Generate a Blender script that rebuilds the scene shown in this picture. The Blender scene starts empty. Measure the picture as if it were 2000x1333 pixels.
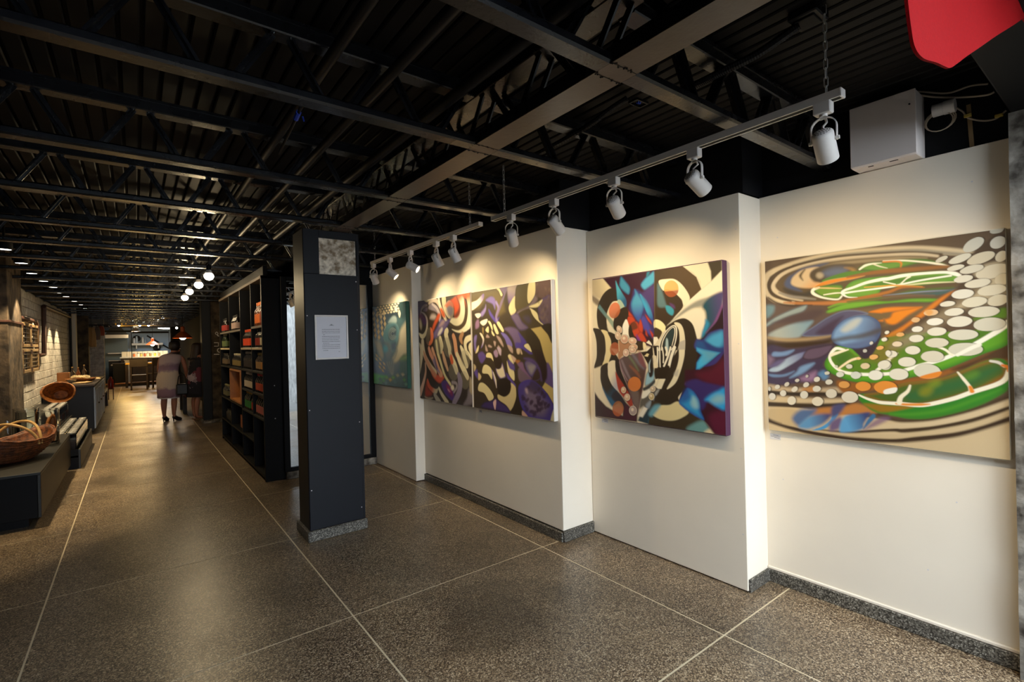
import bpy, bmesh, math, random
import numpy as np
from mathutils import Vector, Matrix, Euler
random.seed(7)
PI = math.pi
C = bpy.context.scene.collection
SC = bpy.context.scene

# ------------------------------------------------------------------ camera
H = 1.35
YAW, PITCH, ROLL, FPX = math.radians(37.4048), math.radians(-0.13887), math.radians(-1.4186), 962.85
fw = Vector((math.sin(YAW)*math.cos(PITCH), math.cos(YAW)*math.cos(PITCH), math.sin(PITCH)))
r0 = Vector((math.cos(YAW), -math.sin(YAW), 0)); u0 = r0.cross(fw)
RI = math.cos(ROLL)*r0 + math.sin(ROLL)*u0
UP = -math.sin(ROLL)*r0 + math.cos(ROLL)*u0
cam_data = bpy.data.cameras.new('camera'); cam = bpy.data.objects.new('camera', cam_data); C.objects.link(cam)
cam.matrix_world = Matrix(((RI.x, UP.x, -fw.x, 0), (RI.y, UP.y, -fw.y, 0), (RI.z, UP.z, -fw.z, H), (0, 0, 0, 1)))
cam_data.sensor_width = 36; cam_data.lens = 36*FPX/2000; cam_data.clip_start = 0.02; cam_data.clip_end = 200
SC.camera = cam
def at(px, py, ax, val):
    """point of the room where a sight line meets the plane x, y or z = val"""
    d = RI*(px-1000) + UP*(666.5-py) + fw*FPX
    o = Vector((0, 0, H)); i = 'xyz'.index(ax)
    return o + d*((val-o[i])/d[i])

# ------------------------------------------------------------------ world, exposure, lights
SC.view_settings.view_transform = 'Standard'; SC.view_settings.look = 'None'
SC.view_settings.gamma = 1; SC.view_settings.use_curve_mapping = False
SC.view_settings.exposure = 0.0
w = bpy.data.worlds.new('sky'); SC.world = w; w.use_nodes = True
bg = w.node_tree.nodes['Background']; bg.inputs[0].default_value = (0.78, 0.89, 1.0, 1); bg.inputs[1].default_value = 8.0
SC.cycles.use_denoising = True
SC.cycles.max_bounces = 8; SC.cycles.diffuse_bounces = 4; SC.cycles.glossy_bounces = 4; SC.cycles.transmission_bounces = 8
SC.cycles.transparent_max_bounces = 8; SC.cycles.caustics_reflective = False; SC.cycles.caustics_refractive = False
SC.cycles.sample_clamp_indirect = 4.0

def light(kind, name, loc, power, col, parent=None, size=0.05, target=None, angle=60, blend=0.5):
    l = bpy.data.lights.new(name, kind); l.energy = power; l.color = col
    if kind in ('POINT', 'SPOT'): l.shadow_soft_size = size
    if kind == 'SPOT': l.spot_size = math.radians(angle); l.spot_blend = blend
    if kind == 'AREA': l.size = size
    o = bpy.data.objects.new(name, l); C.objects.link(o); o.location = loc
    if target is not None:
        o.rotation_euler = (Vector(target)-Vector(loc)).to_track_quat('-Z', 'Y').to_euler()
    if parent: o.parent = parent
    return o
WARM = (1.0, 0.78, 0.46); WARM2 = (1.0, 0.62, 0.20)
E_SPOT, E_DOWN, E_GLOBE, E_KITCHEN = 22.0, 100.0, 13.0, 60.0

# ------------------------------------------------------------------ materials
def rgb(h):
    c = [int(h[i:i+2], 16)/255 for i in (0, 2, 4)]
    return tuple(v/12.92 if v <= .04045 else ((v+.055)/1.055)**2.4 for v in c) + (1,)
def mat(name, col, rough=0.6, metal=0.0, noise=0.0, nscale=8, bump=0.0, bscale=60, spec=0.5, col2=None, emit=None, est=0, trans=0, ior=1.45, coat=0, rvar=0.0):
    m = bpy.data.materials.new(name); m.use_nodes = True; nt = m.node_tree; b = nt.nodes['Principled BSDF']
    c = rgb(col) if isinstance(col, str) else tuple(col)+(1,)
    b.inputs['Base Color'].default_value = c; b.inputs['Roughness'].default_value = rough; b.inputs['Metallic'].default_value = metal
    b.inputs['Specular IOR Level'].default_value = spec; b.inputs['IOR'].default_value = ior
    b.inputs['Transmission Weight'].default_value = trans; b.inputs['Coat Weight'].default_value = coat
    if emit: b.inputs['Emission Color'].default_value = rgb(emit) if isinstance(emit, str) else tuple(emit)+(1,); b.inputs['Emission Strength'].default_value = est
    if noise or bump or rvar:
        g = nt.nodes.new('ShaderNodeNewGeometry')
    if noise or rvar:
        n = nt.nodes.new('ShaderNodeTexNoise'); n.inputs['Scale'].default_value = nscale; n.inputs['Detail'].default_value = 6
        nt.links.new(g.outputs['Position'], n.inputs['Vector'])
    if noise:
        r = nt.nodes.new('ShaderNodeValToRGB'); c2 = rgb(col2) if col2 else tuple(max(0, v*(1-noise)) for v in c[:3])+(1,)
        r.color_ramp.elements[0].color = c2; r.color_ramp.elements[1].color = c
        r.color_ramp.elements[0].position = .35; r.color_ramp.elements[1].position = .65
        nt.links.new(n.outputs['Fac'], r.inputs['Fac']); nt.links.new(r.outputs['Color'], b.inputs['Base Color'])
    if rvar:
        mr = nt.nodes.new('ShaderNodeMapRange'); mr.inputs['To Min'].default_value = max(0, rough-rvar); mr.inputs['To Max'].default_value = rough+rvar
        nt.links.new(n.outputs['Fac'], mr.inputs['Value']); nt.links.new(mr.outputs['Result'], b.inputs['Roughness'])
    if bump:
        n2 = nt.nodes.new('ShaderNodeTexNoise'); n2.inputs['Scale'].default_value = bscale; n2.inputs['Detail'].default_value = 5
        nt.links.new(g.outputs['Position'], n2.inputs['Vector'])
        bp = nt.nodes.new('ShaderNodeBump'); bp.inputs['Strength'].default_value = bump; bp.inputs['Distance'].default_value = .01
        nt.links.new(n2.outputs['Fac'], bp.inputs['Height']); nt.links.new(bp.outputs['Normal'], b.inputs['Normal'])
    return m

def terrazzo(name, dark, light_, big, rough):
    m = bpy.data.materials.new(name); m.use_nodes = True; nt = m.node_tree; b = nt.nodes['Principled BSDF']; L = nt.links.new
    g = nt.nodes.new('ShaderNodeNewGeometry')
    def tex(kind, sc, **k):
        n = nt.nodes.new(kind); n.inputs['Scale'].default_value = sc
        for kk, v in k.items(): n.inputs[kk].default_value = v
        L(g.outputs['Position'], n.inputs['Vector']); return n
    def ramp(src, stops):
        r = nt.nodes.new('ShaderNodeValToRGB'); L(src, r.inputs['Fac']); e = r.color_ramp.elements
        while len(e) > len(stops): e.remove(e[-1])
        while len(e) < len(stops): e.new(.5)
        for el, (p, c) in zip(e, stops): el.position = p; el.color = c
        return r.outputs['Color']
    def mix(a, c, f, mode='MIX'):
        x = nt.nodes.new('ShaderNodeMix'); x.data_type = 'RGBA'; x.blend_type = mode
        for s, v in ((x.inputs[0], f), (x.inputs[6], a), (x.inputs[7], c)):
            if hasattr(v, 'links'): L(v, s)
            else: s.default_value = v
        return x.outputs[2]
    v = tex('ShaderNodeTexVoronoi', 210)
    sep = nt.nodes.new('ShaderNodeSeparateColor'); L(v.outputs['Color'], sep.inputs[0])
    chips = ramp(sep.outputs[0], [(0, rgb(dark)), (.35, rgb(dark)), (.55, rgb(big)), (.8, rgb(big)), (1, rgb(light_))])
    n = tex('ShaderNodeTexNoise', 1.3, Detail=8, Roughness=.65)
    shade = ramp(n.outputs['Fac'], [(.3, (.50, .50, .50, 1)), (.5, (.9, .9, .9, 1)), (.7, (1.2, 1.18, 1.12, 1))])
    c = mix(chips, shade, 1.0, 'MULTIPLY')
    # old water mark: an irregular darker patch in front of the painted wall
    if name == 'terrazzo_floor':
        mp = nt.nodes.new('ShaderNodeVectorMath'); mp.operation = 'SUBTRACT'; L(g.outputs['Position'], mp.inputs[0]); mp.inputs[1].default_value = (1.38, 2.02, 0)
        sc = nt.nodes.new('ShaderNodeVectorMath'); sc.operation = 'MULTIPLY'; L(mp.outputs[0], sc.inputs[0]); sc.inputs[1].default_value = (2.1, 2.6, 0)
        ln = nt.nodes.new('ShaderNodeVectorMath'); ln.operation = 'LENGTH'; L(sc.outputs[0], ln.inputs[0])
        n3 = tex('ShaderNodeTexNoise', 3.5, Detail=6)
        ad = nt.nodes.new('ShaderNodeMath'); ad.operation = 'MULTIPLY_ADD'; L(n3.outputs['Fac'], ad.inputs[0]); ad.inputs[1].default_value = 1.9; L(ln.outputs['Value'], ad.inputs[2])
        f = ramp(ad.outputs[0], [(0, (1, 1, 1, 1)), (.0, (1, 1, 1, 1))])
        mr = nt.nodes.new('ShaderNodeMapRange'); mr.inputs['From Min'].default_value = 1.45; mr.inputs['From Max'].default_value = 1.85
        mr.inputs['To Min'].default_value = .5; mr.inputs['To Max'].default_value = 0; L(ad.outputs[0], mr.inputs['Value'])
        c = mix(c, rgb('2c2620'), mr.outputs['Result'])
    L(c, b.inputs['Base Color'])
    n4 = tex('ShaderNodeTexNoise', 2.2, Detail=6)
    mr2 = nt.nodes.new('ShaderNodeMapRange'); mr2.inputs['To Min'].default_value = rough-.12; mr2.inputs['To Max'].default_value = rough+.14; L(n4.outputs['Fac'], mr2.inputs['Value'])
    L(mr2.outputs['Result'], b.inputs['Roughness']); b.inputs['Specular IOR Level'].default_value = .5
    return m

M = dict(
    floor=terrazzo('terrazzo_floor', '46382a', 'cbb99c', '8b775e', .33),
    terr=terrazzo('terrazzo_skirting', '33302a', 'aaa69a', '6c675e', .5),
    joint=mat('pale_joint', 'd8c8a8', .5),
    white=mat('white_wall_paint', 'f1e6d4', .62, noise=.04, nscale=2.5, bump=.02, bscale=30),
    wbrick=mat('white_brick_paint', 'e2dcd0', .7, noise=.25, nscale=14, bump=.35, bscale=45, col2='b4aea4'),
    mortar=mat('grey_mortar', '7c7770', .9),
    cream=mat('cream_paint', 'd6cdb8', .65),
    black=mat('black_wall_paint', '101012', .6, spec=.25, noise=.3, nscale=6),
    ceil=mat('black_ceiling_paint', '151211', .6, spec=.25, noise=.35, nscale=5, bump=.05, bscale=40),
    steel=mat('black_steel_paint', '131418', .27, noise=.35, nscale=9, bump=.08, bscale=70, rvar=.08, spec=.65),
    girder=mat('black_steel_painted_reflection', '57473b', .36, noise=.35, nscale=3, bump=.08, bscale=50, rvar=.12, spec=.6),  # black steel with the floor's brown reflection put into its base colour
    panel=mat('charcoal_board', '12141b', .5, spec=.3, noise=.15, nscale=5),
    frameb=mat('black_frame', '08080a', .55, spec=.18),
    conc=mat('rough_concrete', 'f2e8d6', .9, noise=.6, nscale=26, bump=1.0, bscale=34, col2='8a7860'),
    brownconc=mat('brown_concrete', '5f4f3d', .85, noise=.5, nscale=9, bump=.5, bscale=24, col2='2c241c'),
    greyconc=mat('grey_worn_concrete', '9c9488', .9, noise=.6, nscale=13, bump=.8, bscale=22, col2='3a332b'),
    mirror=mat('mirror_glass', (.82, .84, .84), .015, metal=1.0),
    obrick=mat('grey_outside_paint', '8a8884', .8, noise=.3, nscale=7, bump=.3, bscale=25, col2='5e5c58'),
    wmetal=mat('white_metal', 'e2dcd6', .4),
    wbox=mat('white_box_paint', 'eee2dc', .5, noise=.03, nscale=3),
    bulb=mat('lit_bulb', 'ffffff', .4, emit=(1, .93, .82), est=14),
    lens=mat('lit_spot_lens', 'ffffff', .4, emit=(1, .86, .62), est=9),
    dlens=mat('lit_downlight_lens', 'ffffff', .4, emit=(1, .95, .86), est=9),
    chrome=mat('bright_steel', 'c8c8c6', .35, metal=.3),
    paper=mat('white_paper', 'd4d4dc', .6),
    ink=mat('grey_ink', '3a3c44', .7),
    ptag=mat('label_card', 'd9d4d2', .6),
    red=mat('red_fabric', '84060b', .9, noise=.2, nscale=160, bump=.2, bscale=400, col2='8a060a', spec=.1),
    cable=mat('white_cable', 'b9aa94', .55),
    lightwood=mat('pale_wood', '8f7550', .7, noise=.3, nscale=12),
    wood=mat('orange_wood', 'a86a30', .5, noise=.25, nscale=10),
    dwood=mat('dark_wood', '2e2119', .55, noise=.3, nscale=10),
    glass=mat('clear_glass', 'f4f8f8', .02, trans=1.0, ior=1.38, spec=.5),
    wicker=mat('brown_wicker', '7a4420', .6, noise=.5, nscale=30, bump=.6, bscale=90, col2='3c1f10'),
    wicker2=mat('honey_wicker', 'a5652a', .55, noise=.5, nscale=25, bump=.6, bscale=80, col2='5c3216'),
    straw=mat('pale_straw', 'b08a50', .6, noise=.3, nscale=30),
    bench=mat('dark_bench_board', '1c1a15', .45, noise=.2, nscale=4),
    bluegrey=mat('blue_grey_paint', 'b4c2d4', .55, noise=.15, nscale=6),
    rust=mat('rusty_pipe', '4a2c20', .6, noise=.4, nscale=14),
    blackpipe=mat('black_conduit', '121114', .5, noise=.2, nscale=10, spec=.35),
    bluetape=mat('blue_tape', '2a50d8', .5),
    hallblack=mat('black_hall_paint', '0d0c0c', 1.0, spec=.05),
    kblue=mat('kitchen_blue_wall', '8fa3b8', .6, noise=.08, nscale=2),
    kdark=mat('kitchen_dark', '0d0c0c', .55, spec=.3),
    ksteel=mat('kitchen_steel', '9a9690', .35, metal=.8),
    counter=mat('pale_counter', 'cfc8b8', .5),
    tileb=mat('cream_tile', 'b8aa8c', .4),
    orange=mat('orange_enamel', 'c4581c', .4),
    yellowwood=mat('yellow_lit_wood', 'c89a30', .5),
    plastic=mat('yellow_cloth', 'c0a850', .7),
    street=mat('street_paving', '64625e', .8, noise=.2, nscale=2),
    skin=mat('skin', 'a06a52', .55), hair=mat('dark_brown_hair', '1f1512', .5, bump=.4, bscale=120), hair2=mat('brown_hair', '33231a', .45, bump=.4, bscale=120),
    shoe=mat('dark_shoe_leather', '201818', .4), sandal=mat('tan_sandal', '8f6a50', .6),
    mush=mat('mauve_cushion', '6a5264', .8),
)
def fabric(name, cols, scale, stops=None):
    m = bpy.data.materials.new(name); m.use_nodes = True; nt = m.node_tree; b = nt.nodes['Principled BSDF']; b.inputs['Roughness'].default_value = .85
    g = nt.nodes.new('ShaderNodeTexCoord'); v = nt.nodes.new('ShaderNodeTexVoronoi'); v.inputs['Scale'].default_value = scale
    n = nt.nodes.new('ShaderNodeTexNoise'); n.inputs['Scale'].default_value = scale*1.5
    mx = nt.nodes.new('ShaderNodeMix'); mx.data_type = 'RGBA'; mx.inputs[0].default_value = .12
    nt.links.new(g.outputs['Object'], mx.inputs[6]); nt.links.new(n.outputs['Color'], mx.inputs[7]); nt.links.new(mx.outputs[2], v.inputs['Vector'])
    nt.links.new(g.outputs['Object'], n.inputs['Vector'])
    s = nt.nodes.new('ShaderNodeSeparateColor'); nt.links.new(v.outputs['Color'], s.inputs[0])
    r = nt.nodes.new('ShaderNodeValToRGB'); r.color_ramp.interpolation = 'CONSTANT'; nt.links.new(s.outputs[0], r.inputs['Fac'])
    e = r.color_ramp.elements
    while len(e) < len(cols): e.new(.5)
    for i, c in enumerate(cols): e[i].position = (stops[i] if stops else i/len(cols)); e[i].color = rgb(c)
    nt.links.new(r.outputs['Color'], b.inputs['Base Color'])
    return m
M['floral'] = fabric('black_floral_cloth', ['15131a', '1a1620', '15131a', '8a7a80', '6a2c38', 'b0a0a4'], 9, [0, .3, .5, .62, .76, .9])
def dress_mat():
    m = bpy.data.materials.new('mauve_banded_cloth'); m.use_nodes = True; nt = m.node_tree; b = nt.nodes['Principled BSDF']; b.inputs['Roughness'].default_value = .85
    g = nt.nodes.new('ShaderNodeTexCoord'); s = nt.nodes.new('ShaderNodeSeparateXYZ'); nt.links.new(g.outputs['Object'], s.inputs[0])
    n = nt.nodes.new('ShaderNodeTexNoise'); n.inputs['Scale'].default_value = 9; nt.links.new(g.outputs['Object'], n.inputs['Vector'])
    ma = nt.nodes.new('ShaderNodeMath'); ma.operation = 'MULTIPLY_ADD'; nt.links.new(n.outputs['Fac'], ma.inputs[0]); ma.inputs[1].default_value = .16; nt.links.new(s.outputs['Z'], ma.inputs[2])
    r = nt.nodes.new('ShaderNodeValToRGB'); nt.links.new(ma.outputs[0], r.inputs['Fac']); e = r.color_ramp.elements
    st = [(.50, 'd0bab4'), (.54, '8a6c7c'), (.68, '957684'), (.73, 'cdbaa8'), (.98, 'd4c0aa'), (1.02, '94788a'), (1.1, '846a7c'), (1.16, 'b8a4a8')]
    mr = nt.nodes.new('ShaderNodeMapRange'); mr.inputs['From Min'].default_value = .4; mr.inputs['From Max'].default_value = 1.4
    nt.links.new(ma.outputs[0], mr.inputs['Value']); nt.links.new(mr.outputs['Result'], r.inputs['Fac'])
    while len(e) < len(st): e.new(.5)
    for el, (p, c) in zip(e, st): el.position = (p-.4)/1.0; el.color = rgb(c)
    nt.links.new(r.outputs['Color'], b.inputs['Base Color']); return m
M['dress'] = dress_mat()
_cm = {}
def cmat(h, rough=.4):
    if h not in _cm: _cm[h] = mat('enamel_'+h, h, rough)
    return _cm[h]

# ------------------------------------------------------------------ mesh builders
class MB:
    def __init__(s): s.v = []; s.f = []
    def add(s, v, f):
        o = len(s.v); s.v += [tuple(p) for p in v]; s.f += [tuple(i+o for i in q) for q in f]; return s
    def box(s, a, b, ch=0.0):
        x0, y0, z0 = [min(p, q) for p, q in zip(a, b)]; x1, y1, z1 = [max(p, q) for p, q in zip(a, b)]
        if ch <= 0:
            return s.add([(x0,y0,z0),(x1,y0,z0),(x1,y1,z0),(x0,y1,z0),(x0,y0,z1),(x1,y0,z1),(x1,y1,z1),(x0,y1,z1)],
                         [(0,3,2,1),(4,5,6,7),(0,1,5,4),(1,2,6,5),(2,3,7,6),(3,0,4,7)])
        bm = bmesh.new(); bmesh.ops.create_cube(bm, size=1)
        bmesh.ops.scale(bm, vec=(x1-x0, y1-y0, z1-z0), verts=bm.verts); bmesh.ops.translate(bm, vec=((x0+x1)/2, (y0+y1)/2, (z0+z1)/2), verts=bm.verts)
        bmesh.ops.bevel(bm, geom=bm.edges[:], offset=ch, segments=1, affect='EDGES')
        bm.verts.index_update(); s.add([v.co[:] for v in bm.verts], [[v.index for v in f.verts] for f in bm.faces]); bm.free(); return s
    def bar(s, p, q, w, h, up=(0, 0, 1)):
        p = Vector(p); q = Vector(q); d = (q-p).normalized(); u = Vector(up)
        if abs(d.dot(u)) > .98: u = Vector((0, 1, 0))
        r = d.cross(u).normalized(); u = r.cross(d)
        v = []
        for c in (p, q):
            for a, b in ((-1,-1),(1,-1),(1,1),(-1,1)): v.append(c + r*(a*w/2) + u*(b*h/2))
        return s.add(v, [(0,3,2,1),(4,5,6,7),(0,1,5,4),(1,2,6,5),(2,3,7,6),(3,0,4,7)])
    def tube(s, pts, r, n=8, closed=False, cap=True):
        P_ = [Vector(p) for p in pts]; k = len(P_); rr = r if isinstance(r, (list, tuple)) else [r]*k
        rings = []; nrm = None
        for i, p in enumerate(P_):
            a = P_[(i-1) % k] if (closed or i > 0) else p; b = P_[(i+1) % k] if (closed or i < k-1) else p
            d = (b-a); d = d.normalized() if d.length > 1e-9 else Vector((0, 0, 1))
            if nrm is None:
                t = Vector((0, 0, 1)) if abs(d.z) < .9 else Vector((1, 0, 0)); nrm = d.cross(t).normalized()
            else:
                nrm = (nrm - d*nrm.dot(d)); nrm = nrm.normalized() if nrm.length > 1e-6 else d.orthogonal().normalized()
            bn = d.cross(nrm)
            rings.append([p + (nrm*math.cos(2*PI*j/n) + bn*math.sin(2*PI*j/n))*rr[i] for j in range(n)])
        v = [q for R in rings for q in R]; f = []
        for i in range(k if closed else k-1):
            for j in range(n):
                a = i*n+j; b = i*n+(j+1) % n; c = ((i+1) % k)*n+(j+1) % n; d = ((i+1) % k)*n+j; f.append((a, b, c, d))
        if cap and not closed: f.append(tuple(range(n-1, -1, -1))); f.append(tuple((k-1)*n+j for j in range(n)))
        return s.add(v, f)
    def cyl(s, p, q, r, r2=None, n=16): return s.tube([p, q], [r, r if r2 is None else r2], n)
    def lathe(s, prof, n=20, c=(0, 0, 0), sx=1, sy=1, caps=(True, True)):
        v = []; f = []; k = len(prof)
        for r, z in prof:
            for j in range(n): v.append((c[0]+sx*r*math.cos(2*PI*j/n), c[1]+sy*r*math.sin(2*PI*j/n), c[2]+z))
        for i in range(k-1):
            for j in range(n): f.append((i*n+j, i*n+(j+1) % n, (i+1)*n+(j+1) % n, (i+1)*n+j))
        if caps[0]: f.append(tuple(range(n-1, -1, -1)))
        if caps[1]: f.append(tuple((k-1)*n+j for j in range(n)))
        return s.add(v, f)
    def sphere(s, c, r, n=14, m=8, sz=1.0):
        return s.lathe([(max(1e-4, r*math.sin(PI*i/m)), -r*sz*math.cos(PI*i/m)) for i in range(m+1)], n, c)
    def prism(s, poly, z0, z1, ax='z'):
        n = len(poly); v = []
        for t in (z0, z1):
            for a, b in poly: v.append({'z': (a, b, t), 'y': (a, t, b), 'x': (t, a, b)}[ax])
        f = [tuple(range(n-1, -1, -1)), tuple(range(n, 2*n))] + [(i, (i+1) % n, n+(i+1) % n, n+i) for i in range(n)]
        return s.add(v, f)
    def mesh(s, name, smooth=False, angle=None):
        me = bpy.data.meshes.new(name); me.from_pydata(s.v, [], s.f); me.update()
        bm = bmesh.new(); bm.from_mesh(me); bmesh.ops.recalc_face_normals(bm, faces=bm.faces); bm.to_mesh(me); bm.free()
        if smooth:
            for p in me.polygons: p.use_smooth = True
            if angle: me.set_sharp_from_angle(angle=math.radians(angle))
        return me
def obj(name, mb, m, parent=None, smooth=False, angle=40, loc=None, rot=None, me=None):
    me = me or mb.mesh(name, smooth, angle)
    if m is not None and not me.materials: me.materials.append(m)
    o = bpy.data.objects.new(name, me); C.objects.link(o)
    if parent: o.parent = parent
    if loc is not None: o.location = loc
    if rot is not None: o.rotation_euler = rot
    return o
def tag(o, label=None, cat=None, group=None, kind=None):
    if label: o['label'] = label
    if cat: o['category'] = cat
    if group: o['group'] = group
    if kind: o['kind'] = kind
    return o
def thing(name, label, cat, loc=(0, 0, 0), rz=0, group=None):
    o = bpy.data.objects.new(name, None); C.objects.link(o); o.location = loc; o.rotation_euler = (0, 0, rz); o.empty_display_size = .05
    return tag(o, label, cat, group)
def struct(name, mb, m, label=None, cat=None, **k):
    o = obj(name, mb, m, **k); o['kind'] = 'structure'
    if label: o['label'] = label
    if cat: o['category'] = cat
    return o
def dup(root, loc, rz=None, label=None, group=None):
    r = root.copy(); C.objects.link(r); r.location = loc
    if rz is not None: r.rotation_euler = (0, 0, rz)
    if label: r['label'] = label
    if group: r['group'] = group
    for ch in list(root.children):
        c = ch.copy(); C.objects.link(c); c.parent = r
        for g in list(ch.children):
            d = g.copy(); C.objects.link(d); d.parent = c
    return r
ORD = ['first', 'second', 'third', 'fourth', 'fifth', 'sixth', 'seventh', 'eighth', 'ninth', 'tenth', 'eleventh', 'twelfth', 'thirteenth', 'fourteenth', 'fifteenth', 'sixteenth', 'seventeenth', 'eighteenth', 'nineteenth', 'twentieth',
       'twenty-first', 'twenty-second', 'twenty-third', 'twenty-fourth', 'twenty-fifth', 'twenty-sixth', 'twenty-seventh', 'twenty-eighth']

# ------------------------------------------------------------------ the room shell
TS = 1.2425
fl = struct('floor', MB().box((-1.3, 0.0, -.08), (3.0, 28.5, -.0015)), M['joint'], 'speckled brown terrazzo floor cut into large squares by pale strips', 'floor')
slab = MB().box((.004, .004, -.02), (TS-.004, TS-.004, 0), .001).mesh('slab'); slab.materials.append(M['floor'])
for i in range(-2, 2):
    for j in range(0, 23):
        obj('slab', None, None, fl, me=slab, loc=(.832+i*TS, -.045+j*TS, 0))
struct('pavement', MB().box((-8, -9, -.09), (9, 0.0, -.002)), M['street'], 'pale paved ground outside the open shop front', 'pavement')

ce = struct('ceiling', MB().box((-1.3, -.1, 2.445), (3.0, 28.5, 2.5)), M['ceil'], 'black ceiling of narrow boards above the steel trusses', 'ceiling')
pl = MB().box((.004, 0, 2.418), (.0585, 28.4, 2.447), .005).mesh('plank'); pl.materials.append(M['ceil'])
for i in range(65):
    obj('plank', None, None, ce, me=pl, loc=(-1.25+i*.0645, 0.02, 0))

# right-hand wall: black backing above, white lining panels below
wr = struct('wall_right', MB().box((2.79, .02, 0), (2.95, 5.5, 2.43)), M['black'], 'stepped wall of white lining panels under a black upper strip', 'wall')
obj('upper_board', MB().box((2.765, .02, 2.095), (2.79, 1.31, 2.43)), M['black'], wr)
obj('upper_board', MB().box((2.55, 1.31, 2.095), (2.79, 2.405, 2.43)), M['black'], wr)
obj('upper_board', MB().box((2.27, 2.405, 2.10), (2.79, 4.36, 2.43)), M['black'], wr)
obj('upper_board', MB().box((2.17, 4.36, 2.10), (2.79, 5.45, 2.43)), M['black'], wr)
p = obj('panel', MB().box((2.73, .332, .082), (2.79, 1.315, 2.092), .002), M['white'], wr)
def screws(parent, pts):
    for c, d in pts:
        obj('screw', MB().cyl(Vector(c), Vector(c)+Vector(d), .0035, n=8), M['ptag'], parent)
screws(p, [((2.731, 1.22, .57), (-.002,0,0)), ((2.731, .52, .62), (-.002,0,0)), ((2.731, .62, .30), (-.002,0,0)), ((2.731, 1.22, 1.86), (-.002,0,0)), ((2.731, .45, 1.95), (-.002,0,0))])
p = obj('panel', MB().box((2.51, 1.31, .006), (2.79, 2.403, 2.088), .003), M['white'], wr)
screws(p, [((2.511, 1.33, z), (-.002,0,0)) for z in (.3, .75, 1.3, 1.9)]+[((2.511, 2.38, z), (-.002,0,0)) for z in (.5, 1.1, 1.7)]+[((2.511, 1.9, 2.05), (-.002,0,0))])
obj('panel', MB().box((2.23, 2.405, .072), (2.79, 4.365, 2.10), .003), M['white'], wr)
obj('panel', MB().box((2.13, 4.36, .006), (2.79, 5.37, 2.10), .003), M['white'], wr)
bb = struct('baseboard_right', MB().box((2.718, .332, 0), (2.79, 1.31, .066), .004), M['terr'], 'speckled terrazzo skirting along the white lining panels', 'skirting')
obj('skirting_piece', MB().box((2.516, 1.297, 0), (2.722, 1.311, .068), .003), M['terr'], bb)
obj('skirting_piece', MB().box((2.215, 2.405, 0), (2.25, 4.36, .064), .004), M['terr'], bb)
obj('skirting_piece', MB().box((2.226, 2.391, 0), (2.512, 2.406, .072), .003), M['terr'], bb)
obj('skirting_lip', MB().box((2.722, .332, .066), (2.76, 1.31, .083), .004), M['white'], bb)

# back wall of the alcove behind the mirror, hall walls
struct('wall_alcove', MB().box((1.31, 5.375, 0), (2.95, 5.5, 2.43)), M['black'], 'black wall at the end of the alcove behind the mirror', 'wall')
struct('wall_hall', MB().box((1.31, 5.5, 0), (1.45, 28.4, 2.43)), M['hallblack'], 'dark wall along the hall behind the bottle shelf', 'wall')
wl = struct('wall_left', MB().box((-1.3, .35, 0), (-1.166, 28.4, 2.43)), M['mortar'], 'white painted brick wall with downlight streaks', 'wall')
obj('plain_coat', MB().box((-1.17, .35, 0), (-1.15, 7.9, 2.43)), M['black'], wl)
obj('upper_board', MB().box((-1.17, 7.9, 2.19), (-1.145, 28.4, 2.43)), M['black'], wl)
bk = [MB().box((-1.18, .002, .002), (-1.15-d, .408, .110), .004).mesh('brick') for d in (0, .002, .004)]
for b in bk: b.materials.append(M['wbrick'])
for r in range(19):
    for k in range(16):
        y = 8.0+k*.41+(r % 2)*.205
        if y > 14.5: continue
        obj('brick', None, None, wl, me=random.choice(bk), loc=(0, y, .02+r*.1135))
struct('wall_end', MB().box((-1.3, 27.2, 0), (1.45, 27.4, 2.43)), M['kblue'], 'pale blue wall at the far end of the kitchen', 'wall')
wf = struct('wall_front', MB().box((-1.3, .05, 0), (-.42, .33, 2.18)), M['black'], 'solid part of the shop front beside the open entrance', 'wall')
struct('beam', MB().box((-1.3, -.1, 2.172), (3.4, .33, 2.44), .006), M['frameb'], 'dark beam over the open shop entrance behind the red cloth', 'beam')
struct('wall_sky_blocker', MB().box((-.75, -3.2, 0), (-.6, .05, 2.9)), M['kdark'], 'unseen dark wall added outside to block sky light from one side', 'wall')  # unseen wall added to keep side sky light off panels and floor
wo = struct('wall_outside', MB().box((2.95, -6, 0), (3.1, .0, 2.9)), M['obrick'], 'white painted wall outside beside the entrance', 'wall')

# worn concrete pillar at the entrance
pm = MB(); rr = random.Random(3); ring = []
NZ = 26
for i in range(NZ+1):
    z = 2.172*i/NZ
    j = rr.uniform(-.008, .008)
    for (x, y) in ((2.672+j, .335), (2.672+j+rr.uniform(-.004, .004), .02), (3.1, .02), (3.1, .335)): ring.append((x, y, z))
pm.v = ring
for i in range(NZ):
    for k in range(4): a = i*4+k; b = i*4+(k+1) % 4; pm.f.append((a, b, b+4, a+4))
struct('pillar_entrance', pm, M['greyconc'], 'chipped grey and white concrete pillar beside the entrance', 'pillar')

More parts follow.
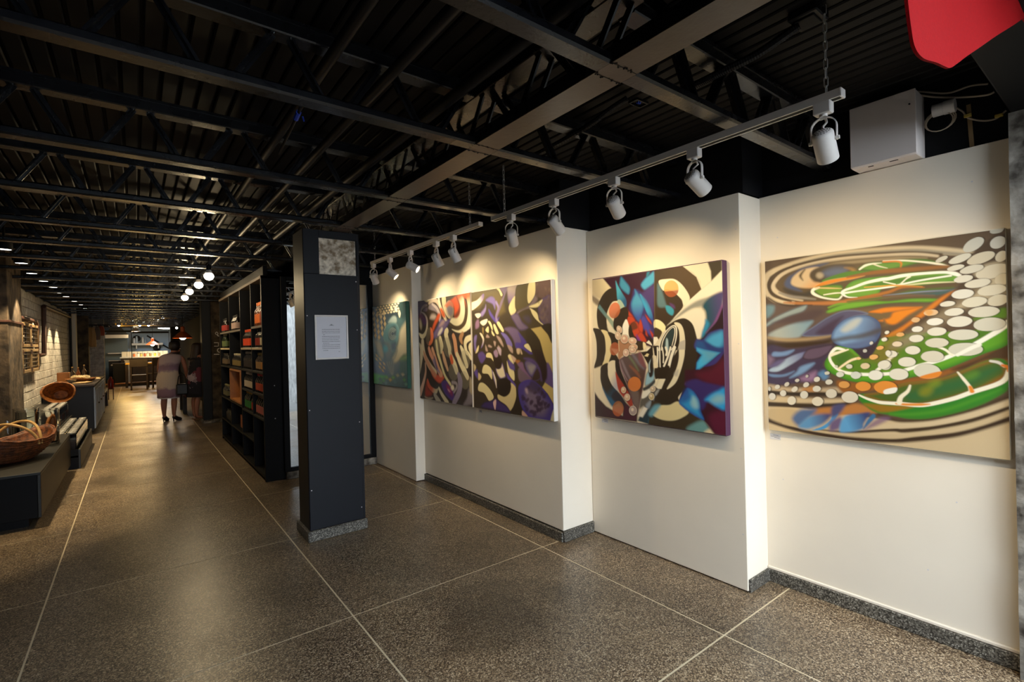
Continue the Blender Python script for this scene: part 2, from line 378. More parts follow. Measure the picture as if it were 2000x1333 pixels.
# ------------------------------------------------------------------ free-standing clad column
col = struct('column', MB().box((.945, 3.555, .0), (1.298, 3.785, 2.15), .004), M['conc'], 'square column clad in charcoal board with a bare concrete patch', 'column')
obj('cladding', MB().box((.925, 3.53, .075), (1.30, 3.556, 1.842), .003), M['panel'], col)
obj('cladding', MB().box((.925, 3.532, 1.842), (1.03, 3.556, 2.15), .002), M['panel'], col)
obj('cladding', MB().box((.923, 3.535, .075), (.946, 3.79, 2.15), .002), M['panel'], col)
obj('cladding', MB().box((1.297, 3.54, .075), (1.316, 3.79, 2.15), .002), M['panel'], col)
obj('cladding', MB().box((1.03, 3.534, 2.098), (1.30, 3.556, 2.15), .002), M['panel'], col)
obj('plinth', MB().box((.908, 3.515, 0), (1.325, 3.83, .074), .006), M['terr'], col)
for (x, z) in ((1.285, 1.80), (1.285, 1.45), (1.285, .78), (1.285, .16), (.94, 1.55), (.94, .9), (.94, .35)):
    obj('screw', MB().cyl((x, 3.531, z), (x, 3.5285, z), .004, n=8), M['ptag'], col)

# framed notice on the column
t = thing('framed_notice', 'white framed notice with lines of print on the charcoal column', 'notice', (1.10, 3.53, 1.40))
z0, z1 = -.155, .155; x0, x1 = -.115, .115
fm = MB()
for a, b in (((x0, -.014, z0), (x0+.012, -.001, z1)), ((x1-.012, -.014, z0), (x1, -.001, z1)), ((x0+.012, -.014, z0), (x1-.012, -.001, z0+.012)), ((x0+.012, -.014, z1-.012), (x1-.012, -.001, z1))): fm.box(a, b, .002)
obj('frame', fm, M['wmetal'], t)
obj('sheet', MB().box((x0+.011, -.007, z0+.011), (x1-.011, -.001, z1-.011)), M['paper'], t)
lm = MB(); rr = random.Random(5)
ys = [.055, .042, .031, .018, .006, -.006, -.018, -.030, -.042, -.054, -.066, -.078, -.092]
ends = [.058, .058, .058, -.045, .058, .055, .05, .058, -.02, .056, .056, .056, -.025]
for y, e in zip(ys, ends):
    x = -.066 if e > 0 else -.06
    while x < e:
        wd = rr.uniform(.004, .014); lm.box((x, -.0078, y-.0012), (min(x+wd, e), -.007, y+.0012)); x += wd+.003
lm.box((.045, -.0078, -.104), (.056, -.007, -.102))
tag(obj('print', lm, M['ink'], t), kind='stuff')
em = MB()
for k in range(7):
    a = PI*(.08+.84*k/6); em.bar((.013*math.cos(a)*.25, -.0076, .083), (.017*math.cos(a), -.0076, .076+.017*math.sin(a)), .0022, .0012)
em.lathe([(.005, 0), (.005, .001)], 10, (0, 0, 0)); 
obj('emblem', em, M['ink'], t)

# ------------------------------------------------------------------ steel roof
def chord(mb, x0, x1, y0, y1, z0, z1, c=.007):
    prof = [(y0+c, z0), (y1-c, z0), (y1, z0+c), (y1, z1-c), (y1-c, z1), (y0+c, z1), (y0, z1-c), (y0, z0+c)]
    return mb.prism(prof, x0, x1, 'x')
BZ0, BZ1, TZ0, TZ1 = 2.15, 2.183, 2.343, 2.395
PER = .354
wl_a = MB(); wl_b = MB()
def web(mb, xb, xt):
    for s in (-1, 1):
        mb.bar((xb, s*.013, BZ1-.002), (xt, s*.013, TZ0+.004), .007, .022, (0, 1, 0))
    mb.bar((xb, 0, BZ1-.002), (xt, 0, TZ0+.004), .026, .004, (0, 1, 0))
    mb.sphere((xt, -.018, TZ0), .006, 6, 4); mb.sphere((xb, -.018, BZ1), .006, 6, 4)
web(wl_a, .05, .155); web(wl_b, .304, .208)
me_a = wl_a.mesh('web_bar'); me_b = wl_b.mesh('web_bar')
for m_ in (me_a, me_b): m_.materials.append(M['steel'])
ys_t = [.985, 1.705, 2.575, 3.37, 4.22, 5.02] + [5.85+.83*k for k in range(22)]
ys_t = [y for y in ys_t if y < 26.5]
X0 = -.09
for n, y in enumerate(ys_t):
    xe = 2.76 if y < 1.31 else 2.545 if y < 2.4 else 2.265 if y < 4.36 else 2.165 if y < 5.3 else 1.305
    if n < 6: lab = ORD[n]+' black steel lattice truss from the entrance, crossing under the ceiling'
    else: lab = ORD[n]+' black lattice truss from the entrance, over the narrow hall'
    t = thing('roof_truss', lab, 'truss', (0, y, 0), group='black steel roof trusses')
    spans = [(-1.145, 1.118), (1.232, xe)] if y < 3.6 else [(-1.145, xe)]
    for a, b in spans:
        m_ = MB(); chord(m_, a, b, -.033, .033, BZ0, BZ1); obj('bottom_chord', m_, M['steel'], t)
        m_ = MB(); chord(m_, a, b, -.033, .033, TZ0, TZ1, .004); m_.box((a, -.036, TZ1-.012), (b, -.002, TZ1)); obj('top_chord', m_, M['steel'], t)
    k = math.ceil((-1.14-X0)/PER)
    while True:
        x = X0+k*PER-.05
        if x+.3 > xe: break
        for me_, lo, hi in ((me_a, x+.05, x+.155), (me_b, x+.208, x+.304)):
            if y < 3.6 and hi > 1.108 and lo < 1.242: continue
            obj('web_bar', None, None, t, me=me_, loc=(x, 0, 0))
        k += 1
# main girder carried by the column
g = thing('main_girder', 'broad black girder with brown reflection painted underneath, running from the column to the entrance', 'girder', (1.175, .34, 2.15))
m_ = MB().prism([(-.056, 0), (.056, 0), (.056, .012), (.048, .012), (.048, .045), (.040, .045), (.040, .010), (-.040, .010), (-.040, .045), (-.048, .045), (-.048, .012), (-.056, .012)], 0, 3.72, 'y')
m_.v = [(x, y_, z) for (x, y_, z) in m_.v]
obj('bottom_flange', m_, M['girder'], g)
obj('side_plate', MB().box((-.057, 0, .002), (-.0555, 3.72, .05)), M['steel'], g)
obj('side_plate', MB().box((.0555, 0, .002), (.057, 3.72, .05)), M['steel'], g)
obj('top_flange', MB().box((-.05, 0, .195), (.05, 3.72, .245), .003), M['steel'], g)
wm = MB()
for s in (-1, 1): wm.bar((s*.03, .03, .045), (s*.03, .14, .197), .024, .007, (1, 0, 0))
wmb = MB()
for s in (-1, 1): wmb.bar((s*.03, .31, .045), (s*.03, .20, .197), .024, .007, (1, 0, 0))
mea, meb = wm.mesh('web_bar'), wmb.mesh('web_bar')
for m_ in (mea, meb): m_.materials.append(M['steel'])
for k in range(10):
    for me_ in (mea, meb): obj('web_bar', None, None, g, me=me_, loc=(0, .05+k*.354, 0))
# diagonal stain joints on the girder where the trusses meet it are welds
for y in ys_t[:4]:
    wm = MB(); rr = random.Random(int(y*100))
    for s in (-1, 1):
        for k in range(14): wm.sphere((rr.uniform(-.056, .056), y-.34+s*.034+rr.gauss(0, .004), -.0005), rr.uniform(.0015, .004), 6, 3)
    wm.box((-.056, y-.34-.0345, -.0012), (.056, y-.34-.0325, .001)); wm.box((-.056, y-.34+.0325, -.0012), (.056, y-.34+.0345, .001))
    tag(obj('weld', wm, M['blackpipe'], g), kind='stuff')

# ------------------------------------------------------------------ conduits under the ceiling
def pipe(label, pts, r, m='blackpipe', name='conduit_pipe', cat='pipe', n=10):
    return tag(obj(name, MB().tube(pts, r, n), M[m], smooth=True), label, cat)
pipe('black conduit beside the main girder, nearest to it', [(.985, .35, 2.285), (.985, 3.9, 2.285), (1.0, 12, 2.285)], .022)
pipe('black conduit second from the main girder', [(.735, .35, 2.29), (.70, 12, 2.29)], .019)
pipe('black conduit third from the main girder, with a ribbed sleeve', [(.535, .35, 2.295), (.51, 12, 2.295)], .019)
b0 = Vector(at(583, 222, 'z', 2.235)); b1 = Vector(at(545, 300, 'z', 2.19))
t = thing('hanging_rod', 'thin black rod tied to a truss with blue tape', 'rod', b0)
obj('rod', MB().tube([(.0, -.03, .015), (0, 0, 0), b1-b0], .006, 8), M['blackpipe'], t)
obj('tape', MB().tube([(0, -.004, .004), (b1-b0)*.12], .010, 8).tube([(.012, -.01, -.012), (.016, -.012, -.03)], .003, 6), M['bluetape'], t)
# ribbed cable hoses near the painted wall
def hose(label, pts, r=.014):
    mb = MB(); P_ = [Vector(p) for p in pts]; dense = []
    for i in range(len(P_)-1):
        a, b_, c, d = P_[max(i-1, 0)], P_[i], P_[i+1], P_[min(i+2, len(P_)-1)]
        for k in range(30):
            s = k/30; dense.append(.5*(2*b_+(c-a)*s+(2*a-5*b_+4*c-d)*s*s+(3*b_-a-3*c+d)*s**3))
    mb.tube(dense, [r*(1+.12*(k % 2)) for k in range(len(dense))], 8)
    return tag(obj('ribbed_hose', mb, M['blackpipe']), label, 'hose')
hose('black ribbed cable hose running from the ceiling box over the nearest truss', [at(1560, 50, 'z', 2.38), at(1480, 105, 'z', 2.33), at(1410, 140, 'z', 2.31), at(1360, 165, 'z', 2.31), at(1290, 190, 'z', 2.33)])
hose('black ribbed cable hose between the first and second trusses', [at(1225, 192, 'z', 2.40), at(1190, 215, 'z', 2.37), at(1150, 245, 'z', 2.34), at(1080, 285, 'z', 2.33), at(1010, 320, 'z', 2.33)], .012)
t = thing('ceiling_box', 'dark junction box on the ceiling above the near chain', 'box', at(1578, 24, 'z', 2.418))
obj('case', MB().box((-.05, -.045, -.03), (.05, .045, 0), .004), M['blackpipe'], t)
obj('lid', MB().box((-.035, -.03, -.036), (.035, .03, -.03), .002), M['black'], t)
for sx in (-.02, .02): obj('knockout', MB().cyl((sx, -.046, -.015), (sx, -.044, -.015), .010, n=10), M['steel'], t)
t = thing('ceiling_box', 'open junction box with blue wires set into the ceiling boards', 'box', at(1247, 198, 'z', 2.42))
fm = MB()
for a, b in (((-.04, -.025, -.012), (-.034, .025, 0)), ((.034, -.025, -.012), (.04, .025, 0)), ((-.034, -.025, -.012), (.034, -.019, 0)), ((-.034, .019, -.012), (.034, .025, 0))): fm.box(a, b)
obj('rim', fm, M['steel'], t)
obj('wires', MB().tube([(-.01, -.01, 0), (0, 0, -.01), (.012, .01, -.002)], .003, 6).tube([(.005, -.012, 0), (.01, 0, -.008), (.0, .012, -.002)], .003, 6), M['bluetape'], t)

# ------------------------------------------------------------------ painted shapes: kind, colour, outline in thousandths of the canvas, softness, ...
P1 = [
["P","cdb48c",[-3,849,181,854,564,875,748,859,913,794,1004,719,1001,1050,561,1133,-7,1242],0.0058,1,0,0,0.088,0],
["S","3d2c1e",[-9,939,106,965,237,985,408,993,583,977,676,955,815,913,912,866,1003,814],[16,16,14,11,11,14,15,15,16],0.0091,1],
["S","c9b088",[80,951,237,972,408,968,584,956,676,932,815,891,912,845,1003,789],[3,5,9,11,12,14,15,15],0.0065,1],
["S","40301f",[256,964,408,958,584,923,639,920,747,891,881,840,1003,768],[2,6,9,10,10,10,10],0.0067,1],
["S","cfb892",[429,940,584,906,640,892,748,868,881,814,1004,743],[3,11,13,14,15,16],0.0063,1],
["S","4a3826",[533,850,584,868,640,871,748,848,881,792,1004,723],[5,8,9,9,9,9],0.0084,1],
["S","c8b595",[153,258,62,236,13,188,3,131,17,82,90,52,214,27,375,16,593,30,703,42,790,62,888,90],[8,16,17,21,17,16,16,17,19,16,16,14],0.008,1],
["S","8f8573",[156,44,285,29,418,27,593,40,703,51,790,73,888,97],[5,10,12,12,10,8,5],0.0068,1],
["S","4c3d2c",[139,247,52,207,24,161,32,117,90,74,214,46,375,33,593,47,703,60,790,81],[6,10,12,14,14,14,12,10,8,6],0.0054,1],
["S","c9b698",[198,246,104,212,53,174,51,135,100,86,209,56,374,43,593,54,703,67,776,86],[6,12,14,12,10,10,10,8,8,6],0.0054,1],
["P","5b4a33",[58,153,79,122,141,80,266,52,418,49,593,59,720,79,803,112,842,161,842,227,754,281,591,279,415,276,282,262,164,232,99,200],0.0114,1,1,0,0.086,0],
["S","8e7c5e",[266,78,357,66,460,67,593,73,648,76,738,90],[5,8,8,8,7,3],0.0068,1],
["P","48587c",[107,146,125,110,155,92,204,66,266,58,330,55,266,84,204,113,155,151,198,198,129,176],0.0112,0.75,1,0,0.084,0],
["P","cfb38c",[142,142,155,108,199,78,257,69,284,75,247,92,242,123,283,153,302,170,265,183,203,177,159,162],0.0083,1,1,0,0.083,["d79a5c",228,127,274,183]],
["S","4e402e",[204,135,192,107,214,77],[1,7,3],0.0081,1],
["P","4c3f30",[242,112,266,78,339,64,417,72,451,96,417,137,329,147,265,151],0.0106,1,1,0,0.08,0],
["P","59627a",[302,103,356,84,417,97,400,125,329,132],0.0207,1,1,0,0.078,0],
["P","ab9a80",[306,119,304,126,299,131,292,134,284,133,278,129,273,123,271,116,273,108,278,103,285,101,292,102,299,106,304,112],0.0103,1,1,0,0.077,0],
["P","94703f",[404,90,438,94,455,111,442,124,430,106],0.0099,1,1,0,0.074,0],
["P","3f3830",[104,168,198,203,265,188,255,224,188,226,124,202],0.014,1,1,0,0.084,0],
["S","8c8478",[78,193,139,220,198,232,264,245],[5,8,7,3],0.0081,1],
["S","b0723f",[103,252,226,266,354,272,478,266,591,257],[4,9,10,9,5],0.0076,1],
["S","403024",[15,216,67,253,138,274,245,278],[4,6,6,3],0.0083,1],
["P","4d7a2b",[302,145,356,125,430,113,520,124,459,131,386,146,311,156],0.0052,1,1,0,0.078,0],
["P","d8832c",[255,182,302,155,373,144,492,142,442,154,373,162,306,176,283,189],0.0053,1,1,"e8b070",0.003,0],
["P","5f8c35",[467,108,492,86,541,80,592,87,648,83,727,93,776,113,803,130,720,110,648,120,571,130,540,126],0.0072,1,1,"3f6a2a",0.012,0],
["S","efe8d0",[472,108,496,92,529,87,564,88],[4,6,4,1],0.0035,1],
["S","e6dcc0",[529,88,556,104,587,117],[3,3,1],0.0035,1],
["S","f0e6cb",[572,80,648,88,720,105,776,122,819,139],[3,4,4,5,2],0.0032,1],
["S","d07a2a",[572,84,625,89,642,100,640,119],[4,4,4,2],0.0044,1],
["S","8a5a2a",[417,142,520,133,592,132,684,136,803,139,819,141],[4,9,11,10,7,2],0.0065,1],
["P","6b9a38",[403,205,429,173,479,158,592,156,684,152,802,161,842,178,852,188,835,208,683,216,571,215,539,246,437,253,403,235],0.0049,1,1,"4c8a30",0.015,0],
["P","416b2a",[503,190,559,181,592,179,647,171,802,179,819,189,719,197,647,199,579,202,519,201],0.0118,0.8,1,0,0.071,0],
["P","6d9030",[255,192,292,175,373,177,395,194,385,244,355,252,292,232],0.0079,1,1,"3f6a2a",0.013,0],
["S","efe9d3",[283,184,255,192,255,213,301,240,368,255,390,239],[5,8,8,5,4,4],0.0039,1],
["S","e8e0c4",[306,225,355,221,394,222],[3,4,3],0.0025,1],
["S","d9b878",[265,183,329,191,390,199],[3,4,1],0.0038,1],
["S","f4eedd",[458,252,415,246,392,224,403,210,441,199,499,180,559,171,592,170,647,162,727,161,802,165,836,176,852,186],[2,3,7,6,6,7,8,8,8,6,6,9,7],0.003,1],
["S","f4eedd",[394,225,458,220,591,212,628,206,719,192,822,183],[6,4,4,4,4,4],0.0029,1],
["S","e9e2cc",[635,205,658,181,673,169],[3,3,6],0.0022,1],
["S","e9e2cc",[571,184,617,201],[3,3],0.0022,1],
["S","d8d0a4",[647,210,740,208,835,213],[2,4,2],0.0032,1],
["S","e09a40",[491,203,591,205,632,209,719,224],[2,3,4,2],0.0033,1],
["S","a5672c",[407,261,519,249,591,236,647,217,726,227],[3,7,7,6,2],0.0057,1],
["S","4d6330",[415,271,591,260,683,244,828,238],[3,7,9,3],0.0065,1],
["S","7f88a0",[570,253,719,247,835,252],[2,3,3],0.0043,1],
["S","3e5a5a",[683,258,774,260,841,248],[3,8,6],0.0083,1],
["S","6d5440",[570,258,683,262,761,268],[7,5,2],0.0065,1],
["P","6da032",[304,325,336,302,415,276,519,274,590,281,683,276,774,285,753,299,664,293,570,294,498,301,393,315,327,329],0.0052,1,1,"4d7a2a",0.01,0],
["S","6f9a33",[327,296,372,281,415,281],[4,6,3],0.005,1],
["P","6e5a3c",[300,336,415,316,590,307,664,307,746,312,718,342,645,385,569,406,557,382,415,326,371,324],0.0129,1,1,0,0.078,0],
["P","d97f22",[506,331,558,315,590,312,627,312,718,320,664,330,569,339,558,341],0.0047,1,1,"b86a26",0.009,0],
["P","d8801f",[546,376,590,364,608,337,664,326,718,320,664,358,615,398,580,392,569,368,565,382],0.007,1,1,"b86a26",0.009,0],
["P","c87524",[568,458,645,404,718,338,774,287,822,255,851,247,821,277,774,323,725,365,663,414,606,473,568,497],0.0069,1,1,"a8642a",0.009,0],
["P","5b4a42",[4,260,138,279,282,283,318,321,336,373,326,450,343,480,185,474,2,472],0.0117,1,1,0,0.087,0],
["P","8c9896",[3,366,61,329,153,291,221,274,202,310,128,333,45,367,3,388],0.0088,1,1,"6a7478",0.009,0],
["P","6f8a90",[4,265,46,268,41,306,6,332],0.0146,1,1,0,0.087,0],
["P","9aa09a",[13,433,86,396,177,367,249,362,225,400,195,437,161,458,44,461],0.0116,1,1,0,0.087,["7a96a4",86,445,225,374]],
["P","4a3a3e",[35,367,138,328,263,302,300,320,235,364,137,371],0.0173,0.7,1,0,0.086,0],
["P","54506a",[195,442,262,391,327,347,393,320,457,321,502,341,436,352,379,390,344,440,280,449],0.0081,1,1,"6a7a9c",0.007,0],
["P","44364a",[262,433,327,378,393,345,362,394,335,439],0.0131,1,1,0,0.079,0],
["S","9c8462",[13,453,111,468,233,464,335,450],[8,11,9,4],0.0106,1],
["S","3a2a1c",[2,494,136,500,280,488,343,470],[18,18,13,8],0.013,1],
["P","40344a",[4,507,136,518,343,492,325,554,297,606,324,646,278,689,183,710,4,720],0.0117,1,1,0,0.087,0],
["P","9fb0c0",[10,647,63,606,135,561,214,534,184,571,120,616,58,651],0.0073,1,1,0,0.087,["6a6c94",84,617,204,539]],
["P","6c86ac",[33,563,38,538,85,537,151,524,110,556],0.0086,1,1,0,0.086,0],
["P","5c5478",[11,625,58,590,100,584,58,623],0.0116,1,1,0,0.087,0],
["P","5d4b5e",[194,566,219,523,280,507,343,497,325,538,279,570,223,581],0.0068,1,1,"3a2c34",0.011,0],
["P","7290b4",[159,652,184,619,251,596,232,623,183,662,124,686],0.011,1,1,0,0.082,0],
["P","6680a4",[10,669,83,669,149,645,104,676,31,685],0.0087,1,1,0,0.087,0],
["P","8a6a88",[173,689,217,661,260,643,250,691,212,703],0.0163,1,1,0,0.082,0],
["P","577ea4",[269,658,297,637,319,667,296,688],0.0131,1,1,0,0.079,0],
["P","7c6478",[6,558,38,579,11,619],0.0175,1,1,0,0.087,0],
["P","b59f80",[4,731,108,741,259,737,367,725,376,755,230,760,4,770],0.0117,1,1,0,0.087,0],
["P","b07a46",[192,741,249,727,258,753,202,762],0.0135,1,1,0,0.081,0],
["S","33281e",[4,776,133,778,277,767,389,764],[12,10,10,8],0.0078,1],
["P","c4ad88",[3,798,133,794,277,793,380,785,384,810,258,821,3,837],0.0117,1,1,0,0.087,0],
["S","3c2e20",[3,848,132,842,276,832,410,807],[14,12,10,7],0.0078,1],
["P","c0a67c",[5,876,147,865,190,928,131,961,7,932],0.0117,1,1,0,0.087,0],
["P","b4763c",[191,880,276,845,384,825,452,804,533,840,451,858,275,892],0.0108,1,1,0,0.081,0],
["P","52688c",[131,918,171,866,220,856,257,857,219,908,170,957],0.0166,1,1,0,0.083,0],
["P","5e90b8",[165,957,219,898,285,875,330,876,293,926,237,959,199,969],0.0137,1,1,0,0.082,["4a4a70",219,930,316,903]],
["P","4a93c4",[233,973,284,943,321,907,335,875,361,867,334,916,293,957],0.004,1,1,0,0.08,0],
["P","6d5a78",[321,918,365,882,383,906,365,948,320,964],0.0154,1,1,0,0.077,0],
["P","5f9cc8",[365,958,387,880,451,858,501,848,476,905,467,935,408,958],0.01,1,1,0,0.075,["3c4470",400,914,488,879]],
["P","3c6c94",[471,935,488,889,513,852,525,865,500,902],0.0048,1,1,0,0.072,0],
["P","7a5c78",[512,891,552,862,584,868,532,908,475,939],0.0118,0.8,1,0,0.071,0],
["P","4c4c70",[335,829,392,814,366,867,330,886],0.0127,1,1,0,0.076,0],
["P","8a5524",[359,690,453,695,604,673,750,638,883,572,1003,504,1002,578,883,598,750,665,604,701,494,737,389,754],0.0101,1,1,0,0.076,0],
["P","4e3722",[818,613,915,555,1003,495,1002,562,930,571,867,612],0.0122,1,1,0,0.061,0],
["P","5d9a26",[302,600,320,559,361,502,413,493,568,465,717,439,885,443,977,420,1004,404,1003,495,915,546,784,619,642,666,534,691,432,691,359,665,315,636],0.0052,1,1,"3c7a22",0.023,0],
["P","557a22",[331,579,352,528,404,513,454,552,496,522,588,493,681,457,820,442,962,432,977,441,884,512,771,566,643,615,535,638,433,642,368,619],0.0051,1,1,"6c8f2c",0.01,0],
["P","3c6428",[351,563,391,538,425,547,412,582,368,604],0.0202,0.7,1,0,0.076,0],
["P","3f6a22",[820,459,916,440,947,432,916,469,868,486],0.0163,0.6,1,0,0.061,0],
["P","7a6a2c",[475,561,556,493,568,465,644,447,625,522,590,583,535,585],0.024,0.8,1,0,0.072,0],
["S","f3eedd",[395,525,356,518,327,559,338,599,368,631,411,647,495,651,587,643,624,634,697,602,785,568,884,508,971,441,1004,404],[6,8,6,7,7,8,8,8,8,8,8,9,10,11],0.003,1],
["S","f0e4c4",[413,523,356,543,334,553],[3,8,8],0.0033,1],
["S","eed9b0",[458,567,420,582,368,624],[6,6,5],0.0032,1],
["S","efe9d4",[535,628,563,603,587,579],[7,8,5],0.003,1],
["S","e6dab8",[567,589,598,560,621,540],[5,5,2],0.0045,1],
["S","ece5cc",[819,547,799,525,772,510],[6,5,5],0.0027,1],
["S","ece5cc",[910,431,947,432,968,428],[4,3,3],0.0025,1],
["P","3a2e38",[343,497,413,508,459,552,483,571,512,556,544,493,549,436,456,404,370,442],0.0051,1,1,0,0.076,0],
["P","7898bf",[336,455,353,409,397,365,448,348,502,348,542,376,555,410,551,449,520,496,455,516,391,508,348,486],0.0038,1,1,"46587e",0.018,["4e5470",448,407,545,429]],
["P","b4b8b4",[384,415,440,367,473,366,452,402,405,431],0.015,1,1,0,0.075,0],
["S","4b4136",[343,475,413,461,476,452,553,425],[10,12,14,11],0.012,0.75],
["P","59688c",[396,496,476,477,529,463,504,496,446,513],0.0149,1,1,0,0.074,0],
["P","2f7a24",[452,779,461,754,534,744,586,721,642,689,784,655,915,580,970,562,1001,586,1001,677,974,721,881,788,748,846,659,860,583,849,513,837],0.006,1,1,"3f7626",0.017,0],
["P","4a5e22",[477,758,534,739,586,721,642,689,784,655,915,584,970,571,996,624,975,666,882,715,783,762,677,793,565,789,533,782],0.0072,1,1,"8a5a24",0.017,0],
["P","2e6134",[641,745,714,704,851,651,945,601,975,608,882,684,749,746,678,775],0.02,0.85,1,0,0.067,0],
["P","80801e",[749,708,749,718,744,728,736,738,725,744,714,745,705,742,700,734,700,724,705,714,714,704,725,699,736,697,745,700],0.0169,0.8,1,0,0.063,0],
["P","7c8a24",[777,672,777,680,773,688,765,696,756,701,747,702,739,700,735,694,736,686,740,678,748,670,757,665,766,664,773,666],0.0166,0.7,1,0,0.062,0],
["P","5e8a2a",[908,628,907,636,902,644,892,653,881,659,870,662,861,660,857,655,858,647,864,638,873,630,885,624,896,621,904,623],0.0156,0.6,1,0,0.058,0],
["P","8f5a1c",[749,778,866,724,975,637,996,628,975,671,882,719],0.0126,0.8,1,0,0.063,0],
["P","a0661c",[477,802,585,802,626,798,677,800,603,828,564,837,533,835],0.0096,0.8,1,0,0.072,0],
["S","4f9028",[587,844,677,835,783,806,882,753,975,696],[6,9,9,8,4],0.0104,0.7],
["S","efe7ce",[456,759,493,776,541,789,585,790,626,789,713,788,817,750,882,715,960,676,990,649,1000,615],[4,6,8,8,9,9,9,9,9,9,8],0.0028,1],
["S","e08a30",[611,790,648,791,706,786,738,781],[4,6,6,2],0.0043,1],
["S","eae0c4",[622,784,630,756,656,726,666,697],[11,9,7,4],0.0033,1],
["S","e6dcc0",[882,715,876,689,857,656,838,626],[9,6,6,3],0.003,1],
["S","e08428",[884,710,878,691],[8,6],0.004,1],
["S","d5cfc0",[946,573,970,579,987,595],[5,6,5],0.0028,1],
["S","dc7a26",[982,591,999,599,1000,615],[5,7,5],0.0037,1],
["P","453529",[796,98,888,93,999,26,999,357,885,364,787,359,681,433,644,469,725,370,794,293,842,240,862,189,823,146],0.0082,0.95,1,0,0.062,0],
["P","8a7a60",[591,511,663,446,753,371,841,296,918,234,1000,183,999,316,886,334,752,434,662,506],0.0205,0.85,1,0,0.068,0],
["P","b9a98a",[928,150,995,150,997,249,917,310,841,331,886,291,949,228,900,189],0.0116,0.9,1,0,0.058,0],
["P","5a8a1e",[972,348,996,345,997,382,963,389,885,390,917,374],0.0094,0.8,1,0,0.057,0],
["P","241c14",[998,2,997,9,991,14,983,18,973,20,964,18,957,14,954,7,955,1,961,-5,969,-9,979,-10,988,-8,995,-4],0.0037,0.75,1,0,0.056,0],
["P","b9b4a6",[995,2,993,8,988,14,980,17,971,18,962,17,955,13,952,7,954,1,959,-4,967,-8,977,-9,985,-7,992,-3],0.0015,1,1,0,0.056,0],
["P","241c14",[1002,46,1003,58,999,69,991,79,981,84,970,84,960,79,955,69,954,57,958,45,966,36,977,30,988,31,997,36],0.0037,0.75,1,0,0.056,0],
["P","c0bbae",[999,46,1000,58,996,69,988,78,978,83,967,83,958,78,953,69,952,57,956,46,964,37,974,32,985,32,994,37],0.0015,1,1,0,0.056,0],
["P","241c14",[936,33,936,45,930,59,919,72,904,82,888,86,876,84,868,75,867,63,874,48,885,35,901,26,916,22,928,25],0.0038,0.75,1,0,0.058,0],
["P","c4c0b2",[932,34,933,45,927,59,915,72,901,81,886,85,873,83,866,75,866,63,872,49,883,36,898,27,913,23,925,26],0.0015,1,1,0,0.058,0],
["P","241c14",[1006,104,1008,114,1006,125,1001,135,993,141,984,144,976,141,970,134,968,125,970,114,976,104,984,97,993,95,1001,98],0.0037,0.75,1,0,0.056,0],
["P","cbbfa6",[1003,105,1005,114,1003,125,998,134,990,140,982,143,974,140,969,134,967,124,969,114,974,105,982,98,990,96,998,99],0.0015,1,1,0,0.056,0],
["P","241c14",[969,103,967,115,957,127,940,137,920,144,901,145,886,140,879,131,881,119,892,107,910,97,930,90,949,90,963,94],0.0038,0.75,1,0,0.057,0],
["P","c9bea6",[966,104,964,115,954,126,937,136,917,143,898,144,884,140,877,131,880,120,890,108,907,98,927,92,946,91,960,95],0.0015,1,1,0,0.057,0],
["P","241c14",[895,97,893,105,884,115,870,124,853,130,836,132,824,130,818,124,820,115,829,105,844,96,861,90,877,88,889,91],0.0039,0.75,1,0,0.059,0],
["P","cfc9b8",[891,97,889,105,880,114,866,123,850,129,834,131,822,129,816,123,818,115,827,106,842,97,859,91,874,89,886,91],0.0016,1,1,0,0.059,0],
["P","241c14",[816,93,815,98,811,105,802,111,793,116,783,118,776,116,772,112,773,107,778,100,786,94,796,89,805,88,812,89],0.0041,0.75,1,0,0.061,0],
["P","c9c2b0",[812,93,812,98,807,105,799,110,790,115,781,117,774,116,770,112,771,107,776,101,783,95,793,91,802,89,809,90],0.0016,1,1,0,0.061,0],
["P","241c14",[1014,168,1011,182,998,196,978,207,954,213,931,212,914,205,906,193,910,179,923,165,944,154,968,149,990,150,1007,157],0.0037,0.75,1,0,0.055,0],
["P","cfc4ac",[1010,169,1007,182,995,196,975,206,951,212,929,212,912,205,905,193,908,179,921,166,942,155,965,150,987,151,1003,157],0.0015,1,1,0,0.055,0],
["P","241c14",[934,155,931,163,921,172,906,178,889,182,872,182,860,177,855,170,858,161,868,153,883,146,901,143,917,143,929,148],0.0038,0.75,1,0,0.058,0],
["P","cdc6b4",[930,155,928,163,918,171,903,177,886,181,870,181,858,177,853,170,856,162,866,154,881,147,898,144,914,145,925,148],0.0015,1,1,0,0.058,0],
["P","241c14",[871,143,869,149,862,156,851,160,837,163,825,163,816,160,812,154,814,148,822,142,833,137,846,134,859,135,868,138],0.004,0.75,1,0,0.06,0],
["P","d2ccba",[868,143,866,149,858,155,847,159,835,162,823,162,814,159,810,154,812,148,820,143,831,138,844,136,855,136,864,139],0.0016,1,1,0,0.06,0],
["P","241c14",[1012,210,1012,222,1008,233,1000,241,990,246,979,245,971,239,966,229,965,217,970,205,978,197,988,193,999,194,1007,200],0.0037,0.75,1,0,0.055,0],
["P","cbbd9f",[1009,210,1009,222,1005,232,997,241,987,245,977,244,969,238,964,229,964,217,968,206,976,198,986,194,996,195,1004,201],0.0015,1,1,0,0.055,0],
["P","241c14",[955,223,952,232,941,240,925,246,906,248,888,247,875,241,870,233,873,224,885,215,901,209,920,207,938,209,950,215],0.0038,0.75,1,0,0.057,0],
["P","d4ccb8",[951,223,948,231,938,239,922,245,903,247,886,246,873,241,868,233,871,224,883,216,899,211,918,209,935,210,947,215],0.0015,1,1,0,0.057,0],
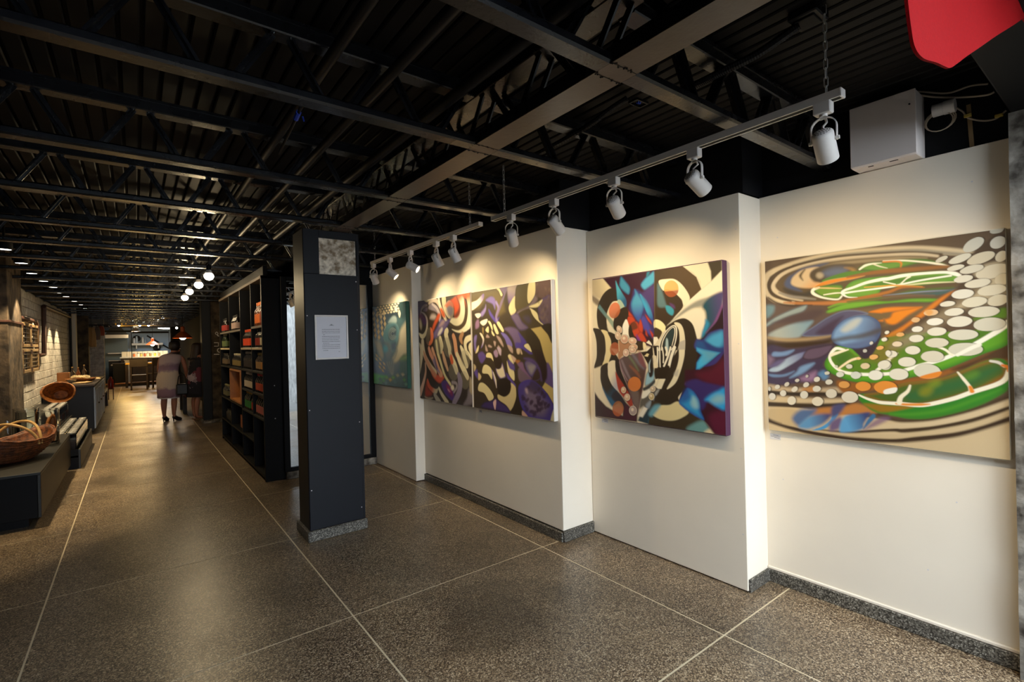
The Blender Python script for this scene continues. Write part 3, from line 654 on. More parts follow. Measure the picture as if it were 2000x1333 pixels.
["P","241c14",[899,198,897,206,889,213,876,218,861,220,848,218,838,214,834,207,836,199,845,192,857,187,872,185,885,187,895,191],0.0039,0.75,1,0,0.059,0],
["P","d6d0bf",[895,198,893,205,885,212,873,217,859,219,845,218,836,213,832,207,834,200,843,193,855,188,869,186,882,188,892,192],0.0016,1,1,0,0.059,0],
["P","241c14",[1002,257,999,268,987,278,970,285,949,287,930,284,916,277,911,267,914,256,927,246,945,240,965,238,984,240,997,247],0.0037,0.75,1,0,0.056,0],
["P","d2c8b0",[999,258,996,268,984,277,967,284,947,286,928,284,914,277,909,267,913,257,925,247,943,241,963,239,981,241,994,248],0.0015,1,1,0,0.056,0],
["P","241c14",[901,268,898,277,888,286,874,291,857,293,841,290,830,283,825,274,828,264,838,255,853,250,870,249,886,252,896,258],0.0039,0.75,1,0,0.059,0],
["P","d9d4c6",[897,268,894,277,885,285,871,290,854,292,839,289,828,283,823,274,826,265,836,256,851,251,867,250,882,253,893,259],0.0016,1,1,0,0.059,0],
["P","241c14",[1008,300,1006,312,998,322,986,330,971,334,957,332,946,325,941,315,943,303,951,293,964,285,979,282,993,283,1003,290],0.0037,0.75,1,0,0.056,0],
["P","cdc2a8",[1004,301,1003,312,995,322,983,330,968,333,955,331,944,325,940,315,941,304,949,294,962,286,976,283,990,285,1000,291],0.0015,1,1,0,0.056,0],
["P","241c14",[942,305,939,315,929,325,913,331,894,334,877,331,864,325,859,315,862,304,873,295,890,288,908,286,925,288,937,295],0.0038,0.75,1,0,0.057,0],
["P","d4ccb6",[939,305,936,315,925,324,910,330,892,333,875,331,863,324,857,315,861,305,871,296,888,289,906,287,922,290,934,296],0.0015,1,1,0,0.058,0],
["P","241c14",[838,309,836,315,829,320,818,324,806,325,795,324,787,320,784,314,786,308,793,303,804,299,816,298,827,299,835,303],0.004,0.75,1,0,0.061,0],
["P","d8d2c2",[834,309,832,315,825,320,815,323,804,324,793,323,785,320,782,314,784,309,791,304,802,300,813,299,824,301,831,304],0.0016,1,1,0,0.061,0],
["P","241c14",[980,353,976,364,963,373,943,379,920,380,899,376,884,368,879,358,883,346,898,337,918,332,941,331,961,335,975,343],0.0038,0.75,1,0,0.056,0],
["P","d1cab6",[977,354,972,364,959,373,940,378,918,379,897,376,883,368,877,358,882,347,896,338,916,333,938,332,958,336,972,344],0.0015,1,1,0,0.056,0],
["P","241c14",[867,347,864,356,855,363,842,368,827,369,813,367,803,361,799,353,802,345,811,337,825,333,840,331,853,334,863,340],0.004,0.75,1,0,0.06,0],
["P","d9d3c2",[863,348,860,356,852,362,839,367,824,368,811,366,801,361,797,353,800,346,809,339,822,334,837,333,850,335,859,341],0.0016,1,1,0,0.06,0],
["P","241c14",[779,347,777,353,770,359,759,363,747,364,736,362,728,357,725,350,727,343,735,337,745,333,757,333,768,335,776,340],0.0042,0.75,1,0,0.062,0],
["P","d6b48c",[775,347,773,353,766,359,756,362,744,363,734,361,726,356,723,350,725,344,732,338,743,335,754,334,765,336,772,341],0.0017,1,1,0,0.062,0],
["P","241c14",[998,408,993,421,980,433,960,440,937,442,916,437,901,428,895,414,900,401,914,389,935,382,957,381,978,385,992,395],0.0037,0.75,1,0,0.056,0],
["P","cdc7b4",[994,408,990,421,977,432,957,439,935,441,914,437,899,427,894,415,898,401,912,390,932,383,955,382,975,387,989,396],0.0015,1,1,0,0.056,0],
["P","241c14",[894,392,890,403,878,413,862,419,842,420,825,416,812,408,807,397,811,386,823,376,840,371,859,370,877,374,889,382],0.0039,0.75,1,0,0.059,0],
["P","d9d3c2",[890,393,886,403,875,412,859,418,840,419,822,416,810,408,805,398,809,387,821,378,838,372,857,371,873,375,885,383],0.0016,1,1,0,0.059,0],
["P","241c14",[796,390,793,398,785,405,773,409,760,410,747,407,739,401,735,393,738,385,746,378,758,374,772,373,784,376,792,382],0.0041,0.75,1,0,0.062,0],
["P","e2ddd0",[792,390,789,398,781,404,770,408,757,409,745,406,737,401,733,393,736,386,744,379,756,376,769,375,780,378,789,383],0.0017,1,1,0,0.062,0],
["P","241c14",[713,378,711,384,707,390,700,393,692,393,685,391,680,387,678,381,680,375,684,370,691,367,699,366,706,368,711,373],0.0043,0.75,1,0,0.064,0],
["P","d3ab7c",[709,379,707,384,703,389,697,392,690,392,683,390,678,386,676,381,678,376,682,371,688,368,695,368,702,370,707,374],0.0017,1,1,0,0.065,0],
["P","241c14",[912,453,907,464,894,473,873,479,851,480,830,475,815,467,809,456,815,445,829,436,850,431,873,430,893,434,907,443],0.0039,0.75,1,0,0.058,0],
["P","cfcab8",[908,454,904,464,890,473,870,478,848,479,827,475,813,467,808,457,813,446,827,437,847,432,870,432,890,436,903,444],0.0016,1,1,0,0.058,0],
["P","241c14",[806,436,803,445,794,453,780,458,764,459,750,455,740,448,736,439,739,430,749,422,763,418,779,417,793,421,803,427],0.0041,0.75,1,0,0.062,0],
["P","d9d3c2",[802,437,799,445,790,453,777,457,761,458,747,455,738,448,734,440,737,431,747,424,760,419,776,419,789,422,799,428],0.0016,1,1,0,0.062,0],
["P","241c14",[722,422,720,429,715,435,706,438,697,439,688,437,681,432,679,426,681,419,686,414,695,410,704,409,713,412,719,416],0.0043,0.75,1,0,0.064,0],
["P","dedacd",[718,423,716,429,711,434,703,438,694,438,685,437,679,432,677,426,679,420,684,415,692,412,701,411,709,413,715,417],0.0017,1,1,0,0.064,0],
["P","241c14",[652,448,651,453,646,457,640,460,632,460,625,458,620,455,619,450,620,445,625,440,631,438,639,437,646,439,650,443],0.0044,0.75,1,0,0.066,0],
["P","d8a468",[648,448,647,453,642,456,636,459,629,459,623,458,618,455,617,450,618,446,622,442,628,439,635,439,642,440,646,444],0.0018,1,1,0,0.066,0],
["P","241c14",[593,433,593,437,591,441,588,445,584,447,579,447,575,445,573,441,573,437,575,432,578,429,583,427,587,427,591,429],0.0045,0.75,1,0,0.068,0],
["P","d8d2c0",[589,434,589,437,587,441,584,444,580,446,576,446,573,444,571,441,571,437,573,433,576,430,580,429,584,429,587,430],0.0018,1,1,0,0.068,0],
["P","241c14",[926,521,920,534,905,545,882,551,856,551,832,545,816,535,810,521,816,508,833,497,856,491,882,491,905,497,921,508],0.0039,0.75,1,0,0.058,0],
["P","ccc8b4",[922,521,917,534,901,544,879,550,853,550,830,545,814,535,808,522,814,509,830,498,854,493,879,493,902,499,917,509],0.0015,1,1,0,0.058,0],
["P","241c14",[813,489,809,499,797,507,781,513,762,514,745,510,733,502,728,492,732,481,744,473,761,468,780,467,797,471,808,479],0.0041,0.75,1,0,0.061,0],
["P","cfc8b4",[809,489,805,499,794,507,778,512,759,513,742,509,731,502,726,492,730,482,742,474,758,469,777,469,793,472,804,480],0.0016,1,1,0,0.061,0],
["P","241c14",[724,468,721,476,714,483,703,487,691,487,679,484,671,478,668,470,671,462,679,455,690,451,702,451,713,454,721,460],0.0043,0.75,1,0,0.064,0],
["P","d9d3c2",[720,469,717,476,710,483,700,486,688,487,677,484,669,478,666,470,669,463,676,456,687,453,699,452,710,455,717,461],0.0017,1,1,0,0.064,0],
["P","241c14",[643,494,641,500,636,505,627,508,618,509,610,506,604,502,602,496,604,490,609,484,618,481,627,481,635,484,641,488],0.0044,0.75,1,0,0.067,0],
["P","d9c7ac",[639,495,637,500,632,505,624,508,615,508,607,506,602,502,600,496,602,491,607,486,615,483,624,483,631,485,637,489],0.0018,1,1,0,0.067,0],
["P","241c14",[585,469,585,474,582,478,578,481,573,482,568,481,565,478,563,474,564,469,566,464,570,461,575,460,580,462,584,465],0.0046,0.75,1,0,0.068,0],
["P","e0d8c4",[581,470,581,474,578,478,574,481,570,481,566,480,563,478,561,474,561,470,564,466,568,463,572,462,576,463,579,466],0.0018,1,1,0,0.068,0],
["P","241c14",[795,554,791,566,780,575,763,581,744,581,727,576,715,567,711,555,716,543,728,533,745,528,763,528,780,533,791,542],0.0041,0.75,1,0,0.062,0],
["P","cfc8b4",[791,554,787,566,776,575,760,580,741,581,725,576,713,567,709,556,714,544,725,535,742,530,760,529,776,534,787,543],0.0017,1,1,0,0.062,0],
["P","241c14",[711,525,708,535,700,543,688,547,675,547,664,543,655,535,652,526,656,516,664,508,676,504,689,504,701,508,709,516],0.0043,0.75,1,0,0.064,0],
["P","d9d3c2",[707,526,704,535,696,542,685,546,673,546,661,542,653,535,650,526,653,517,661,510,673,506,686,506,697,510,704,517],0.0017,1,1,0,0.065,0],
["P","241c14",[624,545,621,552,615,559,605,562,594,562,584,559,578,553,575,545,578,537,585,531,595,528,605,528,615,531,621,537],0.0045,0.75,1,0,0.067,0],
["P","d9d3c2",[619,545,617,552,611,558,601,561,591,562,582,559,576,553,573,546,576,538,582,533,592,529,602,529,611,532,617,538],0.0018,1,1,0,0.067,0],
["P","241c14",[694,581,690,592,680,601,666,606,651,606,637,602,627,594,624,583,627,572,637,564,651,559,667,558,681,563,690,571],0.0043,0.75,1,0,0.065,0],
["P","d9d3c2",[689,582,686,592,677,600,663,605,648,606,634,602,625,594,622,584,625,573,635,565,648,560,664,560,677,564,686,572],0.0017,1,1,0,0.065,0],
["P","241c14",[598,599,596,610,589,619,579,624,568,625,558,620,551,611,549,601,552,590,559,581,569,576,579,575,589,580,596,588],0.0045,0.75,1,0,0.068,0],
["P","d9d3c2",[594,600,591,610,585,619,575,624,565,624,556,620,549,612,547,601,549,591,556,582,566,577,576,577,585,582,591,590],0.0018,1,1,0,0.068,0],
["P","241c14",[783,627,777,642,763,654,743,660,721,659,701,651,687,638,683,622,689,607,704,595,725,589,747,591,767,599,779,612],0.0041,0.75,1,0,0.062,0],
["P","cdc9b6",[779,628,774,643,760,654,740,660,718,659,698,651,685,638,681,623,687,608,702,597,722,591,744,593,763,600,775,613],0.0017,1,1,0,0.062,0],
["P","241c14",[664,644,660,657,649,667,634,672,616,673,601,667,590,657,587,644,591,631,603,621,618,615,636,615,651,621,661,631],0.0044,0.75,1,0,0.066,0],
["P","d9d3c2",[660,645,656,657,645,666,630,672,613,672,598,667,588,657,585,644,589,632,600,622,615,617,632,617,647,623,657,632],0.0018,1,1,0,0.066,0],
["P","241c14",[620,711,615,725,602,737,582,744,561,745,541,739,528,728,523,713,529,698,543,686,563,679,585,679,604,685,616,697],0.0045,0.75,1,0,0.067,0],
["P","d88a38",[616,712,611,726,598,737,579,744,558,745,539,739,526,728,521,713,527,699,541,688,560,681,581,681,600,687,612,698],0.0018,1,1,0,0.067,0],
["P","241c14",[584,467,584,472,581,477,576,481,571,482,565,482,561,479,559,475,559,470,562,466,566,462,572,460,577,461,582,463],0.0046,0.75,1,0,0.068,0],
["P","dcd6c6",[579,468,579,473,577,477,572,480,567,482,562,481,559,479,557,475,557,471,559,467,564,464,569,462,574,462,577,465],0.0018,1,1,0,0.069,0],
["P","241c14",[526,484,527,488,526,492,523,496,520,498,516,499,512,498,510,495,509,491,510,486,512,483,516,480,520,480,524,481],0.0047,0.75,1,0,0.07,0],
["P","c9c6bc",[521,485,522,488,521,492,519,495,516,497,513,498,509,497,507,494,507,491,508,487,510,484,513,482,516,481,519,482],0.0019,1,1,0,0.07,0],
["P","241c14",[500,525,500,529,498,534,495,537,491,539,486,539,482,537,480,533,480,529,482,524,485,521,489,519,494,519,497,521],0.0047,0.75,1,0,0.071,0],
["P","b9b6ae",[495,526,495,530,494,534,491,537,487,538,483,538,480,537,478,533,478,529,479,525,482,522,486,521,490,521,493,523],0.0019,1,1,0,0.071,0],
["P","241c14",[569,510,568,515,564,520,558,523,551,525,544,524,540,522,537,517,538,512,542,508,548,504,556,503,562,503,567,506],0.0046,0.75,1,0,0.069,0],
["P","e0a868",[565,511,564,516,560,520,555,523,548,524,542,524,537,521,535,517,536,513,540,509,545,506,552,504,558,505,563,507],0.0018,1,1,0,0.069,0],
["P","241c14",[546,557,544,563,540,569,532,573,523,574,515,573,509,569,507,564,508,557,513,552,521,548,529,546,537,547,543,551],0.0046,0.75,1,0,0.07,0],
["P","dca866",[541,557,540,563,535,568,528,572,520,574,513,573,507,569,505,564,506,558,510,553,518,549,526,548,533,549,539,552],0.0019,1,1,0,0.07,0],
["P","241c14",[598,540,597,547,593,552,589,555,583,555,578,553,575,547,574,540,575,534,579,528,584,525,589,525,594,528,597,533],0.0045,0.75,1,0,0.068,0],
["P","dcd6c6",[594,541,592,547,589,552,585,555,580,555,576,552,573,547,572,541,573,535,576,530,581,527,585,527,590,530,593,535],0.0018,1,1,0,0.068,0],
["P","241c14",[594,591,593,601,587,611,577,618,565,620,554,619,546,613,542,604,543,594,549,585,559,578,571,575,582,577,590,583],0.0045,0.75,1,0,0.068,0],
["P","d9d3c2",[590,592,588,602,582,611,573,617,562,620,551,618,543,613,540,604,541,595,547,586,557,580,568,577,578,578,586,584],0.0018,1,1,0,0.068,0],
["P","241c14",[510,604,509,612,503,618,495,623,486,624,477,621,471,616,469,609,470,601,476,595,484,591,493,590,502,592,508,597],0.0047,0.75,1,0,0.071,0],
["P","d2bf9a",[506,605,504,612,499,618,491,622,482,623,474,621,469,616,466,610,468,602,473,596,481,593,490,592,498,594,503,599],0.0019,1,1,0,0.071,0],
["P","241c14",[435,611,434,617,429,621,423,624,416,624,410,622,405,617,404,612,405,606,410,601,416,598,423,598,429,601,434,605],0.0049,0.75,1,0,0.073,0],
["P","d0cbb8",[430,611,429,617,425,621,419,623,413,624,407,621,403,617,401,612,403,607,407,603,413,600,419,600,425,602,429,606],0.002,1,1,0,0.073,0],
["P","241c14",[474,568,473,572,469,575,465,577,459,577,454,575,451,572,450,569,451,565,454,562,459,561,465,561,470,562,473,565],0.0048,0.75,1,0,0.072,0],
["P","e4c088",[469,569,468,572,465,574,461,576,456,576,452,575,449,572,448,569,449,566,452,564,456,562,461,562,465,564,468,566],0.0019,1,1,0,0.072,0],
["P","241c14",[370,612,369,615,367,618,363,619,359,619,355,618,353,615,352,612,353,609,355,606,359,605,363,605,367,606,370,608],0.005,0.75,1,0,0.075,0],
["P","c9c8b0",[365,612,364,615,362,617,359,618,356,619,352,617,350,615,349,613,350,610,352,608,356,607,359,607,362,608,365,610],0.002,1,1,0,0.075,0],
["P","241c14",[563,651,560,663,551,672,539,678,525,679,512,674,504,665,501,654,504,642,513,633,525,627,539,627,552,631,560,640],0.0046,0.75,1,0,0.069,0],
["P","dfdccf",[558,652,555,663,547,672,535,677,522,678,510,674,501,665,499,655,502,644,510,634,522,629,536,629,547,633,556,641],0.0018,1,1,0,0.069,0],
["P","241c14",[471,655,469,664,462,671,453,676,442,676,433,673,426,666,424,657,426,648,433,641,443,637,453,637,463,640,469,647],0.0048,0.75,1,0,0.072,0],
["P","cdd0c4",[467,656,464,664,458,671,449,675,439,676,430,672,424,666,421,658,424,650,430,643,439,639,449,638,458,642,465,648],0.0019,1,1,0,0.072,0],
["P","241c14",[396,654,394,661,388,666,381,670,373,670,365,668,360,662,358,656,360,649,365,643,373,640,381,640,389,642,394,647],0.005,0.75,1,0,0.074,0],
["P","cfcfc0",[391,655,389,661,384,666,377,669,369,670,362,667,357,662,356,656,357,650,362,645,369,642,377,642,384,644,389,649],0.002,1,1,0,0.075,0],
["P","241c14",[512,711,509,722,499,731,485,737,470,737,456,733,447,724,444,712,448,701,458,692,472,687,487,687,501,691,510,700],0.0047,0.75,1,0,0.071,0],
["P","d68c3c",[508,712,504,723,495,731,481,736,467,737,454,732,445,724,442,713,446,702,455,694,469,689,483,689,496,693,505,701],0.0019,1,1,0,0.071,0],
["P","241c14",[421,708,418,717,411,724,400,728,388,728,378,724,371,717,368,709,371,700,379,693,390,689,402,689,412,693,419,699],0.0049,0.75,1,0,0.074,0],
["P","cf9450",[416,709,413,717,406,723,396,727,385,727,375,724,368,718,366,710,369,701,376,695,386,691,398,691,407,694,414,701],0.002,1,1,0,0.074,0],
["P","241c14",[457,771,452,784,442,796,426,802,409,803,394,798,384,787,381,774,385,760,396,748,412,742,429,741,444,747,453,758],0.0048,0.75,1,0,0.072,0],
["P","d4cbb8",[452,772,448,785,437,796,422,802,406,803,392,798,382,787,378,774,383,761,393,750,408,744,425,744,439,749,449,759],0.0019,1,1,0,0.073,0],
["P","241c14",[361,758,359,769,351,779,340,785,328,786,317,781,309,773,307,762,310,750,317,741,328,735,341,734,351,738,359,747],0.005,0.75,1,0,0.076,0],
["P","cfc6b4",[356,759,354,770,346,779,336,784,324,785,314,781,307,773,304,763,307,752,314,743,325,737,337,736,347,740,354,748],0.002,1,1,0,0.076,0],
["P","241c14",[343,694,342,701,337,707,330,712,322,714,315,712,309,708,306,702,307,695,312,689,319,684,327,683,335,684,340,688],0.0051,0.75,1,0,0.076,0],
["P","cfcabc",[338,695,337,701,333,707,326,711,319,713,311,712,306,708,304,702,305,696,309,690,316,686,323,685,330,686,335,690],0.002,1,1,0,0.076,0],
["P","241c14",[330,648,329,652,326,657,321,660,315,661,309,660,305,657,303,653,304,648,307,644,312,641,318,639,324,640,328,643],0.0051,0.75,1,0,0.077,0],
["P","c4c2b4",[325,649,324,653,321,657,316,659,311,660,306,660,302,657,301,653,301,649,304,645,309,643,314,641,320,642,323,645],0.002,1,1,0,0.077,0],
["P","241c14",[282,679,282,686,280,693,274,698,267,702,260,702,254,699,250,694,250,687,253,680,259,675,266,672,273,671,279,674],0.0052,0.75,1,0,0.078,0],
["P","cfcabc",[277,681,277,687,275,693,270,698,263,701,256,701,251,699,248,694,248,688,250,682,255,677,262,674,268,673,274,676],0.0021,1,1,0,0.078,0],
["P","241c14",[286,735,285,743,279,751,271,755,261,757,252,755,246,750,243,742,245,734,251,727,259,722,268,721,277,723,284,728],0.0052,0.75,1,0,0.078,0],
["P","cfcabc",[281,736,279,744,274,750,266,755,258,756,249,755,243,750,241,743,242,735,248,729,255,724,264,723,272,725,278,730],0.0021,1,1,0,0.078,0],
["P","241c14",[296,805,293,817,285,827,274,833,261,834,249,830,241,822,238,810,241,799,249,789,261,783,274,782,286,786,294,794],0.0052,0.75,1,0,0.078,0],
["P","d8cdb6",[291,806,288,817,280,827,269,833,257,834,246,830,238,822,235,811,238,800,246,791,257,785,270,784,281,788,288,796],0.0021,1,1,0,0.078,0],
["P","241c14",[217,760,221,768,221,779,217,789,210,796,200,799,191,798,184,793,180,784,180,774,184,764,192,757,201,753,210,754],0.0053,0.75,1,0,0.08,0],
["P","cfc9bb",[212,762,216,770,216,780,212,789,205,796,196,799,188,798,181,793,177,785,177,775,181,766,188,759,197,756,205,757],0.0021,1,1,0,0.08,0],
["P","241c14",[227,709,228,715,226,723,221,729,215,734,207,736,201,734,197,730,195,724,197,716,202,710,209,705,216,703,223,705],0.0053,0.75,1,0,0.08,0],
["P","cac5b8",[221,711,223,717,221,723,217,729,210,733,204,735,198,734,194,730,193,724,195,717,199,712,205,707,212,706,218,707],0.0021,1,1,0,0.08,0],
["P","241c14",[225,664,226,668,226,672,224,676,220,680,216,681,213,681,210,679,208,675,209,671,211,667,214,664,218,662,222,662],0.0053,0.75,1,0,0.08,0],
["P","b5b2aa",[219,666,221,669,220,673,219,676,216,679,212,680,209,680,207,678,206,675,206,672,208,668,210,666,214,664,217,665],0.0021,1,1,0,0.08,0],
["P","241c14",[179,692,179,697,177,702,172,706,167,708,161,709,157,707,154,703,154,698,156,693,161,689,166,687,172,686,177,688],0.0054,0.75,1,0,0.082,0],
["P","c0bbb0",[173,693,174,697,171,702,168,705,163,708,158,708,154,706,151,703,151,699,153,695,157,691,162,689,167,689,171,690],0.0022,1,1,0,0.082,0],
["P","241c14",[168,736,170,742,168,750,164,758,156,763,148,766,141,766,136,762,134,755,136,747,141,740,148,734,156,731,163,732],0.0055,0.75,1,0,0.082,0],
["P","cfc8b8",[163,738,164,743,163,751,158,758,152,763,144,766,138,765,133,762,131,756,133,748,138,742,144,736,151,733,158,734],0.0022,1,1,0,0.082,0],
["P","241c14",[156,800,159,810,157,821,151,832,141,838,131,840,121,837,114,830,111,819,113,808,119,798,129,791,140,789,149,792],0.0055,0.75,1,0,0.082,0],
["P","d6ccb8",[151,802,153,811,152,822,146,832,137,838,127,840,117,837,111,830,108,820,110,809,116,799,125,793,135,791,144,794],0.0022,1,1,0,0.082,0],
["P","241c14",[104,762,108,769,108,778,104,786,98,792,90,795,82,794,76,789,72,782,72,774,76,765,82,759,90,756,98,757],0.0056,0.75,1,0,0.084,0],
["P","cbc5b8",[99,764,102,771,102,779,99,786,93,792,86,794,78,793,73,789,69,782,69,774,73,767,79,761,86,759,93,760],0.0022,1,1,0,0.084,0],
["P","241c14",[125,712,126,717,125,724,121,730,115,734,108,737,103,736,98,733,97,728,98,721,102,715,108,711,115,708,120,709],0.0056,0.75,1,0,0.083,0],
["P","c4beb2",[119,714,120,719,119,724,115,730,110,734,104,736,99,736,95,733,94,728,95,723,99,717,104,713,110,711,115,711],0.0022,1,1,0,0.084,0],
["P","241c14",[74,733,75,739,72,745,68,751,61,754,54,755,48,754,44,749,43,743,46,737,51,731,57,727,64,727,70,728],0.0057,0.75,1,0,0.085,0],
["P","c4beb2",[68,735,69,740,67,746,62,751,56,754,50,755,45,753,41,749,41,744,43,738,47,733,53,730,59,729,65,731],0.0023,1,1,0,0.085,0],
["P","241c14",[45,784,49,793,49,802,45,811,38,818,29,821,20,820,13,815,9,807,9,797,13,788,20,781,29,778,38,779],0.0057,0.75,1,0,0.086,0],
["P","cfc8ba",[39,786,43,794,43,803,40,811,33,818,25,820,17,819,10,814,6,807,6,798,10,789,16,783,24,780,33,782],0.0023,1,1,0,0.086,0],
["P","241c14",[24,754,23,760,20,765,17,768,13,768,9,766,6,761,6,755,7,749,9,744,13,742,17,741,21,744,23,748],0.0058,0.75,1,0,0.087,0],
["P","c4beb2",[18,755,17,761,15,765,12,768,8,768,6,766,3,762,3,756,4,751,6,746,9,744,12,744,15,746,17,750],0.0023,1,1,0,0.087,0],
["P","e7e4d8",[565,725,613,710,607,736,565,746],0.0023,1,1,0,0.069,0],
["P","d8812c",[704,652,779,624,771,649,732,661],0.0032,1,1,0,0.065,0],
["S","f1ecdb",[839,547,884,516,911,501],[7,8,8],0.003,0.9],
["P","d8984c",[727,338,750,335,756,351,739,362],0.0064,0.8,1,0,0.064,0],
]
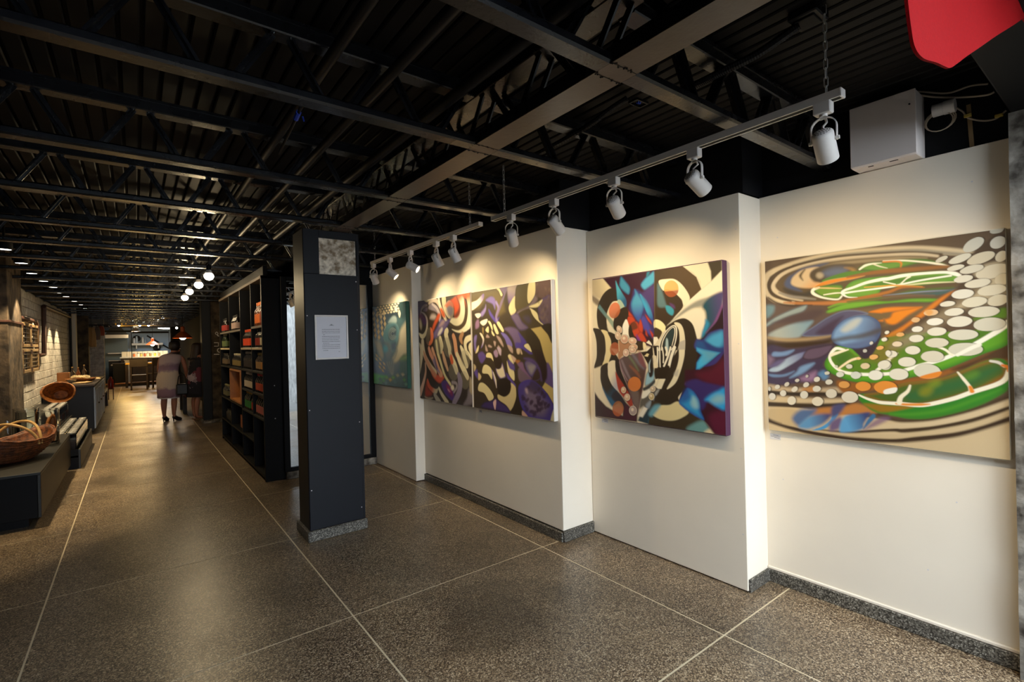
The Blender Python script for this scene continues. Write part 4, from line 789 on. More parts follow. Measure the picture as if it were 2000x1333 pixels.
P2 = [
["P","3a1c2c",[98,0,527,-4,503,499,337,456,284,224,217,136,172,85,166,75],0.008,1,0,"30141e",0.008,0],
["P","b9a98c",[3,1,98,2,172,81,75,146,1,111],0.0082,1,0,0,0.124,["d9c9a4",27,89,119,38]],
["P","7d7060",[-2,111,69,160,50,193,-2,151],0.0124,1,1,0,0.124,0],
["P","33291e",[172,78,212,98,223,136,229,169,182,176,147,217,128,264,127,322,145,385,60,364,39,290,44,212,75,146,118,100],0.0039,1,1,0,0.117,0],
["P","d9cfb8",[128,307,139,313,197,404,144,389,130,351],0.0079,1,0,0,0.119,0],
["P","5b7c80",[66,184,134,264,198,324,203,390,134,298,50,208],0.0061,1,0,0,0.121,["8c9c8c",104,244,163,313]],
["P","3f86a8",[241,53,256,4,297,45,330,93,318,138,280,117,247,82],0.0057,1,1,"2a4a70",0.015,0],
["P","48a0bc",[212,32,230,67,263,120,296,174,287,219,228,174,218,103],0.0058,1,1,0,0.115,["2f5a80",235,104,296,160]],
["P","9fb4a4",[224,170,251,171,279,214,267,232,231,235],0.0038,1,1,0,0.115,0],
["P","3d3468",[340,162,317,225,339,272,392,342,454,401,499,446,505,322,450,169,367,105],0.011,1,1,0,0.11,0],
["P","4a92b8",[367,103,424,181,435,222,413,284,392,324,344,263,331,208,345,163,362,137],0.0055,1,1,"345890",0.018,["4454a0",372,201,381,296]],
["P","3a94c0",[404,140,455,188,485,251,498,309,495,331,455,272,424,199],0.0054,1,1,0,0.108,["38408c",465,259,495,322]],
["P","4a9cc0",[515,3,519,73,466,113,435,119,410,82,441,44,477,21],0.0069,1,1,"38507c",0.014,0],
["P","4a3c74",[517,95,513,191,500,278,455,205,420,150,451,116],0.0172,0.8,1,0,0.103,0],
["P","2f7890",[462,6,482,4,472,25,457,37],0.007,1,1,0,0.105,0],
["P","4c489c",[424,289,454,321,489,410,464,406,423,365,408,320],0.0107,1,1,0,0.107,0],
["P","b8442a",[284,224,339,272,365,319,328,299,295,261],0.0075,1,1,"7c3030",0.008,0],
["P","b8442a",[295,289,339,286,365,323,327,345,311,345],0.0075,1,1,"7c3030",0.007,0],
["P","b8442a",[327,345,370,319,402,360,412,401,391,433,343,410],0.0074,1,1,"7c3030",0.007,0],
["P","b8442a",[402,306,423,361,412,410,386,365],0.0072,1,1,"7c3030",0.007,0],
["P","b8442a",[407,392,448,455,401,455,369,428],0.0072,1,1,"7c3030",0.007,0],
["P","b8442a",[443,374,458,424,438,410],0.0071,1,1,"7c3030",0.007,0],
["P","b8442a",[469,379,499,410,489,433],0.007,1,1,"7c3030",0.007,0],
["P","b8442a",[439,276,475,313,490,348,459,321],0.0071,1,1,"7c3030",0.007,0],
["P","6a3a90",[370,410,401,451,380,451],0.011,1,1,0,0.11,0],
["P","4a3424",[316,345,360,323,381,364,337,387,359,433,315,423],0.0074,0.8,1,0,0.112,0],
["P","33291e",[287,219,312,253,300,303,266,335,254,405,220,390,186,361,187,304,216,249,251,227],0.0038,1,1,0,0.113,0],
["P","e8e2d4",[292,303,311,345,305,391,310,433,265,409,258,362,272,325],0.0038,1,1,0,0.113,0],
["P","cf6e48",[242,246,231,268,213,284,192,291,171,287,155,272,148,251,150,226,161,203,179,187,200,181,221,186,236,200,244,222],0.0031,0.9,1,0,0.114,["9a5a3a",193,219,227,282]],
["P","33291e",[310,363,327,345,338,382,348,414,326,433,310,414],0.0037,1,1,0,0.112,0],
["P","33291e",[1,353,75,369,105,418,113,505,100,562,81,621,3,647,26,569,30,505,28,447,16,398],0.0041,1,1,0,0.124,0],
["P","dccb9c",[75,369,133,385,161,457,161,517,136,599,78,624,106,562,113,503,105,418],0.004,1,1,0,0.121,0],
["P","33291e",[133,385,197,404,225,447,219,503,161,504,218,573,139,602,157,541,159,447],0.004,1,1,0,0.119,0],
["P","a87a5c",[225,447,271,456,369,455,422,482,411,508,314,537,258,553,218,573],0.0077,1,1,0,0.115,0],
["P","3d3020",[369,451,422,462,437,495,411,514,369,506],0.0037,1,1,0,0.11,0],
["P","e3d4a8",[419,462,437,468,442,491,422,509],0.0036,1,1,0,0.108,0],
["P","a85c3c",[225,509,217,528,203,542,186,549,169,547,155,537,148,519,149,499,157,480,171,465,189,459,206,461,219,472,226,489],0.0031,0.85,1,0,0.115,0],
["P","dccdb0",[3,649,189,588,188,693,210,796,156,868,156,936,77,910,1,814],0.0083,1,0,0,0.125,0],
["P","33291e",[69,629,130,607,126,687,152,743,198,792,255,859,209,882,156,902,91,816,61,740,59,676],0.0041,1,1,0,0.122,["274a60",140,773,186,827]],
["P","e0d3b6",[130,607,189,588,191,659,202,725,210,796,158,757,132,696],0.004,1,1,0,0.119,["b0aab0",153,695,205,730]],
["P","2f5a78",[73,778,115,833,174,871,156,912,109,853],0.0122,1,1,0,0.122,0],
["P","382626",[1,819,35,860,102,913,167,939,242,964,255,859,294,887,364,940,358,996,1,999],0.0083,1,0,"2e2220",0.013,["4a2430",28,926,288,958]],
["P","2f2a30",[151,835,198,797,266,862,254,906,220,881,174,871],0.0119,1,1,0,0.119,0],
["P","2c221e",[192,588,224,577,240,657,290,762,333,846,343,891,289,827,245,765,200,683],0.0039,1,1,0,0.117,0],
["P","a03c2c",[191,664,217,701,267,763,311,825,332,897,305,896,255,840,216,796,199,730],0.0059,1,1,0,0.117,0],
["P","5c4a48",[224,577,270,552,400,526,441,628,414,752,364,949,333,869,290,766,246,666],0.0058,1,0,"6a4a54",0.012,["4a3024",291,617,409,771]],
["S","8c7c84",[247,586,280,655,312,709],[6,9,6],0.0114,0.8],
["S","6c7a5c",[308,556,346,601,378,650],[6,7,4],0.0111,0.8],
["S","7c7888",[336,541,384,599,420,634],[7,9,4],0.0146,0.7],
["S","8c5a44",[313,621,362,660,388,695],[6,11,6],0.011,0.8],
["S","8a7078",[229,596,246,652,290,720],[4,6,4],0.0057,1],
["P","7a4a50",[384,526,411,535,441,619,420,625,384,590],0.0109,0.8,1,0,0.109,0],
["P","7a6a64",[312,779,377,792,375,911,359,936,333,869],0.015,0.7,1,0,0.112,0],
["P","d07a3c",[395,744,387,765,370,781,348,790,325,789,306,779,295,761,293,739,302,717,320,701,342,692,364,694,383,704,394,722],0.0029,0.88,1,0,0.109,0],
["P","9a6038",[252,919,245,942,230,961,210,973,189,974,171,964,160,946,158,923,165,899,181,880,201,869,222,868,239,878,250,896],0.0031,0.9,1,0,0.115,["b05c34",203,892,208,930]],
["P","2a3a44",[364,986,407,894,486,764,571,740,575,844,485,898,482,1002,459,1001],0.0074,1,0,0,0.111,0],
["P","342a22",[485,885,575,844,574,1002,482,1002],0.0071,1,0,0,0.106,0],
["P","e4dccc",[370,953,413,884,444,894,402,958],0.0074,1,0,0,0.11,0],
["P","5e5850",[381,901,392,836,450,790,496,755,531,761,501,808,444,881,413,884],0.011,1,1,0,0.11,0],
["P","8b96a0",[429,873,481,823,516,780,531,778,485,849,449,894],0.0108,1,1,0,0.108,0],
["P","e6e0d0",[400,831,411,789,445,768,486,738,496,750,466,788,429,823],0.0055,1,1,0,0.109,0],
["P","8fb4c4",[425,742,436,678,457,646,492,630,502,683,487,720,445,745],0.0108,1,1,"4a5e68",0.011,0],
["S","3a3c3c",[419,770,461,748,512,700],[11,12,7],0.0071,1],
["P","2a2420",[452,623,457,578,483,537,493,608,487,675,461,686],0.0071,1,1,0,0.107,0],
["S","a8bcc4",[464,654,462,610,473,564],[4,4,3],0.0053,1],
["P","3a7a90",[448,988,469,936,482,944,482,1002],0.0143,1,1,0,0.107,0],
["P","dfe4e0",[459,992,482,971,482,1002],0.0071,1,1,0,0.107,0],
["P","3f3222",[519,-1,708,-2,796,77,825,153,752,209,698,244,585,372,506,322,513,103],0.0034,1,0,0,0.103,["55422c",538,149,743,81]],
["P","e3d9bc",[708,-2,866,-2,884,54,884,109,825,153,821,104,779,47],0.0032,1,0,0,0.096,0],
["P","3b3020",[866,-2,949,-2,949,57,886,110,884,54],0.006,1,0,0,0.09,0],
["P","e6dcc0",[545,73,606,66,662,77,716,128,752,201,711,240,698,202,648,157,577,137],0.0034,1,1,0,0.102,0],
["P","3c2e20",[577,137,634,143,675,180,707,244,651,305,604,351,536,323,517,235],0.0034,1,1,0,0.101,0],
["P","dda35a",[680,134,676,156,662,173,642,181,620,180,600,168,586,149,581,126,586,104,600,87,621,78,643,80,662,92,676,111],0.0026,0.9,1,0,0.097,["9a4e2c",629,138,629,147]],
["P","5c7c84",[538,88,562,125,590,213,595,239,537,232,533,149],0.0103,0.8,1,0,0.103,0],
["P","3c94ac",[590,234,624,240,645,267,633,296,600,273],0.0067,1,1,0,0.101,0],
["P","5c3a6c",[619,219,647,233,652,254,628,240],0.01,1,1,0,0.1,0],
["P","e8dfae",[506,322,536,319,570,341,587,372,565,398,546,380,506,371],0.0035,1,1,0,0.104,0],
["P","443626",[506,371,536,376,560,402,525,455,505,433],0.0035,1,1,0,0.104,0],
["P","e8e0cc",[499,428,524,428,534,446,496,486],0.0028,1,0,0,0.105,0],
["P","e8e0cc",[443,464,463,448,479,464,491,486],0.0029,1,0,0,0.107,0],
["P","2a221c",[469,419,496,450,494,486,476,459],0.0028,1,0,0,0.106,0],
["P","e8e0cc",[447,504,491,488,473,511,447,520],0.0028,1,0,0,0.107,0],
["P","e8e0cc",[496,488,523,507,523,528,503,537],0.0028,1,0,0,0.105,0],
["P","2a221c",[400,526,447,520,473,498,489,475,493,542,452,605,421,553],0.0029,1,0,0,0.109,0],
["P","d8c89c",[426,552,447,534,463,538,452,556],0.0029,1,0,0,0.108,0],
["P","2a221c",[494,486,524,483,553,489,543,558,503,546],0.0028,1,0,0,0.105,0],
["P","2a1a22",[786,412,952,256,950,1000,822,932,726,884,662,831,695,747,767,617],0.0031,1,0,0,0.094,0],
["P","e8dec6",[949,57,953,61,952,174,880,197,786,223,707,269,628,330,589,372,642,318,752,209,830,153,896,107],0.0029,1,0,0,0.087,0],
["P","8f8e84",[594,368,688,281,786,223,863,204,912,199,838,251,769,264,697,302,628,347],0.0135,1,1,0,0.101,0],
["P","e3dac4",[604,355,697,298,769,266,821,270,842,311,841,372,820,433,790,445,768,379,729,328,688,319,642,335],0.0101,1,1,0,0.101,0],
["P","1f4a58",[829,250,880,201,952,178,952,233,936,295,904,349,854,404,820,437,846,352,846,291],0.0123,1,1,0,0.092,["4a4270",854,300,936,295]],
["P","2f84ac",[846,332,867,356,854,392,824,433,824,404,841,364],0.0122,1,1,0,0.091,0],
["P","7a4a80",[952,237,948,279,912,345,845,412,891,357,920,302],0.0087,1,1,0,0.087,0],
["P","2a1820",[952,268,952,401,903,397,866,400,912,349],0.0058,1,1,0,0.088,0],
["P","33291e",[584,381,632,339,688,319,729,324,768,362,790,445,794,508,789,554,767,630,713,704,704,747,662,801,662,831,591,860,502,865,502,807,592,617,673,494,650,454],0.0034,1,1,0,0.101,0],
["P","ddd2b4",[646,343,683,348,706,386,715,453,712,509,705,561,682,638,644,717,584,759,630,680,668,579,673,494,678,437,669,386],0.0033,1,1,0,0.099,0],
["P","a9a29a",[678,462,715,449,713,509,671,510],0.0049,0.8,0,0,0.098,0],
["P","a59e94",[649,640,668,635,658,674,635,666],0.0099,0.7,1,0,0.099,0],
["P","2c241c",[555,433,604,377,646,356,674,386,678,454,664,510,650,520,612,616,558,640,524,611,515,497,530,513],0.0034,1,1,0,0.103,0],
["S","e9e2d0",[535,513,550,454,589,394,632,362,656,369,660,411,646,475,622,511],[4,3,3,3,4,4,3,3],0.0023,1],
["S","e9e2d0",[552,512,565,454,599,400,634,371,648,381,646,420,627,484],[3,3,2,2,3,3,2],0.0023,1],
["P","2c3a3c",[574,512,574,454,603,402,632,377,644,394,636,437,608,501],0.0051,1,1,0,0.102,0],
["P","a7bcc0",[584,512,584,467,591,437,601,454,600,511],0.0051,1,1,0,0.102,0],
["S","e6dfcc",[525,497,525,550,519,629],[5,5,5],0.0028,1],
["S","e6dfcc",[541,497,540,562,541,624],[4,4,4],0.0028,1],
["S","e6dfcc",[559,496,566,548,564,592],[4,4,4],0.0027,1],
["S","e6dfcc",[584,496,591,522,586,543],[7,7,7],0.0027,1],
["S","e6dfcc",[617,495,598,552,568,614],[6,6,6],0.0027,1],
["S","e6dfcc",[645,495,621,551,602,616],[9,9,9],0.0027,1],
["P","2e2418",[504,625,558,623,592,608,607,625,573,688,533,699,503,692],0.0035,1,1,0,0.105,0],
["P","e6dec8",[504,592,514,594,514,627,504,628],0.0028,1,0,0,0.105,0],
["P","e2d8b8",[533,697,573,694,543,760,513,753],0.0035,1,0,0,0.104,0],
["P","e2d8b8",[503,701,528,695,503,736],0.0035,1,0,0,0.105,0],
["P","dccfae",[493,595,523,591,522,627,495,626],0.0028,1,0,0,0.105,0],
["P","9a9a98",[503,781,533,761,513,798,502,803],0.007,1,1,0,0.105,0],
["P","e4dabe",[521,761,509,749,552,702,576,696,546,759],0.0035,1,0,0,0.104,0],
["P","3f3424",[472,837,591,860,662,831,730,883,822,930,889,1004,439,1026],0.0071,1,0,0,0.106,0],
["P","dccb98",[537,866,600,857,662,831,728,883,684,927,614,955,531,955,471,927,502,888],0.0052,1,1,"d4c79c",0.007,0],
["P","6aa0b0",[450,929,492,871,537,866,502,914,471,945],0.0143,1,1,0,0.107,0],
["P","6c9a98",[716,999,765,950,822,930,852,971,881,1003],0.0162,1,1,0,0.097,0],
["P","dccba4",[822,1000,864,969,887,1004],0.0124,1,1,0,0.093,0],
["P","3c1824",[709,633,793,628,951,537,950,1000,885,1003,822,930,809,853,792,781,704,730],0.0097,1,0,0,0.097,0],
["P","561a2c",[784,649,870,624,951,569,951,711,869,709,802,681],0.0251,1,1,0,0.094,0],
["P","5c1c34",[852,897,950,865,950,996,893,997],0.0246,1,1,0,0.092,0],
["P","3a2c66",[708,721,771,687,836,703,911,714,951,723,951,766,852,808,827,851,805,862,784,782],0.013,1,1,0,0.097,0],
["P","2a5088",[785,449,828,449,871,408,952,397,951,504,785,508],0.0063,1,1,"3a3470",0.019,0],
["P","4aa0cc",[845,465,870,432,912,413,944,409,944,476,903,500],0.0183,0.9,1,0,0.092,0],
["P","2a3a74",[828,453,891,488,947,505,951,514,927,534,853,504],0.0123,1,1,0,0.092,0],
["P","44a8d8",[785,493,837,508,929,526,886,563,845,597,802,626,780,627,785,587,815,541,785,517],0.0063,1,0,"3080b8",0.013,["5a9ab8",802,574,862,544]],
["P","3a3270",[828,610,870,580,935,526,951,514,931,554,890,595],0.0062,1,1,0,0.093,0],
["P","3090c8",[708,763,726,741,766,762,797,813,805,874,822,926,748,898,694,866,664,831],0.0065,1,1,"2c4a94",0.023,0],
["P","8fbcc8",[753,793,779,807,788,852,766,862,744,840],0.0191,1,1,0,0.096,0],
["P","2c4a90",[708,755,735,753,740,802,703,831,680,825],0.0194,0.8,1,0,0.097,0],
["P","2f9cd8",[827,806,861,770,910,742,951,731,950,849,902,843,861,819],0.0124,1,1,"2f78b8",0.015,0],
["P","86b4c0",[865,803,902,771,943,775,939,807,894,820],0.0244,1,1,0,0.091,0],
["P","1e1612",[259,365,262,378,259,390,252,398,241,401,229,399,218,391,210,379,207,366,210,354,217,345,228,342,240,345,251,353],0.0057,0.8,1,0,0.114,0],
["P","c7a890",[254,365,256,376,254,387,248,394,239,397,229,394,219,387,212,376,210,365,212,354,218,347,227,344,237,347,247,354],0.0027,1,1,"e4d4be",0.006,0],
["P","e4d0b8",[237,363,238,367,237,371,235,373,232,374,228,373,225,371,223,367,222,363,222,359,224,357,228,356,231,357,235,359],0.0057,1,1,0,0.115,0],
["P","1e1612",[249,411,249,425,244,437,234,445,222,447,210,442,200,432,194,419,194,405,200,393,209,385,222,384,234,388,243,398],0.0057,0.8,1,0,0.114,0],
["P","c9ac94",[243,410,244,423,239,434,231,440,220,442,210,438,201,429,196,417,196,404,201,394,209,387,220,385,230,390,239,399],0.0027,1,1,"e4d4be",0.006,0],
["P","e4d0b8",[225,407,225,411,223,415,220,417,217,418,213,416,210,413,208,409,208,405,210,401,213,399,216,398,220,400,223,403],0.0058,1,1,0,0.115,0],
["P","1e1612",[310,439,307,453,297,464,283,471,267,471,253,464,243,453,240,439,243,424,253,413,268,407,283,407,297,413,307,424],0.0056,0.8,1,0,0.112,0],
["P","c49a84",[305,437,302,450,293,460,280,466,266,466,254,461,245,450,242,437,245,424,254,414,267,408,281,408,293,414,302,424],0.0026,1,1,"e4d4be",0.006,0],
["P","e4d0b8",[280,431,279,436,276,439,271,441,266,441,262,439,259,436,258,431,259,427,262,423,267,421,271,421,276,423,279,427],0.0057,1,1,0,0.113,0],
["P","1e1612",[374,460,368,470,355,476,340,478,324,475,311,467,304,456,304,444,311,434,324,428,340,427,355,430,368,438,374,449],0.0055,0.8,1,0,0.11,0],
["P","d0a890",[369,458,363,467,352,472,338,474,324,471,312,464,306,454,306,444,312,435,324,429,338,428,352,431,363,438,369,448],0.0026,1,1,"e4d4be",0.006,0],
["P","e4d0b8",[344,449,342,452,338,454,333,454,328,453,324,451,322,448,322,444,324,441,328,439,333,439,338,440,342,442,344,445],0.0055,1,1,0,0.111,0],
["P","1e1612",[381,486,382,498,375,511,362,520,346,526,328,526,314,520,306,510,305,498,311,486,324,476,341,470,358,471,372,476],0.0055,0.8,1,0,0.109,0],
["P","c79c80",[376,486,376,497,370,508,359,517,344,522,328,522,315,517,307,508,307,497,313,486,325,477,340,472,355,472,368,477],0.0026,1,1,"e4d4be",0.006,0],
["P","e4d0b8",[348,488,349,492,347,496,342,499,337,501,332,501,327,499,324,496,324,492,326,488,330,485,336,483,341,483,346,485],0.0055,1,1,0,0.111,0],
["P","1e1612",[314,532,311,544,303,554,291,560,279,560,267,555,259,545,257,533,260,520,268,510,279,504,292,504,303,510,311,519],0.0056,0.8,1,0,0.112,0],
["P","c8a494",[308,530,306,541,299,550,289,556,278,556,268,551,261,543,259,532,261,520,268,511,278,506,289,506,299,511,306,519],0.0026,1,1,"e4d4be",0.006,0],
["P","e4d0b8",[289,526,288,530,285,533,282,535,278,535,275,533,272,530,271,526,272,522,275,519,278,517,282,517,286,519,288,522],0.0056,1,1,0,0.113,0],
["P","1e1612",[369,514,366,524,357,532,345,536,330,536,318,532,309,525,306,516,309,506,318,498,331,494,345,494,358,498,366,505],0.0055,0.8,1,0,0.11,0],
["P","c2a08c",[364,513,361,521,354,528,342,532,330,532,318,529,311,522,308,514,311,506,319,499,330,495,343,495,354,499,362,505],0.0026,1,1,"e4d4be",0.006,0],
["P","e4d0b8",[342,510,341,513,338,515,334,516,330,516,326,515,323,513,322,510,323,507,326,505,330,504,334,504,338,505,341,507],0.0055,1,1,0,0.111,0],
["P","1e1612",[282,786,279,797,272,806,262,812,252,813,242,809,235,801,233,790,235,779,242,770,252,764,263,763,273,767,279,775],0.0057,0.8,1,0,0.114,0],
["P","c8a07c",[276,785,274,795,268,803,260,808,251,809,243,805,237,798,235,789,237,779,243,771,251,766,260,765,269,769,274,776],0.0027,1,1,"e4d4be",0.006,0],
["P","e4d0b8",[260,782,259,785,257,788,254,790,251,790,248,789,246,787,245,783,246,780,248,777,251,775,254,775,257,776,259,779],0.0057,1,1,0,0.115,0],
["P","1e1612",[314,833,311,845,303,856,292,862,280,863,268,859,261,850,258,838,261,826,269,816,280,810,292,809,303,813,311,822],0.0056,0.8,1,0,0.112,0],
["P","d0ac8c",[308,832,306,843,299,852,289,858,279,859,269,855,263,847,260,837,263,826,270,817,279,811,290,810,299,814,306,822],0.0026,1,1,"e4d4be",0.006,0],
["P","e4d0b8",[289,829,288,833,286,836,283,838,279,839,275,837,273,834,272,831,273,827,276,824,279,822,283,822,286,823,288,826],0.0057,1,1,0,0.113,0],
["P","1e1612",[364,918,361,934,351,947,337,956,322,958,308,953,298,941,295,926,299,910,309,897,323,888,338,887,352,892,361,903],0.0055,0.8,1,0,0.111,0],
["P","a89490",[359,917,356,932,347,944,335,952,321,953,309,949,300,938,297,925,300,910,309,898,322,890,335,889,348,894,356,904],0.0026,1,1,"e4d4be",0.006,0],
["P","e4d0b8",[334,914,333,919,330,923,326,926,321,926,317,925,314,921,313,916,314,911,317,907,321,904,326,904,331,905,333,909],0.0056,1,1,0,0.112,0],
["P","1e1612",[509,764,506,774,500,782,490,787,480,788,470,784,464,777,461,768,464,758,470,750,480,745,491,744,500,747,506,754],0.0052,0.8,1,0,0.105,0],
["P","b8a488",[504,763,502,771,496,778,488,783,479,784,471,781,465,774,463,766,465,758,471,751,479,746,488,746,496,749,502,755],0.0024,1,1,"e4d4be",0.006,0],
["P","e4d0b8",[488,760,487,763,485,766,482,767,479,768,476,767,474,764,473,762,474,759,476,756,479,755,482,754,485,755,487,758],0.0053,1,1,0,0.106,0],
["P","1e1612",[499,814,496,825,490,835,480,841,469,842,459,838,452,829,450,818,452,806,459,797,469,791,480,790,490,794,497,802],0.0053,0.8,1,0,0.105,0],
["P","b4a070",[494,813,492,823,486,832,478,837,468,838,460,834,454,827,452,817,454,806,460,798,468,792,478,792,486,795,492,803],0.0025,1,1,"e4d4be",0.006,0],
["P","e4d0b8",[477,810,477,813,474,816,471,818,468,818,465,817,463,814,462,811,463,807,465,804,468,803,472,802,475,804,477,806],0.0053,1,1,0,0.106,0],
["S","d8c8a4",[223,447,227,519],[2,2],0.0023,1],
["S","6a5a48",[514,3,510,367],[2,2],0.0028,0.7],
]
